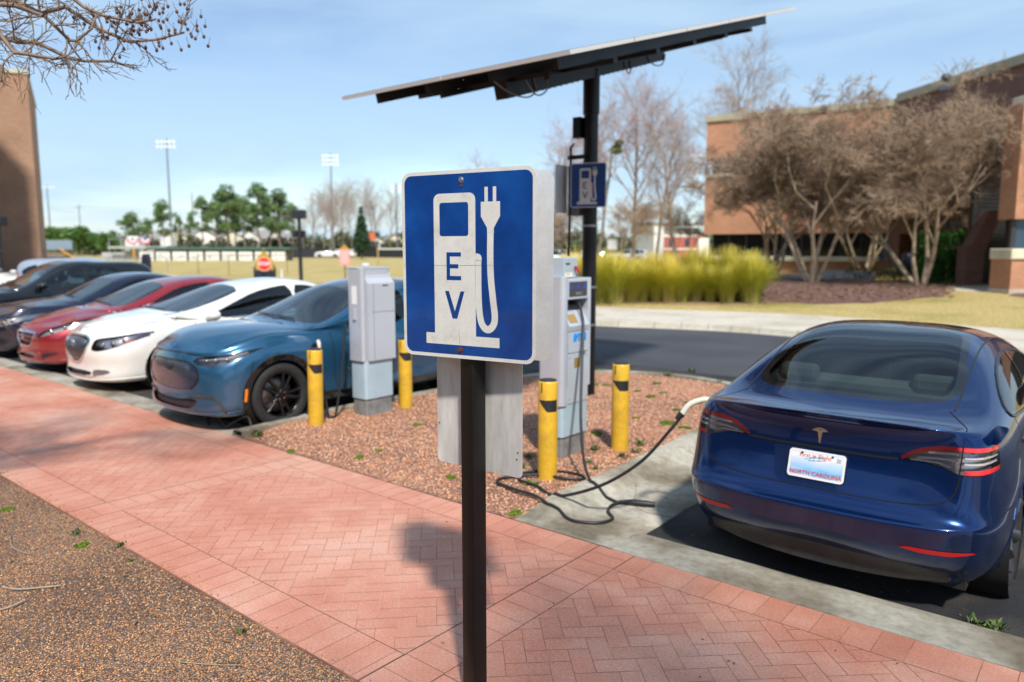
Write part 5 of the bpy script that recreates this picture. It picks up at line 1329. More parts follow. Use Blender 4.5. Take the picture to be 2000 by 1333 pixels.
tall = dict(maxlvl=5, seg=[6,4,3,2,2,1], kids=[9,5,4,4,4], ratio=[.42,.55,.6,.6,.6], spread=[.65,.6,.65,.7,.7], up=.08, wob=.07, rmin=.01, trunk=0, len0=.86, t0=.25)
B1 = tree_meshes(5, 1, 13, tall, bark_grey, twig_grey, .20); B2 = tree_meshes(8, 1, 13, tall, bark_grey, twig_pink, .17)
for k, (px, D, s, m_, lb) in enumerate([(1165,62,1.12,B2,'tall bare tree with a pinkish crown just right of the solar pole'),(1235,66,1.25,B1,'tall bare tree with a green mistletoe clump left of the brick building'),(1320,72,1.25,B2,'bare tree crowded against the left end of the brick building'),(1425,82,1.62,B1,'tallest bare tree rising above the roof of the brick building'),(1075,58,.85,B2,'lower bare tree between the big sign and the solar pole'),(1600,90,1.2,B2,'bare treetop showing over the middle of the brick roof'),(1745,84,1.2,B1,'thin bare treetop showing over the roof to the right'),(1280,55,.8,B1,'short bare tree in front of the red and white house'),(950,75,.78,B2,'low bare tree peeping over the top edge of the big sign')]):
    plant_tree(m_, on_lawn(px, D), k*1.3, s*(.76 if k != 3 else .86), lb, group='tall bare trees beyond the lawn')
C1 = tree_meshes(31, 3, 5.2, dict(myr, maxlvl=5), bark_tan, twig_brown, .06, .45)
for k, (px, D, s, lb) in enumerate([(1120,44,.92,'small bare tree directly behind the solar pole'),(1215,47,1.05,'small bare tree behind the left part of the yellow grass'),(1330,50,1.05,'small dark bare tree behind the right part of the yellow grass'),(1060,48,.95,'small bare tree half hidden by the big sign')]):
    plant_tree(C1, on_lawn(px, D), k*2.0+.5, s, lb, group='small bare trees behind the yellow grass')
# mistletoe
def leaf_cloud(name, seed, blobs, leaf, m, n, flat=.75, parent=None):
    r = np.random.default_rng(seed); Vs = []
    for (cx, cy, cz, rad) in blobs:
        k = int(n*rad**2); u = r.normal(0,1,(k,3)); u /= np.linalg.norm(u,axis=1)[:,None]; c = u*rad*r.uniform(.45,1.05,(k,1))*[1,1,flat]+[cx,cy,cz]
        a = r.normal(0,1,(k,3)); a /= np.linalg.norm(a,axis=1)[:,None]; b = np.cross(a, r.normal(0,1,(k,3))); b /= np.linalg.norm(b,axis=1)[:,None]
        s = leaf*r.uniform(.5,1.3,(k,1)); Vs.append(np.stack([c-a*s-b*s*.5, c+a*s-b*s*.5, c+a*s+b*s*.5, c-a*s+b*s*.5], 1))
    V = np.concatenate(Vs).reshape(-1,3); k = len(V)//4; me = bpy.data.meshes.new(name); me.vertices.add(len(V)); me.vertices.foreach_set('co', V.ravel())
    me.loops.add(k*4); me.loops.foreach_set('vertex_index', np.arange(k*4, dtype=np.int32)); me.polygons.add(k); me.polygons.foreach_set('loop_start', np.arange(0,k*4,4,dtype=np.int32)); me.update()
    me.materials.append(m); return me
leaf_green = mat('leaf_green', (.09,.18,.035), .6, var=.6, vscale=.8)
leaf_pine = mat('leaf_pine', (.12,.20,.06), .6, var=.55, vscale=.5)
leaf_dark = mat('leaf_dark', (.020,.055,.015), .55, var=.6, vscale=2)
leaf_olive = mat('leaf_olive', (.15,.17,.035), .6, var=.4, vscale=3)
mp = at(1203, 293, 60); o = bpy.data.objects.new('mistletoe', leaf_cloud('mistletoe', 3, [(0,0,0,.55),(.3,0,.5,.35)], .12, leaf_olive, 500)); o.location = mp; col.objects.link(o)
tag(o, 'green mistletoe clump high in the bare trees right of the solar pole', 'mistletoe')
# pines: tall bare trunks, broken green crowns
def pine(seed, h, w):
    r = random.Random(seed); T = Tubes(); blobs = []; q = Vector((0,0,-.1)); n = 8
    pts = [q]
    for i in range(n):
        q2 = Vector((r.uniform(-.25,.25), r.uniform(-.25,.25), h*.97*(i+1)/n)); T.seg(q, q2, .26*(1-.7*i/n), .26*(1-.7*(i+1)/n)); q = q2; pts.append(q)
    for k in range(30):
        z = h*r.uniform(.42,.97); a = r.uniform(0,6.28); l = w*r.uniform(.35,1)*(1.1-.9*abs(z/h-.66)/.36)
        e = Vector((math.cos(a)*l, math.sin(a)*l, z+l*.25)); T.seg(Vector((0,0,z-.3)), e, .07, .03)
        blobs.append((e.x, e.y, e.z, w*r.uniform(.14,.32))); blobs.append((e.x*.6, e.y*.6, e.z+.3, w*r.uniform(.14,.26)))
    blobs.append((0,0,h, w*.4))
    return T.mesh('trunk', 6, bark_grey), leaf_cloud('crown', seed, blobs, .15, leaf_pine, 150, .95)
P1 = pine(1, 15, 3.4); P2 = pine(2, 16.5, 3.0); P3 = pine(4, 13, 3.8)
gp = 'tall pines beyond the ball field'
for k, (px, D, top, me, sx, lb) in enumerate([(262,150,418,P3,.95,'leftmost short pine with an umbrella crown'),(322,165,395,P1,.9,'pine just left of the tall light mast'),(352,170,425,P2,.7,'thin pine just right of the tall light mast'),(398,168,388,P2,.85,'slim pine at the left end of the main pine group'),(447,160,368,P1,1.15,'broad pine on the left of the main pine group'),(478,172,388,P3,.9,'pine in the middle of the main group with drooping left side'),(507,158,363,P2,1.1,'tallest pine in the middle of the group'),(548,164,374,P1,1.05,'broad pine at the right of the main pine group'),(425,178,400,P3,.8,'pine set back between the two broad pines'),(572,176,400,P2,.7,'last thin pine on the right beside the lamp post'),(290,172,430,P1,.8,'small pine between the umbrella pine and the tall light mast'),(530,180,392,P3,.85,'pine set back behind the right-hand pair'),(462,182,384,P2,.9,'thin pine set back behind the broad left pine'),(375,185,420,P1,.6,'low pine at the left foot of the main group')]):
    h = (486-top)/FPX*D+2; b = at(px, 500, D); b.z = .25
    H0 = {id(P1):15.9, id(P2):17.3, id(P3):14.2}[id(me)]; s = h/H0
    plant_tree(me, b, k*1.7, (s*sx*1.3, s*sx*1.3, s), lb, group=gp, name='pine_tree')
# far green trees on the left
def bush(seed, h, w, n=12):
    r = random.Random(seed); bl = []
    for k in range(n):
        a = r.uniform(0,6.28); d = w*r.uniform(0,.8); bl.append((math.cos(a)*d, math.sin(a)*d, h*r.uniform(.35,.85), w*r.uniform(.3,.5)))
    T = Tubes(); 
    for k in range(3): T.seg(Vector((0,0,-.1)), Vector((bl[k][0]*.5, bl[k][1]*.5, bl[k][2])), .2, .1)
    return T.mesh('trunk', 6, bark_grey), leaf_cloud('crown', seed, bl, .30, leaf_green, 70, .8)
G1 = bush(1, 8, 4); G2 = bush(2, 7, 5)
for k, (px, D, top, me, lb) in enumerate([(92,190,437,G1,'bushy green tree right beside the tall brick wall'),(118,205,432,G2,'rounded green tree behind the left light mast'),(150,200,436,G1,'bushy green tree left of the thin pole'),(185,210,446,G2,'low green tree right of the thin pole'),(215,205,450,G1,'last low green tree before the umbrella pine'),(120,160,458,G2,'low bright green shrub in front of the far trees'),(60,200,436,G2,'green tree mostly hidden by the tall brick wall')]):
    h = (486-top)/FPX*D+2; b = at(px, 500, D); b.z = 0; plant_tree(me, b, k*1.1, h/8.6, lb, group='green trees on the skyline at far left', name='green_tree')
far_w = [(x, 30) for x in range(0)]
# continuous far wood behind everything (nobody could count it)
r_ = random.Random(9); bl = []
for i in range(240):
    px = r_.uniform(60, 1420); D = r_.uniform(240, 300); p = at(px, 500, D); hh = r_.uniform(3,6.5); bl.append((p.x, p.y, hh*.6, hh*.75))
o = bpy.data.objects.new('far_wood', leaf_cloud('far_wood', 7, bl, .8, mat('leaf_far', (.085,.10,.045), .8, var=.5, vscale=.06), 5, 1.0)); col.objects.link(o); tag(o, kind='stuff')
D1 = tree_meshes(77, 1, 14, dict(tall, maxlvl=4, kids=[11,6,5,4]), bark_grey, twig_grey, .2, n1=3)
for k, (px, D, top, lb) in enumerate([(632,150,378,'bare tree just left of the second light mast'),(672,145,372,'round bare tree behind the second light mast'),(655,170,385,'bare tree right behind the second light mast'),(735,150,375,'bare tree between the fir and the big sign'),(760,165,390,'bare tree touching the left edge of the big sign'),(610,180,395,'bare tree next to the lamp post'),(690,185,392,'bare tree left of the dark fir'),(595,165,420,'low bare tree right behind the lamp post'),(722,180,398,'bare tree right behind the dark fir'),(645,140,400,'low bare tree in front of the second light mast')]):
    h = (486-top)/FPX*D+2; b = at(px, 500, D); b.z = .2; plant_tree(D1, b, k*1.4, (h/15.5*.95, h/15.5*.95, h/15.5), lb, group='bare trees beyond the ball field')
r_ = random.Random(19); bl = []
for i in range(150):
    px = r_.uniform(290, 800); D = r_.uniform(185, 205); p = at(px, 500, D); hh = r_.uniform(1.6,4.6); bl.append((p.x, p.y, hh*.5, hh*.62))
o = bpy.data.objects.new('understory', leaf_cloud('understory', 17, bl, .5, mat('leaf_understory', (.07,.075,.035), .8, var=.6, vscale=.15), 12, 1.0)); col.objects.link(o); tag(o, kind='stuff')
# fir
def fir(seed, h):
    bl = [(0,0,h*(.25+.7*i/9), h*.17*(1-.85*i/9)+.1) for i in range(10)]; T = Tubes(); T.seg(Vector((0,0,-.1)), Vector((0,0,h)), .15, .03)
    return T.mesh('trunk', 6, bark_grey), leaf_cloud('crown', seed, bl, .22, leaf_dark, 160, .8)
b = at(707, 500, 120); b.z = .2; plant_tree(fir(1, 8.6), b, 0, 1, 'small dark conical fir above the scoreboard', name='fir_tree')
# ornamental grass
def grass_clump(seed, n=1500, h=1.42, w=1.2):
    r = np.random.default_rng(seed); k = 5; t = np.linspace(0,1,k)
    a = r.uniform(0,6.28,n); b0 = r.uniform(0,.28,n); ln = h*r.uniform(.6,1.08,n); sp = w*r.uniform(.05,1,n)**1.2
    bx = np.cos(a)*b0; by = np.sin(a)*b0; a2 = a+r.normal(0,.35,n)
    X = bx[:,None]+np.cos(a2)[:,None]*sp[:,None]*t**1.7; Y = by[:,None]+np.sin(a2)[:,None]*sp[:,None]*t**1.7; Z = ln[:,None]*(t*1.14-.42*(sp/w)[:,None]*t**2.6)
    wd = r.uniform(.006,.012,n)[:,None]*(1-.75*t)
    px_, py_ = -np.sin(a2)[:,None]*wd, np.cos(a2)[:,None]*wd
    V = np.stack([np.stack([X-px_,Y-py_,Z],-1), np.stack([X+px_,Y+py_,Z],-1)],2).reshape(-1,3)
    F = []
    base = (np.arange(n)*k*2)[:,None]; j = np.arange(k-1)[None]
    i0 = base+j*2; F = np.stack([i0, i0+1, i0+3, i0+2],-1).reshape(-1,4)
    me = bpy.data.meshes.new('blades'); me.vertices.add(len(V)); me.vertices.foreach_set('co', V.ravel()); me.loops.add(len(F)*4); me.loops.foreach_set('vertex_index', F.ravel().astype(np.int32)); me.polygons.add(len(F)); me.polygons.foreach_set('loop_start', np.arange(0,len(F)*4,4,dtype=np.int32)); me.update()
    m, nt, bb, out = MATS.get('blade') or _nt('grass_blade'); 
    if 'blade' not in MATS:
        MATS['blade'] = (m, nt, bb, out); tc = N(nt,'ShaderNodeTexCoord'); sp_ = N(nt,'ShaderNodeSeparateXYZ'); L(nt, tc, 'Object', sp_, 0)
        nn = N(nt,'ShaderNodeTexNoise', inp={'Scale': 3.0, 'Detail': 3.0}); L(nt, tc, 'Object', nn, 'Vector')
        ma = N(nt,'ShaderNodeMath', operation='MULTIPLY_ADD'); L(nt, nn, 'Fac', ma, 0); ma.inputs[1].default_value = .9; L(nt, sp_, 'Z', ma, 2)
        rp = ramp(nt, [(.20,(.50,.36,.18)),(.36,(.34,.34,.07)),(.60,(.42,.44,.045)),(.85,(.62,.55,.06)),(1.0,(.66,.55,.10))]); mr = N(nt,'ShaderNodeMapRange', inp={'From Min': 0., 'From Max': 1.9}); L(nt, ma, 0, mr, 'Value'); L(nt, mr, 0, rp, 'Fac'); oi = N(nt,'ShaderNodeObjectInfo'); rr2 = ramp(nt, [(0,(.72,.70,.6)),(.5,(1,1,1)),(1,(1.2,1.05,1.1))]); L(nt, oi, 'Random', rr2, 'Fac'); mm2 = N(nt,'ShaderNodeMix', data_type='RGBA', blend_type='MULTIPLY'); mm2.inputs[0].default_value = 1; L(nt, rp, 'Color', mm2, 6); L(nt, rr2, 'Color', mm2, 7); nt.links.new(mm2.outputs[2], bb.inputs['Base Color']); bb.inputs['Roughness'].default_value = .6
    me.materials.append(m); return me
GC = [grass_clump(1), grass_clump(2), grass_clump(5)]
k = 0
for i in range(15):
    for row in range(2):
        t = (i+.5*row)/15; px = 1096+t*402; D = 25.2-1.2*t+row*1.5 + rnd.uniform(-.3,.3)
        if row and i > 13: continue
        p = on_lawn(px+rnd.uniform(-5,5), D); o = bpy.data.objects.new('ornamental_grass', GC[k % 3]); col.objects.link(o)
        o.location = p; o.rotation_euler = (0,0,rnd.uniform(0,6)); s = rnd.uniform(.74,1.14)*(1.0 if i < 13 else .95); o.scale = (s,s,s)
        tag(o, 'tall yellow-green ornamental grass clump in the long bed on the lawn', 'ornamental grass', 'yellow ornamental grass clumps in the long bed'); k += 1
# hedge, shrubs
def blob_plant(name, loc, blobs, leaf, m, n, label, cat, group=None):
    o = bpy.data.objects.new(name, leaf_cloud(name, int(abs(loc[0]*10)) % 97, blobs, leaf, m, n, 1.0)); col.objects.link(o); o.location = loc; return tag(o, label, cat, group)
# ================================================================ buildings
def brick_mat(name, c1, c2, mortar, bw=.21, bh=.075, stain=.25):
    m, nt, b, out = _nt(name); tc = N(nt, 'ShaderNodeTexCoord'); sp = N(nt, 'ShaderNodeSeparateXYZ'); L(nt, tc, 'Object', sp, 0)
    ad = N(nt, 'ShaderNodeMath', operation='ADD'); L(nt, sp, 'X', ad, 0); L(nt, sp, 'Y', ad, 1); cb = N(nt, 'ShaderNodeCombineXYZ'); L(nt, ad, 0, cb, 'X'); L(nt, sp, 'Z', cb, 'Y')
    br = N(nt, 'ShaderNodeTexBrick', inp={'Color1': (*c1,1), 'Color2': (*c2,1), 'Mortar': (*mortar,1), 'Scale': 1.0, 'Mortar Size': .008, 'Brick Width': bw, 'Row Height': bh, 'Bias': 0.0}); L(nt, cb, 0, br, 'Vector')
    n = N(nt, 'ShaderNodeTexNoise', inp={'Scale': .5, 'Detail': 6.0, 'Roughness': .65}); L(nt, tc, 'Object', n, 'Vector')
    r = ramp(nt, [(.3,(1-stain,)*3),(.7,(1+stain*.4,)*3)]); L(nt, n, 'Fac', r, 'Fac')
    mx = N(nt, 'ShaderNodeMix', data_type='RGBA', blend_type='MULTIPLY'); mx.inputs[0].default_value = 1; L(nt, br, 'Color', mx, 6); L(nt, r, 'Color', mx, 7)
    nt.links.new(mx.outputs[2], b.inputs['Base Color']); b.inputs['Roughness'].default_value = .85
    bp = N(nt, 'ShaderNodeBump', inp={'Strength': .5, 'Distance': .01}); L(nt, br, 'Fac', bp, 'Height'); bp.invert = True; L(nt, bp, 'Normal', b, 'Normal')
    return m
brick = brick_mat('brick_orange', (.60,.265,.14), (.50,.215,.11), (.46,.33,.24))
brick_tan = brick_mat('brick_tan', (.46,.25,.15), (.38,.20,.12), (.36,.27,.20))
brick_dk = brick_mat('brick_brown', (.25,.115,.078), (.195,.088,.06), (.23,.165,.13))
cream = mat('cream_stone', (.62,.57,.42), .7, var=.15, vscale=2, dirt=.35, dirtcol=(.30,.27,.18), dscale=1.5)
coping = mat('coping_stone', (.40,.36,.25), .7, var=.15, vscale=2, dirt=.4, dirtcol=(.22,.19,.12), dscale=1.5)
win = mat('window_glass_dark', (.008,.011,.014), .06, spec=.7); win_b = mat('window_glass_blue', (.05,.09,.13), .08, .3)
mull = mat('mullion_dark', (.03,.03,.032), .5)
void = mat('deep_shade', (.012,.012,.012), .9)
def wall_frame(name, p0, p1, label, cat='building', z0=0.0):
    """Empty at p0, local x towards p1, local y away from the viewer"""
    d = Vector((p1.x-p0.x, p1.y-p0.y, 0)); e = empty(name, (p0.x, p0.y, z0), math.atan2(d.y, d.x), label, cat); return e, d.length
def bxs(name, m, parent, *boxes, bev=0.0, **k):
    mb = MB()
    for (x0, x1, y0, y1, z0, z1) in boxes: mb.box(((x0+x1)/2,(y0+y1)/2,(z0+z1)/2), (x1-x0,y1-y0,z1-z0), bev=bev)
    return mb.build(name, m, parent, **k)
GZ = .55
# long wing, runs from the far left corner to the inner corner
pA, pB, pC = cf(11.5,45), cf(20.0,39.8), cf(21.35,29.3)
e1, L1 = wall_frame('brick_building', pA, pB, 'long two-storey brick building with window bands and cream ledges behind the bare trees', z0=0)
bxs('wall', brick, e1, (0,L1,0,14,7.25,9.35), (0,L1,0,14,2.85,6.35), (0,L1,0,12,.2,1.38))
bxs('window_back', void, e1, (.4,L1-.3,.9,12,1.38,2.85), (.25,L1-.3,.5,12,6.35,7.25))
for i in range(9):
    x = .4+i*(L1-.7)/9; w_ = (L1-.7)/9-.12
    o = bxs('window', win, e1, (x,x+w_,.30,.34,6.36,7.24)); 
    bxs('mullion', mull, o, (x+w_,x+w_+.1,.26,.36,6.36,7.24))
    o = bxs('window', win, e1, (x,x+w_,.62,.66,1.39,2.84)); bxs('mullion', mull, o, (x+w_,x+w_+.1,.58,.68,1.39,2.84))
bxs('cream_ledge', cream, e1, (0,L1,-.12,.15,6.16,6.36))
bxs('window_sill', cream, e1, (-.1,L1-.4,-.34,.5,1.28,1.56), bev=.05)
bxs('coping', coping, e1, (-.08,L1+.1,-.12,14.1,9.352,9.72), bev=.04)
# nearer wing that turns towards the viewer
e2, L2 = wall_frame('brick_building', pB, pC, 'tall brown brick wing beside the staircase, its roof line climbing to the right', z0=0)
bxs('wall', brick_dk, e2, (0,L2+5,0,9,7.0,9.5), (0,L2*.45,0,9,2.75,6.0), (L2*.45,L2+5,0,9,2.75,5.3), (0,.9,0,6,.2,2.75))
bxs('coping', coping, e2, (.12,L2+5.1,-.15,9.1,9.502,9.95), bev=.04)
bxs('window_back', void, e2, (.3,L2+5,.8,8,5.3,7.0)); 
o = bxs('window', mat('window_sky', (.10,.15,.20), .1, .5), e2, (L2*.40,L2+5,.25,.3,5.35,6.35))
bxs('mullion', mull, o, *[(L2*.40+1.2*i, L2*.40+1.2*i+.06, .18,.32,5.35,6.35) for i in range(1,5)])
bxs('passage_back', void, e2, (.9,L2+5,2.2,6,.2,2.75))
tx = MB(); let = mat('sign_letters', (.20,.24,.30), .4, .3)
M = Matrix.Translation((L2*.41, -.04, 3.12)) @ Matrix.Rotation(R(90), 4, 'X')
text_mesh('WIN', .42, let, e2, 'wall_lettering', .05, M @ Matrix.Translation((-2.1,0,0))); text_mesh('CER BUILDING', .42, let, e2, 'wall_lettering', .05, M @ Matrix.Translation((.75,0,0)))
# round roof lights / equipment on the parapet
for px, py, D, lb in ((1524,222,41.8,'left'),(1847,158,33,'right')):
    mb = MB(); p = at(px, py, D); mb.lathe([(.001,.0),(.16,.02),(.20,.12),(.16,.26),(.001,.30)], 14, 'z'); mb.cyl((0,0,-.35),(0,0,.02),.05); mb.box((0,0,-.33),(.4,.3,.16))
    o = mb.build('roof_floodlight', mat('fixture_grey', (.10,.12,.15), .4, .5), label='small dome floodlight on the brick roof edge, the '+('left one over the orange wall' if lb == 'left' else 'right one over the brown wing'), cat='floodlight', group='floodlights on the roof edge'); o.location = p
# foot of the wing: brick buttress leaning out, slatted stair enclosure, near pier
bt = empty('brick_buttress', on_lawn(1897, 29.6, -.2), YAW, 'slanted brick buttress between the green hedge and the dark slatted staircase', 'buttress')
mb = MB(); mb.prism([(-.42,0),(.30,0),(.30,1.55),(.92,3.15),(.42,3.15),(-.30,1.72),(-.42,1.72)], -.25, .35, M=frame((0,0,0),(1,0,0),(0,0,1))); mb.build('wall', brick_dk, bt)
mb = MB(); mb.box((-.06,0.0,1.75),(.84,.75,.08)); mb.build('cap', brick_dk, bt)
st = empty('stair_enclosure', on_lawn(1935, 30.5, -.2), YAW, 'dark slatted staircase enclosure between the leaning buttress and the near brick pier', 'staircase')
slat = mat('slat_dark', (.055,.055,.060), .5, .3, var=.2, vscale=3)
mb = MB()
for i in range(30): mb.box((.15+.02*i*0, -.1+.0*i, .12+i*.155), (2.0-.0*i, .05, .115), rot=Matrix.Rotation(R(14),3,'X'))
mb.build('slat_panel', slat, st); bxs('back_panel', void, st, (-.9,1.25,.08,.16,0,4.8)); bxs('side_rail', mull, st, (-.95,-.85,-.16,.1,0,4.8), (1.17,1.27,-.16,.1,0,4.8))
pr = empty('brick_pier', on_lawn(2022, 25.5, -.2), YAW, 'near brick pier with cream cap stones at the right edge of the picture', 'pier')
bxs('wall', brick, pr, (-.80,3,0,.9,2.72,6.55), (-.92,3,-.2,.9,.0,1.35))
bxs('footing', conc_pale, pr, (-.96,3,-.24,.9,0,.34)); bxs('cap_stone', cream, pr, (-1.0,3,-.28,.9,1.352,1.72), bev=.04)
bxs('coping', cream, pr, (-.62,3,-.08,.9,6.552,6.85), bev=.03)
o = bxs('window', win_b, pr, (-.55,1.0,.3,.34,1.722,2.718)); bxs('mullion', mull, o, (-.72,-.55,.25,.38,1.722,2.718)); bxs('window_back', void, pr, (-.5,3,.5,.9,1.722,2.718))
# low walls, mulch bed, shrubs, hedge
mulch = stuff_mat('mulch', [(.3,(.075,.038,.028)),(.5,(.15,.08,.06)),(.7,(.24,.15,.115))], 30, bump=.8, bdist=.03)
def ground_patch(name, outline, m, kind='structure', rise=.03, dome=0.0):
    rz_ = random.Random(len(outline)*7+int(abs(outline[0][0])*3)); P = [(x+rz_.uniform(-.22,.22), y+rz_.uniform(-.22,.22)) for x, y in dense(smooth_poly(outline, iters=1)+[smooth_poly(outline, iters=1)[0]], .5)[:-1]] if name != 'path' else smooth_poly(outline, iters=2); c = Vector((sum(p[0] for p in P)/len(P), sum(p[1] for p in P)/len(P))); vs = [(c.x, c.y, gz(c.x,c.y)+rise+dome)]; n = len(P)
    for f in (.5,.8,1.0):
        for p in P:
            x = c.x+(p[0]-c.x)*f; y = c.y+(p[1]-c.y)*f; vs.append((x, y, gz(x,y)+rise*(1 if f < 1 else -.5)+dome*(1-f*f)))
    fs = [(0,1+i,1+(i+1) % n) for i in range(n)]+[(1+q*n+i,1+(q+1)*n+i,1+(q+1)*n+(i+1) % n,1+q*n+(i+1) % n) for q in range(2) for i in range(n)]
    return MB().add(vs, fs, 0, True).build(name, m, kind=kind)
def G(px, D): p = on_lawn(px, D); return (p.x, p.y)
ground_patch('mulch_bed', [G(1385,31),G(1460,25.0),G(1520,23.6),G(1640,23.0),G(1760,23.4),G(1880,25.2),G(1850,29),G(1780,33),G(1600,37),G(1450,37)], mulch, dome=.10)
ground_patch('mulch_bed', [G(1960,25.0),G(2010,23.6),G(2150,23),G(2150,27),G(2000,27)], mulch)
ground_patch('grass_bed', [G(1085,28),G(1085,24.9),G(1200,24.3),G(1350,23.7),G(1480,23.2),G(1530,24.6),G(1500,27.5),G(1300,28)], stuff_mat('straw', [(.3,(.20,.13,.06)),(.7,(.42,.30,.16))], 20), dome=.05)
ground_patch('path', [G(1850,29.6),G(1850,27.2),G(1960,25.8),G(2100,25.2),G(2100,26.4),G(1980,29.6)], conc_pale, rise=.05)
lw = mat('low_wall_stone', (.36,.36,.38), .8, var=.2, vscale=2)
for (pa, Da, pb, Db, h, lb, mm) in ((1520,35.5,1625,33,.34,'low pale kerb wall in the mulch bed behind the left tree trunks',lw),(1610,36.5,1702,34,.48,'short grey retaining wall below the ground-floor window sill',lw)):
    a, b_ = on_lawn(pa, Da), on_lawn(pb, Db); e, ll = wall_frame('low_wall', a, b_, lb, 'low wall', a.z-.1); bxs('wall', mm, e, (0,ll,0,.3,0,h))
hp = on_lawn(1838, 31.2); hb = [(x*.42-.65, y*.4, .35+z*.5, .42) for x in range(4) for y in range(2) for z in range(4)]
blob_plant('hedge', hp, hb, .055, mat('hedge_green', (.035,.13,.012), .5, var=.5, vscale=3), 900, 'tall bright green clipped hedge in the shaded passage under the wall lettering', 'hedge')
bp_ = on_lawn(1740, 33.5); blob_plant('shrub', bp_, [(x*.5-1.6, 0, .32, .42) for x in range(7)], .05, mat('shrub_olive', (.07,.10,.02), .6, var=.4, vscale=3), 500, 'low rounded olive shrubs against the building base left of the hedge', 'shrub')
o = MB(); o.lathe([(.001,0),(.24,0),(.26,.7),(.20,.82),(.001,.86)], 16); o = o.build('litter_bin', mat('bin_navy', (.01,.014,.03), .4), label='dark rounded litter bin against the building wall left of the hedge', cat='litter bin'); o.location = on_lawn(1773, 34.5, .4)
# ---- left edge: tall brick building and an added gabled block, out of view, that casts shade on it
e3 = empty('brick_building', cf(-28.35,45), YAW+R(30.5), 'tall plain tan brick building cut off by the left edge of the picture', 'building')
bxs('wall', brick_tan, e3, (-16,0,0,12,-.2,12.1)); bxs('coping', cream, e3, (-16.05,.06,-.06,12.05,12.102,12.32))
e4 = empty('brick_building', cf(-27.1,34.5), YAW, 'unseen gabled brick block added beyond the left edge to cast shade', 'building')
mb = MB(); mb.prism([(-12,-.2),(0,-.2),(0,15.4),(-3,17.6),(-12,19)], 0, 2.5, M=frame((0,0,0),(1,0,0),(0,0,1)) @ Matrix.Scale(-1,4,(0,0,1))); mb.build('wall', brick_tan, e4)
# ---- brick building behind the camera, mirrored in the car paint
e5 = empty('brick_building', (-6,-24,0), 0, 'long brick building behind the camera', 'building'); bxs('wall', brick_dk, e5, (-28,22,-8,0,-.2,8)); bxs('window', win, e5, *[(-26+4*i,-23.4+4*i,0,.05,1.2+4*j*.9,3.0+4*j*.9) for i in range(12) for j in range(2)])
# ================================================================ far background on the left
def up(px, top, D): return (486-top)/FPX*D+2
white_p = mat('white_paint', (.72,.71,.67), .7, dirt=.35, dscale=.8, dirtcol=(.35,.32,.26)); alu = mat('aluminium', (.55,.56,.58), .35, .8, var=.1); dkgreen = mat('roof_green', (.06,.13,.11), .6); black_m = mat('black_mesh', (.02,.022,.028), .8)
steel_dk = mat('steel_dark', (.035,.035,.04), .5, .5); pole_grey = mat('pole_grey', (.20,.22,.24), .5, .4)
def tall_light(px, top, D, nrow, ncol, label, w=3.2):
    h = up(px, top, D); b = at(px, 490, D); b.z = 0; e = empty('light_mast', b, YAW, label, 'light mast', 'ball field light masts')
    MB().cyl((0,0,-.1),(0,0,h),.24,.13,10).build('mast', pole_grey, e)
    a = MB()
    for r in range(nrow): a.box((0,-.1,h-.6-r*.95),(w,.1,.1))
    a.build('crossarm', pole_grey, e)
    lampm = mat('lamp_head', (.92,.93,.95), .25, .3)
    for r in range(nrow):
        for c in range(ncol):
            x = -w/2+w*c/(ncol-1); l = MB(); l.lathe([(.06,.22),(.22,.10),(.30,-.12),(.27,-.12),(.001,.02)], 10, 'y', (x,-.28,h-.6-r*.95-.05)); l.build('lamp', lampm, e)
tall_light(337, 278, 150, 2, 5, 'tallest light mast, standing in front of the pines left of centre')
tall_light(651, 305, 175, 3, 5, 'second tall light mast, right of the pines among bare trees')
tall_light(101, 365, 210, 1, 5, 'left light mast between the brick wall and the thin pole', 4)
tall_light(380, 378, 260, 1, 3, 'small distant light mast just left of the main pine group', 3)
tall_light(613, 380, 240, 1, 2, 'small distant light mast just left of the second tall one', 2)
tall_light(776, 362, 170, 2, 2, 'light mast mostly hidden behind the left edge of the big sign', 1.6)
for px, top, D, lb in ((160,402,220,'thin wooden utility pole among the far green trees'),):
    b = at(px,490,D); b.z = 0; e = empty('utility_pole', b, YAW, lb, 'utility pole'); MB().cyl((0,0,0),(0,0,up(px,top,D)),.16,.11,8).build('pole', bark_grey, e); MB().box((0,0,up(px,top,D)-.8),(2.4,.12,.12)).build('crossarm', bark_grey, e)
wr = MB(); 
for dz in (0,.9):
    a = at(95,402,215); a.z -= dz; b_ = at(161,404,220); b_.z -= dz; c_ = at(420,408,235); c_.z -= dz
    for p, q in ((a,b_),(b_,c_)): wr.tube([p.lerp(q,t)-Vector((0,0,4*.6*t*(1-t))) for t in np.linspace(0,1,9)], .035, 4)
wr.build('overhead_wire', black_m, label='pair of thin overhead wires crossing the sky from the utility pole', cat='overhead wires')
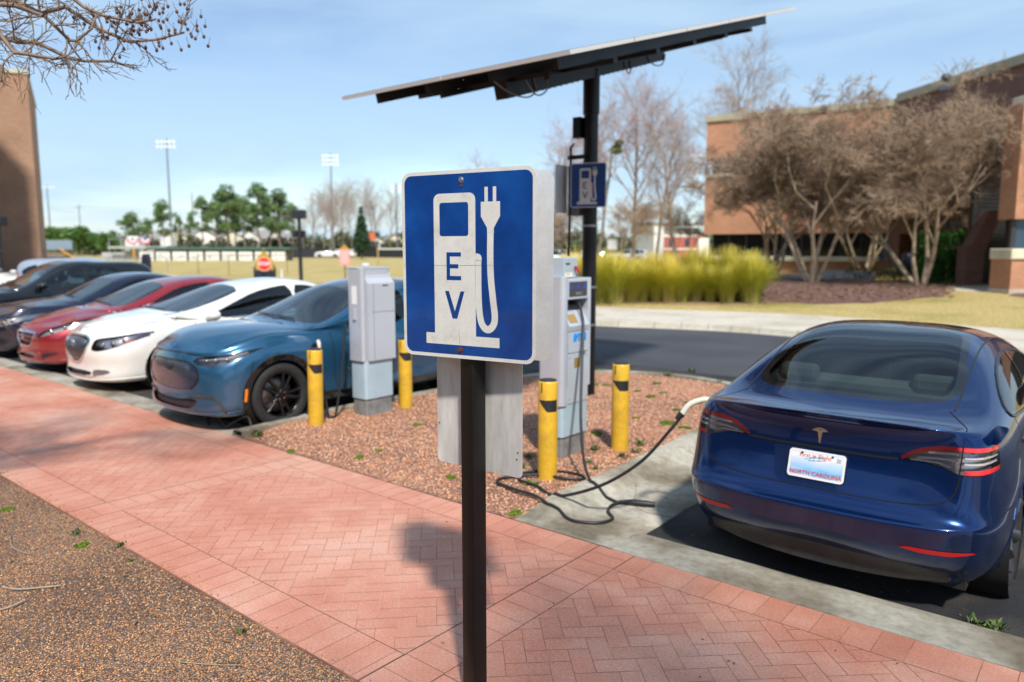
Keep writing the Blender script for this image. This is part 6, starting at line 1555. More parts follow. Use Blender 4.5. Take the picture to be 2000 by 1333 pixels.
# houses
roofm = mat('roof_shingle', (.30,.27,.24), .85, var=.2, vscale=1); hw = mat('house_cream', (.70,.64,.50), .8, var=.06, vscale=.5); hw2 = mat('house_white', (.78,.76,.70), .8)
hl = ['cream house behind the umbrella pine','white gabled house left of the tall light mast','cream house right of the tall light mast','pale house behind the middle pines','cream house behind the right pines','white house at the right end of the pine group','pale house right of the fir and scoreboard','cream house next to the left edge of the big sign']
for k, (px, w_, top) in enumerate([(285,8,452),(358,7,447),(405,9,448),(455,8,452),(505,8,450),(548,7,454),(735,8,462),(768,7,458)]):
    D = 215+6*(k % 3); h = up(px, top, D); b = at(px,490,D); b.z = 0; e = empty('house', b, YAW+R(-20+13*(k % 4)), hl[k], 'house', 'houses beyond the ball field')
    wl = MB(); wl.box((0,0,h*.33),(w_,7,h*.66)); wl.prism([(-w_/2,h*.66),(w_/2,h*.66),(0,h*.97)], -3.5, 3.5, M=frame((0,0,0),(1,0,0),(0,0,1))); wl.build('wall', hw if k % 2 else hw2, e)
    rf = MB()
    for s in (-1,1):
        a = Vector((s*(w_/2+.4),0,h*.66-.25)); c = Vector((0,0,h*.97+.06)); rf.add([a+Vector((0,-3.9,0)),a+Vector((0,3.9,0)),c+Vector((0,3.9,0)),c+Vector((0,-3.9,0))], [(0,1,2,3)])
        rf.add([a+Vector((0,-3.9,.12)),a+Vector((0,3.9,.12)),c+Vector((0,3.9,.12)),c+Vector((0,-3.9,.12))], [(0,1,2,3)])
    rf.build('roof', roofm, e)
    for s in (-1,1):
        for zz in (.22,.5):
            o = MB().box((s*w_*.25,-3.53,h*zz),(1.0,.06,1.2)).build('window', win, e)
# baseball field: dugout, banner wall, fence, screen, scoreboard, bleachers, bunting
dg = empty('dugout', at(418,495,108)*1, YAW, 'long low dugout with a green roof and white banner panels', 'dugout'); dg.location.z = .1
W_ = 286/FPX*108
bxs('roof', dkgreen, dg, (-W_*.45,W_*.52,-.4,3.2,1.75,2.1)); bxs('wall', mat('dug_wall', (.34,.31,.26), .9), dg, (-W_/2,W_/2,2.2,2.4,-.2,1.75))
for i in range(9):
    x = -W_*.5+i*W_/9+.15; wd = W_/9-.35
    o = bxs('banner', white_p, dg, (x,x+wd,-.55,-.5,.05,1.45)); r2 = random.Random(i)
    mb = MB()
    for q in range(6): 
        cx = x+wd*r2.uniform(.2,.8); cz = r2.uniform(.35,1.15); mb.box((cx,-.56,cz),(r2.uniform(.15,.5),.012,r2.uniform(.05,.16)))
    mb.build('banner_print', mat('print_grey', (.30,.30,.31), .8), o)
def post_fence(name, pts, z0, h, label, step, fill=None, rail=True, r=.035, m=None):
    e = empty(name, pts[0], 0, label, 'fence'); e.location.z = 0; o0 = Vector((pts[0].x, pts[0].y, 0)); m = m or steel_dk
    for a, b in zip(pts, pts[1:]):
        d = b-a; d.z = 0; n = max(1, int(d.length/step))
        for i in range(n+1):
            p = a+d*i/n-o0; MB().cyl((p.x,p.y,z0),(p.x,p.y,z0+h),r,n=6).build('post', m, e)
        A = a-o0; B_ = b-o0
        if rail: MB().cyl((A.x,A.y,z0+h),(B_.x,B_.y,z0+h),r*.7,n=6).build('rail', m, e)
        if fill: MB().add([(A.x,A.y,z0),(B_.x,B_.y,z0),(B_.x,B_.y,z0+h),(A.x,A.y,z0+h)], [(0,1,2,3)]).build('screen', fill, e)
    return e
tanpost = mat('fence_post_tan', (.30,.22,.12), .7)
f1 = post_fence('chain_link_fence', [at(386,500,50), at(560,500,52)], .2, 1.35, 'thin-posted chain link fence in front of the dugout banners', 1.6, m=tanpost)
f2 = post_fence('screened_fence', [at(560,500,150), at(700,500,150), at(800,500,140)], .15, 1.75, 'black screened outfield fence right of the dugout', 6, black_m)
f3 = post_fence('pipe_fence', [at(210,500,60), at(386,500,58)], .1, 1.2, 'low white pipe fence behind the black SUV', 2.2, m=alu)
for px, D, lb in ((790,60,'tan goal-like frame beside the left edge of the big sign'),):
    a, b_ = at(738,490,70), at(790,490,70); e = empty('goal_frame', (a.x,a.y,0), 0, lb, 'goal frame'); q = b_-a; mm = mat('goal_tan', (.45,.33,.10), .6)
    MB().cyl((0,0,0),(0,0,1.95),.07,n=8).build('post', mm, e); MB().cyl((q.x,q.y,0),(q.x,q.y,1.95),.07,n=8).build('post', mm, e); MB().cyl((0,0,1.95),(q.x,q.y,1.95),.06,n=8).build('crossbar', white_p, e)
sb = empty('scoreboard', at(717,480,150), YAW, 'ball field scoreboard with white, blue and orange panels below the fir', 'scoreboard'); sb.location.z = 0
for (x0, x1, z0, z1, c, nm) in ((-1.9,-1.0,3.6,5.0,(.75,.76,.78),'panel_white'),(-.95,.45,3.2,4.4,(.10,.22,.34),'panel_blue'),(.5,1.6,3.6,5.1,(.75,.16,.04),'panel_orange'),(-1.6,-1.0,2.5,3.4,(.45,.55,.65),'panel_pale'),(-.9,1.6,2.45,3.1,(.05,.05,.06),'panel_black')):
    bxs(nm, mat(nm, c, .6), sb, (x0,x1,0,.2,z0,z1))
bxs('post', steel_dk, sb, (-1.2,-1.05,.05,.2,0,4.5)); bxs('post', steel_dk, sb, (1.05,1.2,.05,.2,0,4.5))
# spectator stand with patriotic bunting
sd_ = empty('spectator_stand', at(262,490,112), YAW, 'grey and white spectator stand with two bunting fans on its rail', 'grandstand'); sd_.location.z = 0
bxs('frame', mat('stand_grey', (.42,.43,.42), .7, var=.3, vscale=.5), sd_, (-6,4.5,2,6,.0,1.4), (-4.2,4.6,.6,.9,2.0,2.35), (-2.3,4.4,1.5,5,1.4,2.0)); bxs('press_box', white_p, sd_, (-2.5,-.8,3,5,2.4,3.9), (2.6,4.2,3,5,2.4,3.7))
bxs('post', alu, sd_, *[(x,x+.08,.65,.75,0,3.5) for x in (-4.1,-2.2,-.2,1.9,4.2)]); bxs('rail', alu, sd_, (-4.1,4.3,.66,.74,3.35,3.45)); bxs('slide_rail', mat('rail_orange', (.62,.28,.04), .6), sd_, (-.35,-.1,.3,.4,.3,2.0))
for s in (-.35, 1.55):
    bn = empty('bunting_anchor'); bn.parent = sd_; bn.location = (s,.45,3.5); bn.name = 'bunting'
    for k, (r0, r1, c) in enumerate(((0,.3,(.08,.11,.40)),(.3,.62,(.72,.70,.72)),(.62,.88,(.60,.12,.16)))):
        n = 14; vs = []
        for rr_ in (r0, r1):
            for i in range(n+1): a = math.pi+math.pi*i/n; vs.append((math.cos(a)*rr_, -.04-.02*(i % 2), math.sin(a)*rr_))
        MB().add(vs, [(i,i+1,n+2+i,n+1+i) for i in range(n)]).build('bunting_band', mat('bunting_%d' % k, c, .8), bn)
gs = empty('bleachers', at(112,495,80), YAW, 'small grey bleachers with an orange stair rail right beside the tall brick wall', 'bleachers'); gs.location.z = 0
mb = MB()
for i in range(5): mb.box((-1.2,i*.5,.4+i*.38),(2.6,.45,.08))
mb.build('bench_rows', alu, gs); bxs('back_frame', mat('stand_blue', (.22,.28,.34), .6), gs, (-2.6,.2,2.4,2.6,1.9,2.9)); bxs('side_wall', mat('stand_brown', (.20,.14,.09), .8), gs, (-2.6,.2,1.2,2.4,0,1.6))
mb = MB(); mb.tube([(.3,0,1.95),(2.2,0,.7)], .09, 6); mb.build('stair_rail', mat('rail_orange', (.62,.28,.04), .6), gs)

def reg_mulch(r, n):
    px = r.uniform(1470,1870,n); D = r.uniform(23.3,30,n); return np.array([[*G(a, b)] for a, b in zip(px, D)])
_r = np.random.default_rng(8); _P = reg_mulch(_r, 2600); mb = MB()
for x, y in _P:
    a = _r.uniform(0,3.14); l = _r.uniform(.03,.10); w_ = l*.3; c, q = math.cos(a), math.sin(a); z = gz(x,y)+.10; mb.add([(x-c*l,y-q*l,z),(x+q*w_,y-c*w_,z+_r.uniform(.0,.05)),(x+c*l,y+q*l,z+.01),(x-q*w_,y+c*w_,z+.02)], [(0,1,2,3)])
mb.build('mulch_chips', mat('mulch_chip', (.24,.145,.10), .85, var=.5, vscale=3), kind='stuff')
# ================================================================ street furniture
sign_blue = None
def sign_materials():
    m, nt, b, out = _nt('sign_blue'); tc = N(nt,'ShaderNodeTexCoord'); b.inputs['Roughness'].default_value = .28; b.inputs['Coat Weight'].default_value = .3
    n = N(nt,'ShaderNodeTexNoise', inp={'Scale': 5.5, 'Detail': 8.0, 'Roughness': .62}); L(nt, tc,'Object', n,'Vector')
    r = ramp(nt, [(.28,(.0015,.030,.16)),(.5,(.0020,.048,.235)),(.72,(.003,.075,.32))]); L(nt, n,'Fac', r,'Fac')
    n2 = N(nt,'ShaderNodeTexNoise', inp={'Scale': 900.0, 'Detail': 2.0}); L(nt, tc,'Object', n2,'Vector'); r2 = ramp(nt, [(.3,(.72,.75,.8)),(.7,(1.25,1.2,1.15))]); L(nt, n2,'Fac', r2,'Fac')
    mx = N(nt,'ShaderNodeMix', data_type='RGBA', blend_type='MULTIPLY'); mx.inputs[0].default_value = 1; L(nt, r,'Color', mx, 6); L(nt, r2,'Color', mx, 7)
    nt.links.new(mx.outputs[2], b.inputs['Base Color'])
    m2, nt, b, out = _nt('sign_white'); tc = N(nt,'ShaderNodeTexCoord'); b.inputs['Roughness'].default_value = .45
    n = N(nt,'ShaderNodeTexNoise', inp={'Scale': 9.0, 'Detail': 10.0, 'Roughness': .75}); L(nt, tc,'Object', n,'Vector')
    r = ramp(nt, [(.30,(.50,.48,.42)),(.46,(.62,.61,.57)),(.7,(.69,.68,.65))]); L(nt, n,'Fac', r,'Fac')
    n2 = N(nt,'ShaderNodeTexNoise', inp={'Scale': 140.0, 'Detail': 4.0}); L(nt, tc,'Object', n2,'Vector'); r2 = ramp(nt, [(.30,(.84,.81,.74)),(.40,(1,1,1))]); L(nt, n2,'Fac', r2,'Fac')
    mx = N(nt,'ShaderNodeMix', data_type='RGBA', blend_type='MULTIPLY'); mx.inputs[0].default_value = 1; L(nt, r,'Color', mx, 6); L(nt, r2,'Color', mx, 7); nt.links.new(mx.outputs[2], b.inputs['Base Color'])
    return m, m2
SB, SW = sign_materials()
def brushed(name, c, rough=.38, streak=True):
    m, nt, b, out = _nt(name); tc = N(nt,'ShaderNodeTexCoord'); b.inputs['Metallic'].default_value = .35; b.inputs['Roughness'].default_value = rough
    mp = N(nt,'ShaderNodeMapping'); mp.inputs['Scale'].default_value = (6,6,1.2); L(nt, tc,'Object', mp,'Vector')
    n = N(nt,'ShaderNodeTexNoise', inp={'Scale': 2.5, 'Detail': 8.0, 'Roughness': .7}); L(nt, mp, 0, n,'Vector'); r = ramp(nt, [(.3,tuple(x*.72 for x in c)),(.7,tuple(min(1,x*1.12) for x in c))]); L(nt, n,'Fac', r,'Fac'); L(nt, r,'Color', b,'Base Color')
    r2 = ramp(nt, [(.3,(rough-.1,)*3),(.7,(rough+.18,)*3)]); L(nt, n,'Fac', r2,'Fac'); L(nt, r2,'Color', b,'Roughness')
    return m
alu_sign = brushed('sign_back_aluminium', (.80,.77,.73), .5); alu_white = mat('sign_back_dull', (.70,.71,.73), .5, .2, var=.07, vscale=9, dirt=.16, dscale=60, dirtcol=(.25,.24,.22))
post_black = mat('post_black', (.008,.007,.007), .3, spec=.35, var=.3, vscale=8)
rust = mat('rusty_bolt', (.16,.055,.02), .7, .4, var=.5, vscale=200); bolt_m = mat('bolt_zinc', (.5,.5,.5), .35, .9)
def ev_face(parent, M, s=1.0, detail=True):
    """610 x 762 mm pump-and-plug sign; M maps sign plane (x right, y up, z out)"""
    W, H = .652*s, .778*s; t = .0016
    pl = MB(); pl.prism(rrect(W,H,.045*s,8), -t*1.5, t*.5, M=M, side_smooth=True); a = pl.build('sign_plate', SW, parent)
    bl = MB(); bl.prism(rrect(W-.030*s,H-.030*s,.034*s,8), t*.5, t*.5+.0004, M=M); bl.build('blue_field', SB, a)
    z0, z1 = t*.5+.0004, t*.5+.0009
    def X(u): return (u-.5)*W
    def Y(v): return (.5-v)*H
    wh = MB()
    def P(pts, close=True): wh.prism([(X(u),Y(v)) for u, v in pts], z0, z1, M=M)
    # pump body as a ring round the display, made of butted pieces
    def arcp(cu, cv, ru, rv, a0, a1, n=6): return [(cu+ru*math.cos(R(a0+(a1-a0)*i/n)), cv-rv*math.sin(R(a0+(a1-a0)*i/n))) for i in range(n+1)]
    ru, rv = .045, .036; iu, iv = .018, .0145
    L0, R0, T0 = .255, .572, .120; il, ir, it, ib = .300, .520, .168, .345
    P(arcp(L0+ru, T0+rv, ru, rv, 180, 90)+[(.41,T0),(.41,it)]+arcp(il+iu, it+iv, iu, iv, 90, 180)+[(il,.25),(L0,.25)])
    P([(.41,T0)]+arcp(R0-ru, T0+rv, ru, rv, 90, 0)+[(R0,.25),(ir,.25)]+arcp(ir-iu, it+iv, iu, iv, 0, 90)+[(.41,it)])
    P([(L0,.25),(il,.25)]+arcp(il+iu, ib-iv, iu, iv, 180, 270)+[(.41,ib),(.41,.42),(L0,.42)])
    P([(ir,.25),(R0,.25),(R0,.42),(.41,.42),(.41,ib)]+arcp(ir-iu, ib-iv, iu, iv, 270, 360))
    P([(L0,.42),(R0,.42),(R0,.875),(L0,.875)])
    P([(.185,.875),(L0,.875),(R0,.9),(.185,.93)]) if False else None
    P([(.185,.868),(.255,.868),(.255,.875),(.185,.875)]); P([(.185,.875),(.745,.875),(.745,.928),(.185,.928)])
    # plug
    P([(.640,.095),(.664,.095),(.664,.170),(.640,.170)]); P([(.700,.095),(.724,.095),(.724,.170),(.700,.170)])
    P([(.613,.170),(.751,.170),(.751,.245),(.706,.305),(.706,.33),(.658,.33),(.658,.305),(.613,.245)])
    # cable: band following a path
    def band(path, w, cap0=None):
        Q = [Vector((X(u),Y(v),0)) for u, v in path]; Q = bez(Q, 8); n = len(Q); vs = []
        for i, q in enumerate(Q):
            tt = (Q[min(i+1,n-1)]-Q[max(i-1,0)]).normalized(); nn = Vector((-tt.y,tt.x,0))*w/2; vs += [M @ (q+nn+Vector((0,0,z1))), M @ (q-nn+Vector((0,0,z1)))]
        wh.add(vs, [(2*i,2*i+2,2*i+3,2*i+1) for i in range(n-1)])
    band([(.682,.325),(.680,.45),(.684,.56),(.700,.68),(.712,.76),(.704,.805),(.672,.832),(.640,.828),(.612,.795),(.598,.73),(.592,.62),(.592,.47)], .030*s)
    P([(.572,.436),(.592,.436),(.61,.444),(.617,.458),(.617,.475),(.573,.475)])
    wh.build('symbol', SW, a)
    for ch, v, sz in (('E',.505,.150),('V',.713,.150)):
        mb = MB(); cx = .405
        if ch == 'E':
            w_, h_ = .072, .0705; k = .185*.36
            for q in ([(.352,.43),(.378,.43),(.378,.578),(.352,.578)], [(.378,.43),(.463,.43),(.463,.452),(.378,.452)], [(.378,.493),(.442,.493),(.442,.515),(.378,.515)], [(.378,.556),(.463,.556),(.463,.578),(.378,.578)]):
                mb.prism([(X(u),Y(vv)) for u, vv in q], z1, z1+.0004, M=M)
        else:
            for q in ([(.338,.637),(.368,.637),(.413,.745),(.413,.785),(.395,.785)], [(.413,.745),(.458,.637),(.487,.637),(.431,.785),(.413,.785)]):
                mb.prism([(X(u),Y(vv)) for u, vv in q], z1, z1+.0004, M=M)
        mb.build('letter', SB, a)
    if detail:
        for u, v in ((.47,.052),(.452,.955)):
            c = M @ Vector((X(u),Y(v),0)); zz = (M @ Vector((0,0,1))-M @ Vector((0,0,0))).normalized(); bo = MB(); bo.cyl(c, c+zz*.007, .0085, .0075, 6); bo.cyl(c, c+zz*.003, .013, .013, 16); bo.build('bolt', rust if v > .5 else bolt_m, a)
        c = M @ Vector((X(.47),Y(.082),.0008)); bo = MB(); bo.cyl(c, c+zz*.003, .006, n=10); bo.build('bolt', rust, a)
        cr = MB()
        for pts in ([(.01,.500),(.2,.502),(.42,.500),(.62,.497),(.99,.493)], [(.452,.95),(.448,.90),(.440,.84)]): 
            Q = [M @ Vector((X(u),Y(v),z1+.0005)) for u, v in pts]; cr.tube(Q, .0004, 4)
        cr.build('crack', mat('crack_dark', (.10,.10,.09), .8), a)
    return a
# the big sign
sx, sy = Vector((.58,-.32,0)).normalized(), None     # along the plate, in the camera frame (right, forward)
def dirw(r, f): return Vector((r*cyw-f*syw, r*syw+f*cyw, 0)).normalized()
ux = dirw(.868,-.496); nz = ux.cross(Vector((0,0,1)))   # outward normal towards the viewer
if nz.dot(cf(0,1)) > 0: nz = -nz
c_front = cf(-.189,3.075,1.930)
big = empty('charging_sign', cf(-.155,3.17,0), 0, 'big blue charging station sign on a black square post in the foreground', 'sign')
big_inv = Matrix.Translation(-big.location)
def rel(M): return big_inv @ M
Mf = rel(frame(c_front, ux, (0,0,1))); ev_face(big, Mf)
pc = c_front+ux*(-.010)-nz*.062
uxp = dirw(math.cos(R(46)),-math.sin(R(46))); nzp = uxp.cross(Vector((0,0,1)))
if nzp.dot(cf(0,1)) > 0: nzp = -nzp
def sqpost(z0, z1, s, parent, m, name='post'):
    mb = MB(); q = rrect(s,s,.005,3); M = rel(frame((pc.x,pc.y,0), uxp, -nzp)); mb.prism(q, z0, z1, M=M, side_smooth=True); return mb.build(name, m, parent, auto=40)
sqpost(-.2, 2.29, .078, big, post_black)
# back-to-back second sign (its unpainted back faces us) and the lower plate
Mb = rel(frame(c_front-nz*.130+ux*.016-Vector((0,0,.004)), ux, (0,0,1))); mb = MB(); mb.prism(rrect(.640,.776,.048,8), -.0012, .0012, M=Mb, side_smooth=True); mb.build('rear_sign_plate', alu_white, big)
uxl = dirw(math.cos(R(36)),-math.sin(R(36)))
Ml = rel(frame(c_front-nz*.124-ux*.024+Vector((0,0,-.60)), uxl, (0,0,1))); mb = MB(); mb.prism(rrect(.475,.60,.022,6), -.0012, .0012, M=Ml, side_smooth=True); lp_ = mb.build('lower_plate', alu_sign, big)
mb = MB(); 
for x_, y_ in ((.032,-.055),(.20,.215),(-.225,-.12),(.21,-.22),(.215,-.19)): mb.cyl(Ml @ Vector((x_,y_,.001)), Ml @ Vector((x_,y_,.004)), .0035, n=6)
mb.build('stains', rust, lp_)
dots = MB(); r_ = random.Random(5)
for k in range(26): 
    q = pc+nzp*.0392+uxp*r_.uniform(-.036,.036)+Vector((0,0,r_.uniform(.5,1.5))); q = q-big.location; dots.box(q, (.0016,.0016,.0016))
for k in range(20): q = pc+uxp*.0392+nzp*r_.uniform(-.036,.036)+Vector((0,0,r_.uniform(.5,1.5)))-big.location; dots.box(q, (.0016,.0016,.0016))
dots.build('paint_specks', mat('speck', (.5,.48,.42), .8), big)
# bollards
yel = mat('bollard_yellow', (.66,.39,.025), .45, var=.22, vscale=4, dirt=.75, dirtcol=(.36,.22,.05), dscale=9, bump=.1, bscale=40)
tape = mat('tape_black', (.02,.02,.024), .5)
def bollard(x, y, lean=0.0, h=.855):
    e = empty('bollard', (x,y,.04), 0); mb = MB(); r = .083
    mb.lathe([(r,-.05),(r,h-.018),(r-.006,h),(.05,h+.004)], 32); mb.build('sleeve', yel, e)
    mb = MB(); mb.lathe([(r-.006,h+.0),(r-.014,h+.012),(.04,h+.017),(.001,h+.018)], 32); mb.build('cap', tape, e)
    # slanted black tape: band covering the side that faces the street corner
    mb = MB(); n = 14; vs = []; a0 = math.atan2(-y, -x)
    for i in range(n+1):
        a = a0+R(-62+124*i/n); s = i/n
        if s < .45: zt, zb = h-.155, h-.155-.10*(s/.45)
        else: zt, zb = h-.155-.0*(s-.45), h-.255
        if s < .02: zb = zt-.002
        vs += [(math.cos(a)*(r+.0012), math.sin(a)*(r+.0012), zt-.03*max(0,s-.55)*0), (math.cos(a)*(r+.0012), math.sin(a)*(r+.0012), zb)]
    mb.add(vs, [(2*i,2*i+1,2*i+3,2*i+2) for i in range(n)], 0, True); mb.build('tape_stripe', tape, e)
    mb = MB(); 
    for da in (-38,):
        a = a0+R(da)+math.pi*0; mb.box((math.cos(a)*r, math.sin(a)*r, h-.05), (.008,.008,.085), rot=Matrix.Rotation(a,3,'Z'))
    mb.build('cap_slot', tape, e)
    e.rotation_euler = (0, lean, 0); return e
bl_ = ['yellow bollard in front of the left charger beside the teal car wheel','yellow bollard behind the left charger, partly covered by the big sign','yellow bollard in front of the right charger just right of the sign post','yellow bollard standing free behind the right charger near the cable']
for k, (x, y, ln) in enumerate(((-6.86,4.86,.02),(-6.77,6.12,.0),(-3.70,4.95,.0),(-3.71,6.14,.0))):
    b = bollard(x, y, ln); tag(b, bl_[k], 'bollard', 'yellow bollards guarding the chargers')
# chargers: silver body with rounded extruded corners
silver = mat('charger_silver', (.56,.59,.65), .35, .35, var=.06, vscale=3); silver2 = mat('charger_panel', (.50,.54,.60), .45, .15, var=.08, vscale=2, dirt=.2, dscale=4, dirtcol=(.38,.38,.38))
pale_blue = mat('charger_base_blue', (.41,.53,.60), .5, .1, var=.10, vscale=2.5); plinth = mat('plinth_concrete', (.20,.20,.195), .85, var=.35, vscale=8, bump=.4, bscale=40)
def charger(x, y, label):
    """local x runs along the island, the service face is at local -y (it looks at the navy car)"""
    e = empty('charging_station', (x,y,0), R(90), label, 'charging station', 'charging stations on the pebble island')
    MB().prism(rrect(.40,.24,.02), -.05, .27).build('plinth', plinth, e, auto=40)
    MB().prism(rrect(.43,.27,.035), .25, .70).build('base_cover', pale_blue, e, auto=40)
    return e
def seams(e, *bx): return bxs('panel_seam', mat('seam_grey', (.16,.16,.17), .7), e, *bx)
eL = charger(-6.86, 5.68, 'left grey charging station, plain service panels, between two bollards beside the teal car')
mb = MB(); mb.prism(rrect(.47,.24,.05,8,cy=.03), .70, 1.76, side_smooth=True); mb.build('body', silver, eL, auto=40)
mb = MB(); mb.prism([(-.165,.702),(-.05,.702),(-.05,1.74),(-.085,1.72),(-.10,1.66),(-.165,1.60)], -.175, .225, M=frame((0,0,0),(0,1,0),(0,0,1))); mb.build('service_panel', silver2, eL)
mb = MB(); mb.prism(rrect(.07,.26,.032,8,cx=-.205,cy=.0), .70, 1.775, side_smooth=True); mb.build('corner_column', silver, eL, auto=40)
bxs('top_cap', silver, eL, (-.24,.24,-.07,.155,1.762,1.785), bev=.006); bxs('beacon', mat('beacon_clear', (.7,.72,.75), .2), eL, (-.09,-.02,-.02,.05,1.785,1.83), bev=.012)
seams(eL, (-.12,.226,-.1655,-.1652,1.265,1.272)); seams(eL, (-.10,-.094,-.1655,-.1652,.71,1.595))
bxs('vent_slot', tape, eL, (.04,.13,-.1655,-.1652,1.565,1.58))
bxs('notice_label', mat('label_white', (.82,.82,.82), .5), eL, (-.2415,-.2395,-.04,.05,1.36,1.57)); bxs('hook_holder', silver, eL, (-.262,-.24,-.02,.02,1.18,1.31), bev=.004)
eR = charger(-4.07, 5.70, 'right grey charging station with display and cable bay, just right of the sign post')
mb = MB(); mb.prism(rrect(.45,.15,.03,8,cy=.065), .56, 1.60, side_smooth=True); mb.build('body', silver, eR, auto=40)
mb = MB(); mb.prism(rrect(.10,.29,.045,10,cx=-.185,cy=-.005), .55, 1.745, side_smooth=True); mb.build('corner_column', silver, eR, auto=40)
mb = MB(); mb.prism(rrect(.045,.22,.02,6,cx=.215,cy=-.035), .70, 1.73, side_smooth=True); mb.build('corner_column', silver, eR, auto=40)
bxs('lower_door', silver2, eR, (-.138,.19,-.142,-.01,.56,1.035)); bxs('hinge_panel', silver2, eR, (-.138,.19,-.147,-.01,1.039,1.235))
mb = MB(); mb.prism([(-.15,1.239),(-.01,1.239),(-.01,1.44),(-.07,1.42),(-.155,1.285)], -.138, .19, M=frame((0,0,0),(0,1,0),(0,0,1))); mb.build('sloped_ledge', silver, eR)
bxs('display_head', silver, eR, (-.140,.195,-.135,.0,1.53,1.725), bev=.01); dsp = bxs('display', mat('display_grey', (.045,.047,.052), .3), eR, (-.12,.165,-.139,-.1355,1.56,1.695))
bi = mat('icon_blue', (.02,.06,.55), .4)
for x_ in (-.105, -.005, .10): bxs('display_icon', bi, dsp, (x_,x_+.032,-.1405,-.1392,1.63,1.665))
text_mesh('LEVEL 2', .03, mat('text_grey', (.4,.4,.42), .5), dsp, 'display_lettering', .001, Matrix.Translation((.03,-.1405,1.585)) @ Matrix.Rotation(R(90),4,'X'))
bxs('cable_bay', mat('bay_grey', (.16,.16,.17), .6), eR, (-.138,.19,-.013,-.010,1.30,1.53)); bxs('cable_socket', tape, eR, (.05,.12,-.10,-.013,1.47,1.528), bev=.01)
gold = mat('label_gold', (.42,.27,.08), .5, .2)
mg = frame((-.04,-.113,1.352),(1,0,0),(0,.53,.85)); mb = MB(); mb.prism(rrect(.12,.085,.006), .003, .005, M=mg); mb.build('notice_label', gold, eR)
for x_, z_ in ((-.12,.60),(.17,.60),(-.12,.99),(.17,.99)): MB().cyl((x_,-.142,z_),(x_,-.145,z_),.006,n=8).build('screw', mat('seam_grey', (.16,.16,.17), .7), eR)
lb_ = bxs('notice_label', gold, eR, (-.04,.055,-.1445,-.1425,.89,.985))
for i in range(5): bxs('label_line', mat('ink_brown', (.14,.08,.02), .6), lb_, (-.03,.045,-.1455,-.1447,.90+.017*i,.904+.017*i))
text_mesh('E·T·N', .085, mat('logo_blue', (.01,.30,.85), .4), eR, 'logo', .004, Matrix.Translation((.04,-.149,1.175)) @ Matrix.Rotation(R(90),4,'X'), bold=.007)
bxs('door_latch', silver, eR, (.03,.12,-.175,-.147,1.045,1.06), bev=.004)
# switch box on top of the right charger
sbx = empty('switch_box', (-4.05,5.66,1.728), R(90), 'small grey breaker box with a red handle on top of the right charging station', 'switch box')
bxs('case', mat('case_grey', (.40,.46,.50), .5), sbx, (-.10,.12,-.07,.07,0,.19), bev=.008); mb = MB(); mb.tube([(.05,-.09,.11),(.09,-.11,.05)], .013, 8); mb.build('handle', mat('handle_red', (.55,.03,.05), .4), sbx)
bxs('warning_label', mat('label_white', (.82,.82,.82), .5), sbx, (-.085,.03,-.0725,-.0705,.012,.05)); bxs('warning_stripe', mat('label_yellow', (.75,.55,.02), .5), sbx, (-.07,-.01,-.0745,-.0728,.03,.045)); bxs('maker_label', tape, sbx, (-.075,-.01,-.0725,-.0705,.125,.14))
# cables
cab = mat('cable_black', (.016,.016,.017), .45, bump=.1, bscale=200)
def surf_z(x, y):
    ex = float(edge_x(y)) if y > 4.1 else -3.37
    if y < 4.1: return 0.0
    if x <= ex: return float(island_z(y)) if x > -7.25 else AZ
    o = x-ex; f = min(1, max(0, (y-4.1)/.55)); f = f*f*(3-2*f)
    return (.003-.02*o)*(1-f)+float(np.interp(o, [p[0] for p in prof[:-1]], [p[1] for p in prof[:-1]]))*f if o < .86 else AZ
def cable(name, pts, r, label, group='charging cables', n=10):
    Q = bez(pts, n)
    for q in Q: q.z = max(q.z, surf_z(q.x, q.y)+r*.9)
    o = MB().tube(Q, r, 8).build(name, cab, label=label, cat='cable', group=group); return o
zi = .064
cable('charging_cable', [(-3.97,5.785,1.50),(-3.90,5.76,1.30),(-3.80,5.60,.95),(-3.62,5.33,.48),(-3.40,5.08,.17),(-3.20,4.97,.03),(-3.02,4.93,.0),(-2.95,4.93,.0)], .013, 'black cable hanging from the right charging station down to the gutter')
cg = MB(); cg.tube([(-2.97,4.93,.004),(-2.88,4.97,.010),(-2.78,5.02,.006),(-2.72,5.05,.004)], [.014,.024,.026,.02], 10); cg.build('cable_plug', cab, label='black cable plug lying on the concrete gutter near the navy car', cat='plug')
cable('charging_cable', [(-2.38,4.75,.80),(-2.44,4.70,.70),(-2.60,4.62,.48),(-2.85,4.56,.28),(-3.15,4.55,.13),(-3.40,4.60,.05),(-3.6,4.68,zi),(-3.82,4.72,zi),(-3.92,4.86,zi),(-3.80,5.08,zi),(-3.55,5.16,zi),(-3.42,5.10,zi),(-3.50,4.98,zi+.01),(-3.75,4.88,zi+.02),(-3.95,4.70,zi),(-3.93,4.56,zi),(-3.7,4.50,zi),(-3.50,4.49,zi),(-3.33,4.42,zi),(-3.18,4.40,.0),(-3.02,4.36,.0),(-2.86,4.45,-.01),(-2.83,4.60,-.01),(-2.93,4.70,-.0),(-2.98,4.82,.0),(-2.96,4.92,.01)], .0125, 'long black cable coiled round the bollard and rising to the navy car')
crk = MB()
for pts in ([(-3.30,5.02),(-3.1,4.95),(-2.9,4.99),(-2.72,4.9),(-2.52,4.93)], [(-2.9,4.98),(-2.98,5.2),(-3.1,5.4)], [(-2.55,4.12),(-2.52,4.25),(-2.56,4.42),(-2.51,4.5)], [(-3.2,6.6),(-2.9,6.55),(-2.55,6.6)]):
    crk.tube([Vector((x+rnd.uniform(-.006,.006), y+rnd.uniform(-.006,.006), surf_z(x,y)+.0005)) for x, y in dense(pts, .04)], .0022, 4)
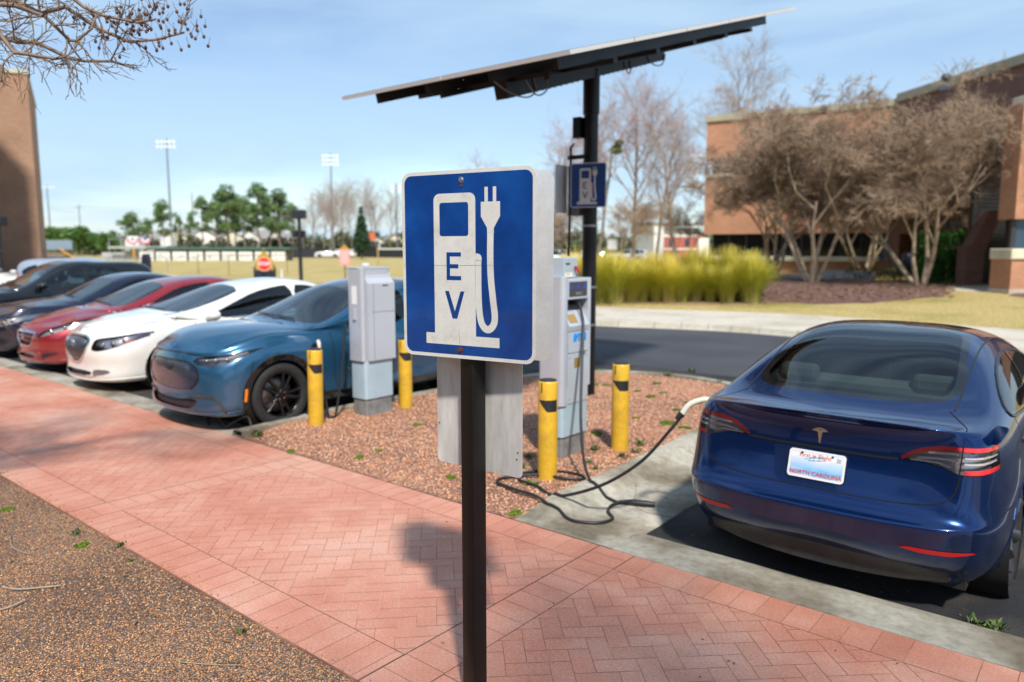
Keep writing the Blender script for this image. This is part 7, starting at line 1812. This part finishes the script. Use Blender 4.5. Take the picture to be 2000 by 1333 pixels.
crk.build('concrete_cracks', mat('seam_dark', (.09,.055,.04), .95), kind='structure')
# plug handle in the navy car's charge port
ph = empty('charge_plug', (0,0,0), 0, 'white and black plug handle in the navy car charge port', 'plug')
mb = MB(); mb.tube(bez([(-2.37,4.76,.83),(-2.33,4.80,.90),(-2.25,4.86,.935),(-2.17,4.90,.925)], 5), .022, 10); mb.build('grip', mat('plug_cream', (.62,.60,.50), .4), ph)
mb = MB(); mb.tube([(-2.18,4.895,.925),(-2.08,4.93,.91)], [.03,.026], 10); mb.tube([(-2.40,4.74,.79),(-2.37,4.765,.835)], [.019,.027], 10); mb.build('nozzle', cab, ph)
# left charger cable to the teal car
cable('charging_cable', [(-7.20,5.18,.86),(-7.14,5.14,.62),(-7.05,5.12,.35),(-6.98,5.12,.08),(-6.97,5.16,zi),(-6.97,5.2,.06),(-6.98,5.28,.35),(-7.0,5.36,.75),(-7.02,5.42,1.1)], .014, 'black cable hanging in a loop between the teal car and the left charging station')
cable('charging_cable', [(-7.35,4.36,.0),(-7.55,4.30,-.01),(-7.62,4.24,.0),(-7.85,4.28,.05),(-8.05,4.30,.12),(-8.12,4.26,.05),(-7.95,4.18,.0),(-7.65,4.16,.0),(-7.48,4.22,.10),(-7.36,4.32,.16),(-7.24,4.30,.03)], .012, 'black cable end looped on the kerb under the nose of the teal car')
pp = empty('charge_plug', (-7.235,5.19,.90), 0, 'pale plug handle in the front wing of the teal car', 'plug'); mb = MB(); mb.tube([(.0,0,.03),(.03,-.01,.0),(.035,-.01,-.06)], [.022,.024,.018], 8); mb.build('grip', mat('plug_cream', (.62,.60,.50), .4), pp)
# solar canopy
sol = empty('solar_panel', (-5.5,8.25,0), 0, 'wide tilted solar panel array on a tall black pole above the island', 'solar panel')
def SL(y): return y-8.25
tilt = math.atan2(.303,1); blackst = mat('steel_black', (.008,.008,.009), .4, .3)
MB().cyl((0,0,-.05),(0,0,3.72),.094,n=24).build('pole', blackst, sol); MB().cyl((0,0,3.72),(0,0,4.30),.108,n=24).build('pole_sleeve', blackst, sol)
Rt = Matrix.Rotation(tilt, 3, 'X')
def slab(name, m, x0, x1, y0, y1, off, th, bev=0):
    """in the tilted plane through (0, 8.25, 4.53)"""
    c = Rt @ Vector(((x0+x1)/2, (y0+y1)/2, off)); c += Vector((0,0,4.53)); mb = MB(); mb.box(c, (x1-x0, y1-y0, th), rot=Rt, bev=bev); return mb.build(name, m, sol)
pv_cell = mat('pv_cells', (.010,.014,.035), .12, coat=.8); pv_fr = mat('pv_frame', (.72,.68,.62), .45, .2); pv_back = mat('pv_backsheet', (.45,.45,.46), .7)
HX, DY = 1.60, 2.86
for i in range(2):
    for j in range(5):
        xa, xb = -HX+i*HX+.008, -HX+(i+1)*HX-.008; ya, yb = -DY+2*DY/5*j+.008, -DY+2*DY/5*(j+1)-.008
        o = slab('pv_module', pv_fr, xa, xb, ya, yb, .0, .038)
        q = slab('pv_cells', pv_cell, xa+.02, xb-.02, ya+.02, yb-.02, .020, .003); q.parent = o
        q = slab('pv_backsheet', pv_back, xa+.02, xb-.02, ya+.02, yb-.02, -.0195, .002); q.parent = o
for xx in (-1.25,-.45,.45,1.25): slab('purlin', blackst, xx-.03, xx+.03, -2.62, 2.56, -.075, .11)
for xx in (-.75,.75): slab('purlin', blackst, xx-.035, xx+.035, -2.1, 2.2, -.17, .08)
slab('main_beam', blackst, -.09, .09, -1.95, 1.75, -.24, .20)
for yy in (-1.8,-.9,0,.9,1.7): slab('rafter', blackst, -1.4, 1.4, yy-.04, yy+.04, -.155, .05)
bt_ = MB()
for i in range(22): yy = -1.3+2.6*i/21; c = Rt @ Vector((.0,yy,-.35))+Vector((0,0,4.53)); bt_.cyl(c, c+Vector((0,0,.05)), .012, n=6)
bt_.build('bolt_row', blackst, sol)
for pts in ([(.1,-2.1,3.80),(.1,-1.75,3.70),(.1,-1.45,3.70),(.1,-1.3,3.80),(.1,-1.35,3.95)], [(.2,-1.65,3.88),(.2,-1.42,3.72),(.2,-1.22,3.80),(.2,-1.2,3.95)], [(.1,.62,4.5),(.1,.70,4.36),(.1,.78,4.36),(.1,.8,4.55)], [(.1,1.25,4.66),(.1,1.4,4.58),(.1,1.65,4.62),(.1,1.75,4.78)]): MB().tube(bez(pts, 6), .009, 6).build('loose_wire', mat('wire_grey', (.18,.2,.23), .5), sol)
MB().tube([(-.17,-.13,3.35),(-.20,-.16,3.3),(-.20,-.16,2.6),(-.21,-.18,1.9)], .016, 8).build('conduit', blackst, sol)
bxs('junction_box', blackst, sol, (-.19,-.08,-.14,-.02,3.42,3.68)); bxs('pipe_clamp', blackst, sol, (-.26,.0,-.15,-.10,3.15,3.20))
ac = mat('control_box_grey', (.22,.23,.26), .5, .3); bxs('control_box', ac, sol, (-.30,-.11,-.09,.09,2.43,3.08), bev=.01)
for z in (2.28,1.48,.98): MB().cyl((0,0,z),(0,0,z+.03),.101,n=24).build('band_clamp', mat('band_steel', (.3,.3,.32), .4, .8), sol)
# conduit from the pole to the charger top, then small sign on the pole
MB().tube(bez([(-3.90,5.46,1.92),(-3.90,5.48,2.3),(-4.2,5.9,2.75),(-5.68,8.05,3.3)], 8), .0, 3) if False else None
sp = empty('pole_sign', (-5.39,8.04,2.8), 0, 'small blue charging sign fixed to the solar panel pole', 'sign')
dsg = dirw(.80,-.60); ns = dsg.cross(Vector((0,0,1)));
if ns.dot(cf(0,1)) > 0: ns = -ns
ev_face(sp, frame((0,0,0), dirw(.93,-.37), (0,0,1)), .72, False)
mb = MB(); mb.box((-.03,.07,0), (.05,.09,.06)); mb.build('bracket', blackst, sp)
bk = empty('pole_sign', (-5.80,8.02,2.77), 0, 'small plain grey sign back seen left of the solar pole', 'sign'); mb = MB(); mb.prism(rrect(.24,.62,.03), -.001,.001, M=frame((0,0,0), dirw(.7,.7), (0,0,1))); mb.build('sign_plate', alu_white, bk)
# stop sign, pink sign, lamps, bins, marker
def small_sign(px, py, D, label, kind):
    p = at(px, py, D); e = empty('stop_sign' if kind == 'stop' else 'pink_sign', (p.x,p.y,0), YAW, label, 'sign'); z = p.z; fr = frame((0,0,z),(1,0,0),(0,0,1))
    MB().cyl((0,.05,-.1),(0,.05,z+.3),.03,n=8).build('post', steel_dk, e)
    if kind == 'stop':
        s = .80; mb = MB(); mb.prism([(0,s*.75),(s*.55,.05),(.45,-.40),(-.45,-.40),(-s*.55,.05)], -.03,-.025, M=fr @ Matrix.Translation((0,.10,0))); mb.build('backing_board', mat('sign_gold', (.42,.27,.03), .6), e)
        oc = lambda r: [(math.cos(R(22.5+45*i))*r, math.sin(R(22.5+45*i))*r) for i in range(8)]
        mb = MB(); mb.prism(oc(.375), 0, .006, M=fr); b = mb.build('sign_border', mat('sign_orange_pale', (.78,.40,.25), .5), e); mb = MB(); mb.prism(oc(.315), .006, .010, M=fr); b = mb.build('sign_plate', mat('sign_red', (.70,.02,.015), .4), e)
        text_mesh('STOP', .25, mat('label_white', (.82,.82,.82), .5), b, 'lettering', .004, fr @ Matrix.Translation((0,0,.014)), bold=.006, xs=.9)
        mb = MB(); mb.lathe([(.001,.10),(.05,.05),(.05,0),(.001,0)], 10, 'z', (0,0,z+.68)); mb.build('finial', mat('sign_gold', (.42,.27,.03), .6), e)
    else:
        mb = MB(); mb.prism([(0,.70),(.30,.42),(-.30,.42)], -.02,-.014, M=fr); mb.build('backing_board', mat('sign_gold', (.42,.27,.03), .6), e)
        mb = MB(); mb.prism(rrect(.56,.86,.04), 0,.006, M=fr); b = mb.build('sign_plate', mat('sign_pink', (.78,.30,.28), .5), e)
        mb = MB(); 
        for i in range(6): mb.box((0,-.012,z+.30-i*.115), (.42-.06*(i % 2),.004,.045))
        mb.build('text_line', mat('text_pale', (.80,.62,.60), .6), b)
small_sign(516, 516, 37, 'red octagonal stop sign with a gold board behind it, beyond the white car', 'stop')
small_sign(673, 503, 41, 'pale pink rectangular sign under a gold triangle, beyond the teal car', 'pink')
def lamp_post(px, top, D, label, dbl=True):
    p = at(px, 500, D); h = up(px, top, D); e = empty('lamp_post', (p.x,p.y,0), YAW, label, 'street lamp', 'short black lamp posts')
    MB().cyl((0,0,-.1),(0,0,h-.4),.085,.075,10).build('pole', steel_dk, e)
    o = bxs('lamp_head', steel_dk, e, (-.30,.30,-.25,.25,h-.42,h), bev=.03)
    if dbl:
        MB().cyl((-.38,1.2,-.1),(-.38,1.2,h-.7),.07,n=8).build('pole', steel_dk, e); bxs('lamp_head', steel_dk, e, (-.62,-.08,.95,1.45,h-1.3,h-.95), bev=.03)
lamp_post(587, 412, 36, 'black double lamp post behind the roof of the teal car'); lamp_post(2, 425, 36, 'black lamp post against the tall brick wall at the left edge', False)
def bin_(px, py, D, label, s=(.55,.5,1.0)):
    p = at(px, py, D); e = empty('litter_bin', (p.x,p.y,0), YAW, label, 'litter bin', 'dark litter bins'); bxs('body', mat('bin_dark', (.012,.016,.03), .5), e, (-s[0]/2,s[0]/2,-s[1]/2,s[1]/2,.1,s[2]), bev=.05); bxs('lid', mat('bin_dark', (.012,.016,.03), .5), e, (-s[0]*.4,s[0]*.4,-s[1]*.4,s[1]*.4,s[2],s[2]+.14), bev=.05)
bin_(285, 500, 44, 'dark bin on the grass behind the navy and red cars', (.42,.42,1.55)); bin_(506, 500, 38.5, 'dark bin partly behind the left side of the stop sign', (.5,.5,1.05)); bin_(526, 500, 38.5, 'dark bin partly behind the right side of the stop sign', (.5,.5,1.05))
p = at(549, 500, 38); mb = MB(); mb.cyl((0,0,0),(0,0,.75),.05,.035,n=8); mb.cyl((0,0,.0),(0,0,.05),.12,n=8); o = mb.build('marker_post', mat('label_white', (.82,.82,.82), .5), label='short white marker post on the grass right of the stop sign', cat='marker post'); o.location = (p.x,p.y,.2)
# right background: red and white house, street sign, distant vehicles
rh = empty('house', at(1322,490,105), YAW+R(14), 'red brick and white house glimpsed between the trunks above the yellow grass', 'house'); rh.location.z = .3
bxs('wall', mat('house_red', (.42,.12,.09), .8), rh, (-2.6,4.0,0,6,0,3.6)); bxs('gable', white_p, rh, (-4.0,-2.5,-1,6,0,5.0), (3.0,4.6,-.6,6,0,3.2)); bxs('band', white_p, rh, (-2.5,3.0,-.06,0,1.5,1.75), (-2.5,3.0,-.05,0,3.3,4.6)); bxs('window', win_b, rh, (-1.2,-.5,-.08,-.02,2.0,3.0), (1.2,1.9,-.08,-.02,2.0,3.0)); bxs('roof', roofm, rh, (-4.2,4.8,-1.2,6.2,5.0,5.3))
p = at(1196,478,70); e = empty('street_sign', (p.x,p.y,.3), YAW, 'white square sign above the left part of the yellow grass', 'sign'); MB().cyl((0,0,0),(0,0,p.z-.2),.05,n=8).build('post', alu, e); mb = MB(); mb.prism(rrect(.95,.95,.1), 0,.02, M=frame((0,-.06,p.z-.3),(1,0,0),(0,0,1))); mb.build('sign_plate', mat('label_white', (.82,.82,.82), .5), e)
# ================================================================ cars, foreground trees, weeds, light, camera
make_blue_sedan((-1.30, 4.2+4.694/2, AZ), R(-90))
grp = 'cars parked nose in along the brick walk'
build_car('crossover_car', 'teal blue electric crossover with a black roof, closest to the left charging station', spec_crossover(), (-8.19, 3.86+4.713/2, AZ), R(90), grp)
build_car('white_sedan', 'pearl white saloon with a chrome waterfall grille next to the teal crossover', spec_white(), (-11.45, 4.08+2.5, AZ), R(90), grp)
build_car('red_sedan', 'dark red saloon parked between the white car and the navy car', spec_red(), (-13.87, 4.2+2.41, AZ), R(90), grp)
build_car('navy_sedan', 'dark navy saloon in the row, between the red car and the black SUV', spec_navy(), (-16.4, 4.2+2.43, AZ), R(90), grp)
build_car('black_suv', 'black SUV at the far left of the parked row', suv_spec(paint('paint_black', (.006,.007,.008), .1, .3, .3, .3)), (-20.2, 4.3+2.43, AZ), R(90), grp)
sv = build_car('silver_suv', 'silver SUV parked behind the black SUV, only its roof and tail showing', suv_spec(paint('paint_silver', (.50,.55,.62), .05, .3, .6, .2)), cf(-13.6,24.5,AZ), YAW+R(180), 'cars beyond the parked row')
def lite_car(name, loc, rz, pm, label, group): return build_car(name, label, suv_spec(pm, H=1.62), loc, rz, group)
wc = suv_spec(paint('paint_pearl_white', (.78,.765,.72), .03, .3, .0, .35), H=1.60)
first = build_car('white_car', 'white car cut off by the left edge behind the black SUV', wc, cf(-18.9,26.5,AZ), YAW+R(180), 'cars beyond the parked row')
far = [(1083,62,'white car behind the left end of the yellow grass, against the sign edge'),(1105,70,'distant pale car just left of the solar pole'),(1180,75,'white car right of the solar pole behind the yellow grass'),(1222,80,'second white car right of the solar pole'),(640,140,'white truck parked beyond the outfield fence'),(672,145,'second white vehicle beyond the outfield fence')]
for px, D, lb in far:
    c = copy_tree(first); p = on_lawn(px, D); c.location = p; c.rotation_euler = (0,0,YAW+R(rnd.choice((0,180))+rnd.uniform(-15,15))); c['label'] = lb; c['group'] = 'distant parked vehicles'
# foreground crape myrtle whose branches reach in at the upper left, and its neighbour behind the camera
fore = dict(maxlvl=5, seg=[4,4,4,3,2,2], kids=[4,4,5,6,5], ratio=[.75,.68,.6,.58,.55], spread=[.45,.55,.6,.7,.8], up=.03, wob=.13, rmin=.0035, trunk=1, len0=.36)
F1 = tree_meshes(41, 5, 5.2, fore, bark_tan, mat('twig_fore', (.20,.14,.10), .8, var=.3, vscale=6), .055, .42, 9, 5)
ft = plant_tree(F1, (-7.0,.1,-.05), .6, 1.0, 'crape myrtle on the gravel bed whose bare branches enter at the upper left', 'tree', 'crape myrtles along the gravel bed')
F2 = tree_meshes(52, 3, 8.6, dict(fore, maxlvl=5, kids=[4,4,5,5,4], seg=[4,4,3,3,2,1], rmin=.005, len0=.50, spread=[.4,.5,.6,.7,.8], ratio=[.55,.62,.6,.58,.55]), bark_tan, MATS['twig_fore'], .085, .20, 8, 4)
plant_tree(F2, (2.2,-3.9,-.05), 2.2, 1.0, 'crape myrtle well behind the camera', 'tree', 'crape myrtles along the gravel bed')
plant_tree(F1, (-13.6,-.9,-.05), 4.0, 1.05, 'crape myrtle further along the gravel bed, outside the left edge', 'tree', 'crape myrtles along the gravel bed')
plant_tree(F2, (4.0,-1.0,-.05), .9, 1.0, 'crape myrtle to the right of the camera shading the lower right of the walk', 'tree', 'crape myrtles along the gravel bed')
plant_tree(F2, (6.3,.4,-.05), 5.1, 1.0, 'crape myrtle right of the camera shading the navy car end of the walk', 'tree', 'crape myrtles along the gravel bed')
# low limbs of the left tree that show against the sky
r_ = random.Random(12); T = [Tubes(), Tubes()]; fsp = dict(fore, maxlvl=3, kids=[4,4,3,3], seg=[3,3,2,2], ratio=[.62,.6,.55], rmin=.0028, trunk=-1, wob=.16, t0=.15, up=.02)
tips = []
for a_, b_ in ((at(-120,40,4.9), at(352,42,4.7)), (at(-120,100,5.0), at(250,88,4.75)), (at(-100,60,4.6), at(190,30,4.5)), (at(-100,-20,4.8), at(300,8,4.6)), (at(-140,110,4.4), at(120,70,4.3))):
    a_ = a_-Vector((-7.0,.1,-.05)); b_ = b_-Vector((-7.0,.1,-.05)); n = 9; pts = [a_.lerp(b_, i/n)+Vector((r_.uniform(-.04,.04), r_.uniform(-.04,.04), r_.uniform(-.05,.05)+.10*math.sin(i/n*5))) for i in range(n+1)]
    root = Vector((0,0,1.9)); T[1].seg(root.lerp(a_, .0), a_, .035, .022)
    for i in range(n):
        T[1].seg(pts[i], pts[i+1], .018*(1-.8*i/n)+.003, .018*(1-.8*(i+1)/n)+.003)
        for k in range(1 if i % 3 else 2):
            d = (pts[i+1]-pts[i]).normalized(); ax = Matrix.Rotation(r_.uniform(0,6.28), 3, d) @ d.orthogonal().normalized(); grow(r_, T, pts[i].lerp(pts[i+1], r_.random()), (d*.55+ax*.8+Vector((0,0,.25))).normalized(), .34*(1-.5*i/n)*r_.uniform(.7,1.3), .006, 1, fsp)
    tips.append(pts)
o = bpy.data.objects.new('low_limbs', T[1].mesh('low_limbs', 5, MATS['twig_fore'])); col.objects.link(o); o.parent = ft; ft.rotation_euler.z = 0
pods = MB(); podm = mat('seed_pod', (.11,.06,.04), .8)
for t in range(120):
    f = r_.uniform(.70,1.0); p0 = tips[0]; q = p0[0].lerp(p0[-1], f)+Vector((0,0,.05))+Vector((r_.gauss(0,.09), r_.gauss(0,.09), r_.gauss(-.02,.075))); 
    pods.lathe([(.001,.013),(.0085,.006),(.009,-.006),(.001,-.013)], 6, 'z', tuple(q)); pods.tube([q, q+Vector((r_.uniform(-.03,.03), r_.uniform(-.03,.03), .05))], .0015, 3)
pods.build('seed_pods', podm, ft, kind='stuff')
# weeds and moss
wd = [(1303,838,.11,'m'),(1340,845,.07,'m'),(1325,810,.06,'m'),(1345,795,.05,'m'),(1165,857,.06,'m'),(1160,890,.08,'w'),(1250,880,.09,'w'),(1240,895,.07,'w'),(1090,880,.10,'w'),(1085,900,.09,'w'),(1030,905,.09,'w'),(1020,925,.08,'w'),(1035,958,.06,'m'),(1010,1005,.06,'m'),(1350,735,.12,'w'),(1405,755,.08,'w'),(1175,732,.10,'m'),(1305,742,.09,'w'),(1280,757,.07,'m'),(1245,772,.05,'m'),(1165,758,.05,'m'),(1185,760,.05,'m'),(1270,783,.06,'m'),(1295,776,.05,'m'),(1255,819,.05,'w'),(1240,826,.04,'m'),(502,855,.10,'w'),(570,884,.05,'m'),(700,898,.05,'m'),(816,840,.05,'m'),(1215,905,.08,'w'),(1150,915,.07,'w'),(1165,928,.06,'w'),
 (265,1037,.0,'w'),(150,1040,.06,'w'),(160,1063,.05,'m'),(237,1064,.06,'w'),(15,993,.05,'m'),(470,1232,.05,'w'),(255,1093,.04,'w'),(5,925,.06,'w'),(360,1120,.04,'m'),(1915,1215,.09,'w'),(1945,1222,.08,'w'),(1430,985,.05,'w'),(880,940,.05,'m'),(740,890,.04,'m')]
for k, (px, py, s, t) in enumerate(wd):
    if s <= 0: continue
    d = at(px, py, 1.0)-Vector((0,0,CAM_H)); tt = -CAM_H/d.z; p = Vector((0,0,CAM_H))+d*tt
    z = float(island_z(p.y))+.004 if p.y > 4.1 and p.x < -3.3 else (-.012 if p.y < 2.04 else AZ)
    if t == 'm':
        bl_m = leaf_cloud('moss', k, [(rnd.uniform(-s,s)*.6, rnd.uniform(-s,s)*.6, 0, s*.6) for _ in range(5)], .009, moss_m, 90000, .22); o = bpy.data.objects.new('moss_patch', bl_m); col.objects.link(o); o.location = (p.x,p.y,z+.004)
    else: o = weed(p.x, p.y, z, s)
    tag(o, ('low green moss cushion' if t == 'm' else 'small leafy green weed')+(' among the red pebbles of the island' if p.y > 4.1 and p.x < -3.3 else ' in the mixed gravel bed' if p.y < 2.05 else ' at the kerb edge by the navy car'), 'weed', ('weeds on the island' if p.y > 4.1 and p.x < -3.3 else 'weeds in the gravel bed' if p.y < 2.05 else 'weeds by the kerb'))
# dead twigs on the gravel
tw = mat('dead_twig', (.34,.27,.19), .8, var=.3, vscale=30)
for k, (pts, r) in enumerate((([(5,1155),(35,1160),(70,1158),(120,1152)],.006),([(0,1200),(20,1196),(50,1183)],.006),([(20,1055),(24,1075),(40,1085),(62,1090)],.004),([(352,1304),(420,1308),(470,1310)],.003))):
    Q = []
    for px, py in pts: d = at(px, py, 1.0)-Vector((0,0,CAM_H)); q = Vector((0,0,CAM_H))+d*((-.03-CAM_H)/d.z); q.z = -.006+rnd.uniform(0,.008); Q.append(q)
    o = MB().tube(bez(Q,5), r, 6).build('dead_twig', tw, label=['longest pale dead twig on the gravel at the left edge','short thick dead twig cut by the left edge of the picture','thin forked dead twig on the upper gravel','thin brown dead twig on the gravel near the bottom'][k], cat='twig')
# camera
cam = bpy.data.cameras.new('camera'); co = bpy.data.objects.new('camera', cam); col.objects.link(co); sc.camera = co
cam.sensor_width = 36; cam.lens = FPX/2000*36; cam.clip_end = 3000; cam.clip_start = .05
co.location = (0,0,CAM_H); co.rotation_euler = (R(90)-PITCH, 0, YAW)
cam.dof.use_dof = True; cam.dof.focus_distance = 3.08; cam.dof.aperture_fstop = 1.7
# light
w = bpy.data.worlds.new('World'); sc.world = w; w.use_nodes = True; nt = w.node_tree; bg = nt.nodes['Background']
sd = Vector((.675,-.57,1.0)).normalized()
sk = N(nt,'ShaderNodeTexSky'); sk.sky_type = 'NISHITA'; sk.sun_disc = False; sk.sun_elevation = math.asin(sd.z); sk.sun_rotation = math.atan2(sd.x, sd.y); sk.altitude = 100; sk.air_density = 1.0; sk.dust_density = .6; sk.ozone_density = 2.0
tc = N(nt,'ShaderNodeTexCoord'); mp = N(nt,'ShaderNodeMapping'); mp.inputs['Scale'].default_value = (1.0,1.0,6.5); mp.inputs['Rotation'].default_value = (.1,.12,.4); L(nt, tc,'Generated', mp,'Vector')
n1 = N(nt,'ShaderNodeTexNoise', inp={'Scale': 1.6, 'Detail': 7.0, 'Roughness': .55, 'Distortion': .6}); L(nt, mp, 0, n1,'Vector')
r1 = ramp(nt, [(.38,(.12,)*3),(.62,(.88,)*3)]); L(nt, n1,'Fac', r1,'Fac')
mx = N(nt,'ShaderNodeMix', data_type='RGBA'); L(nt, r1,'Color', mx, 0); L(nt, sk, 0, mx, 6); mx.inputs[7].default_value = (3.3,4.6,6.0,1)
nt.links.new(mx.outputs[2], bg.inputs[0]); bg.inputs[1].default_value = .108
sl = bpy.data.lights.new('sun','SUN'); sl.energy = 3.4; sl.angle = R(3.5); sl.color = (1.0,.95,.87); so = bpy.data.objects.new('sun', sl); col.objects.link(so)
so.rotation_euler = (-sd).to_track_quat('-Z','Y').to_euler(); so.location = (10,-8,12)
sc.view_settings.view_transform = 'Standard'; sc.view_settings.look = 'None'; sc.view_settings.gamma = 1; sc.view_settings.exposure = .6
sc.cycles.max_bounces = 8; sc.cycles.transparent_max_bounces = 16; sc.cycles.caustics_reflective = False; sc.cycles.caustics_refractive = False; sc.cycles.sample_clamp_indirect = 8
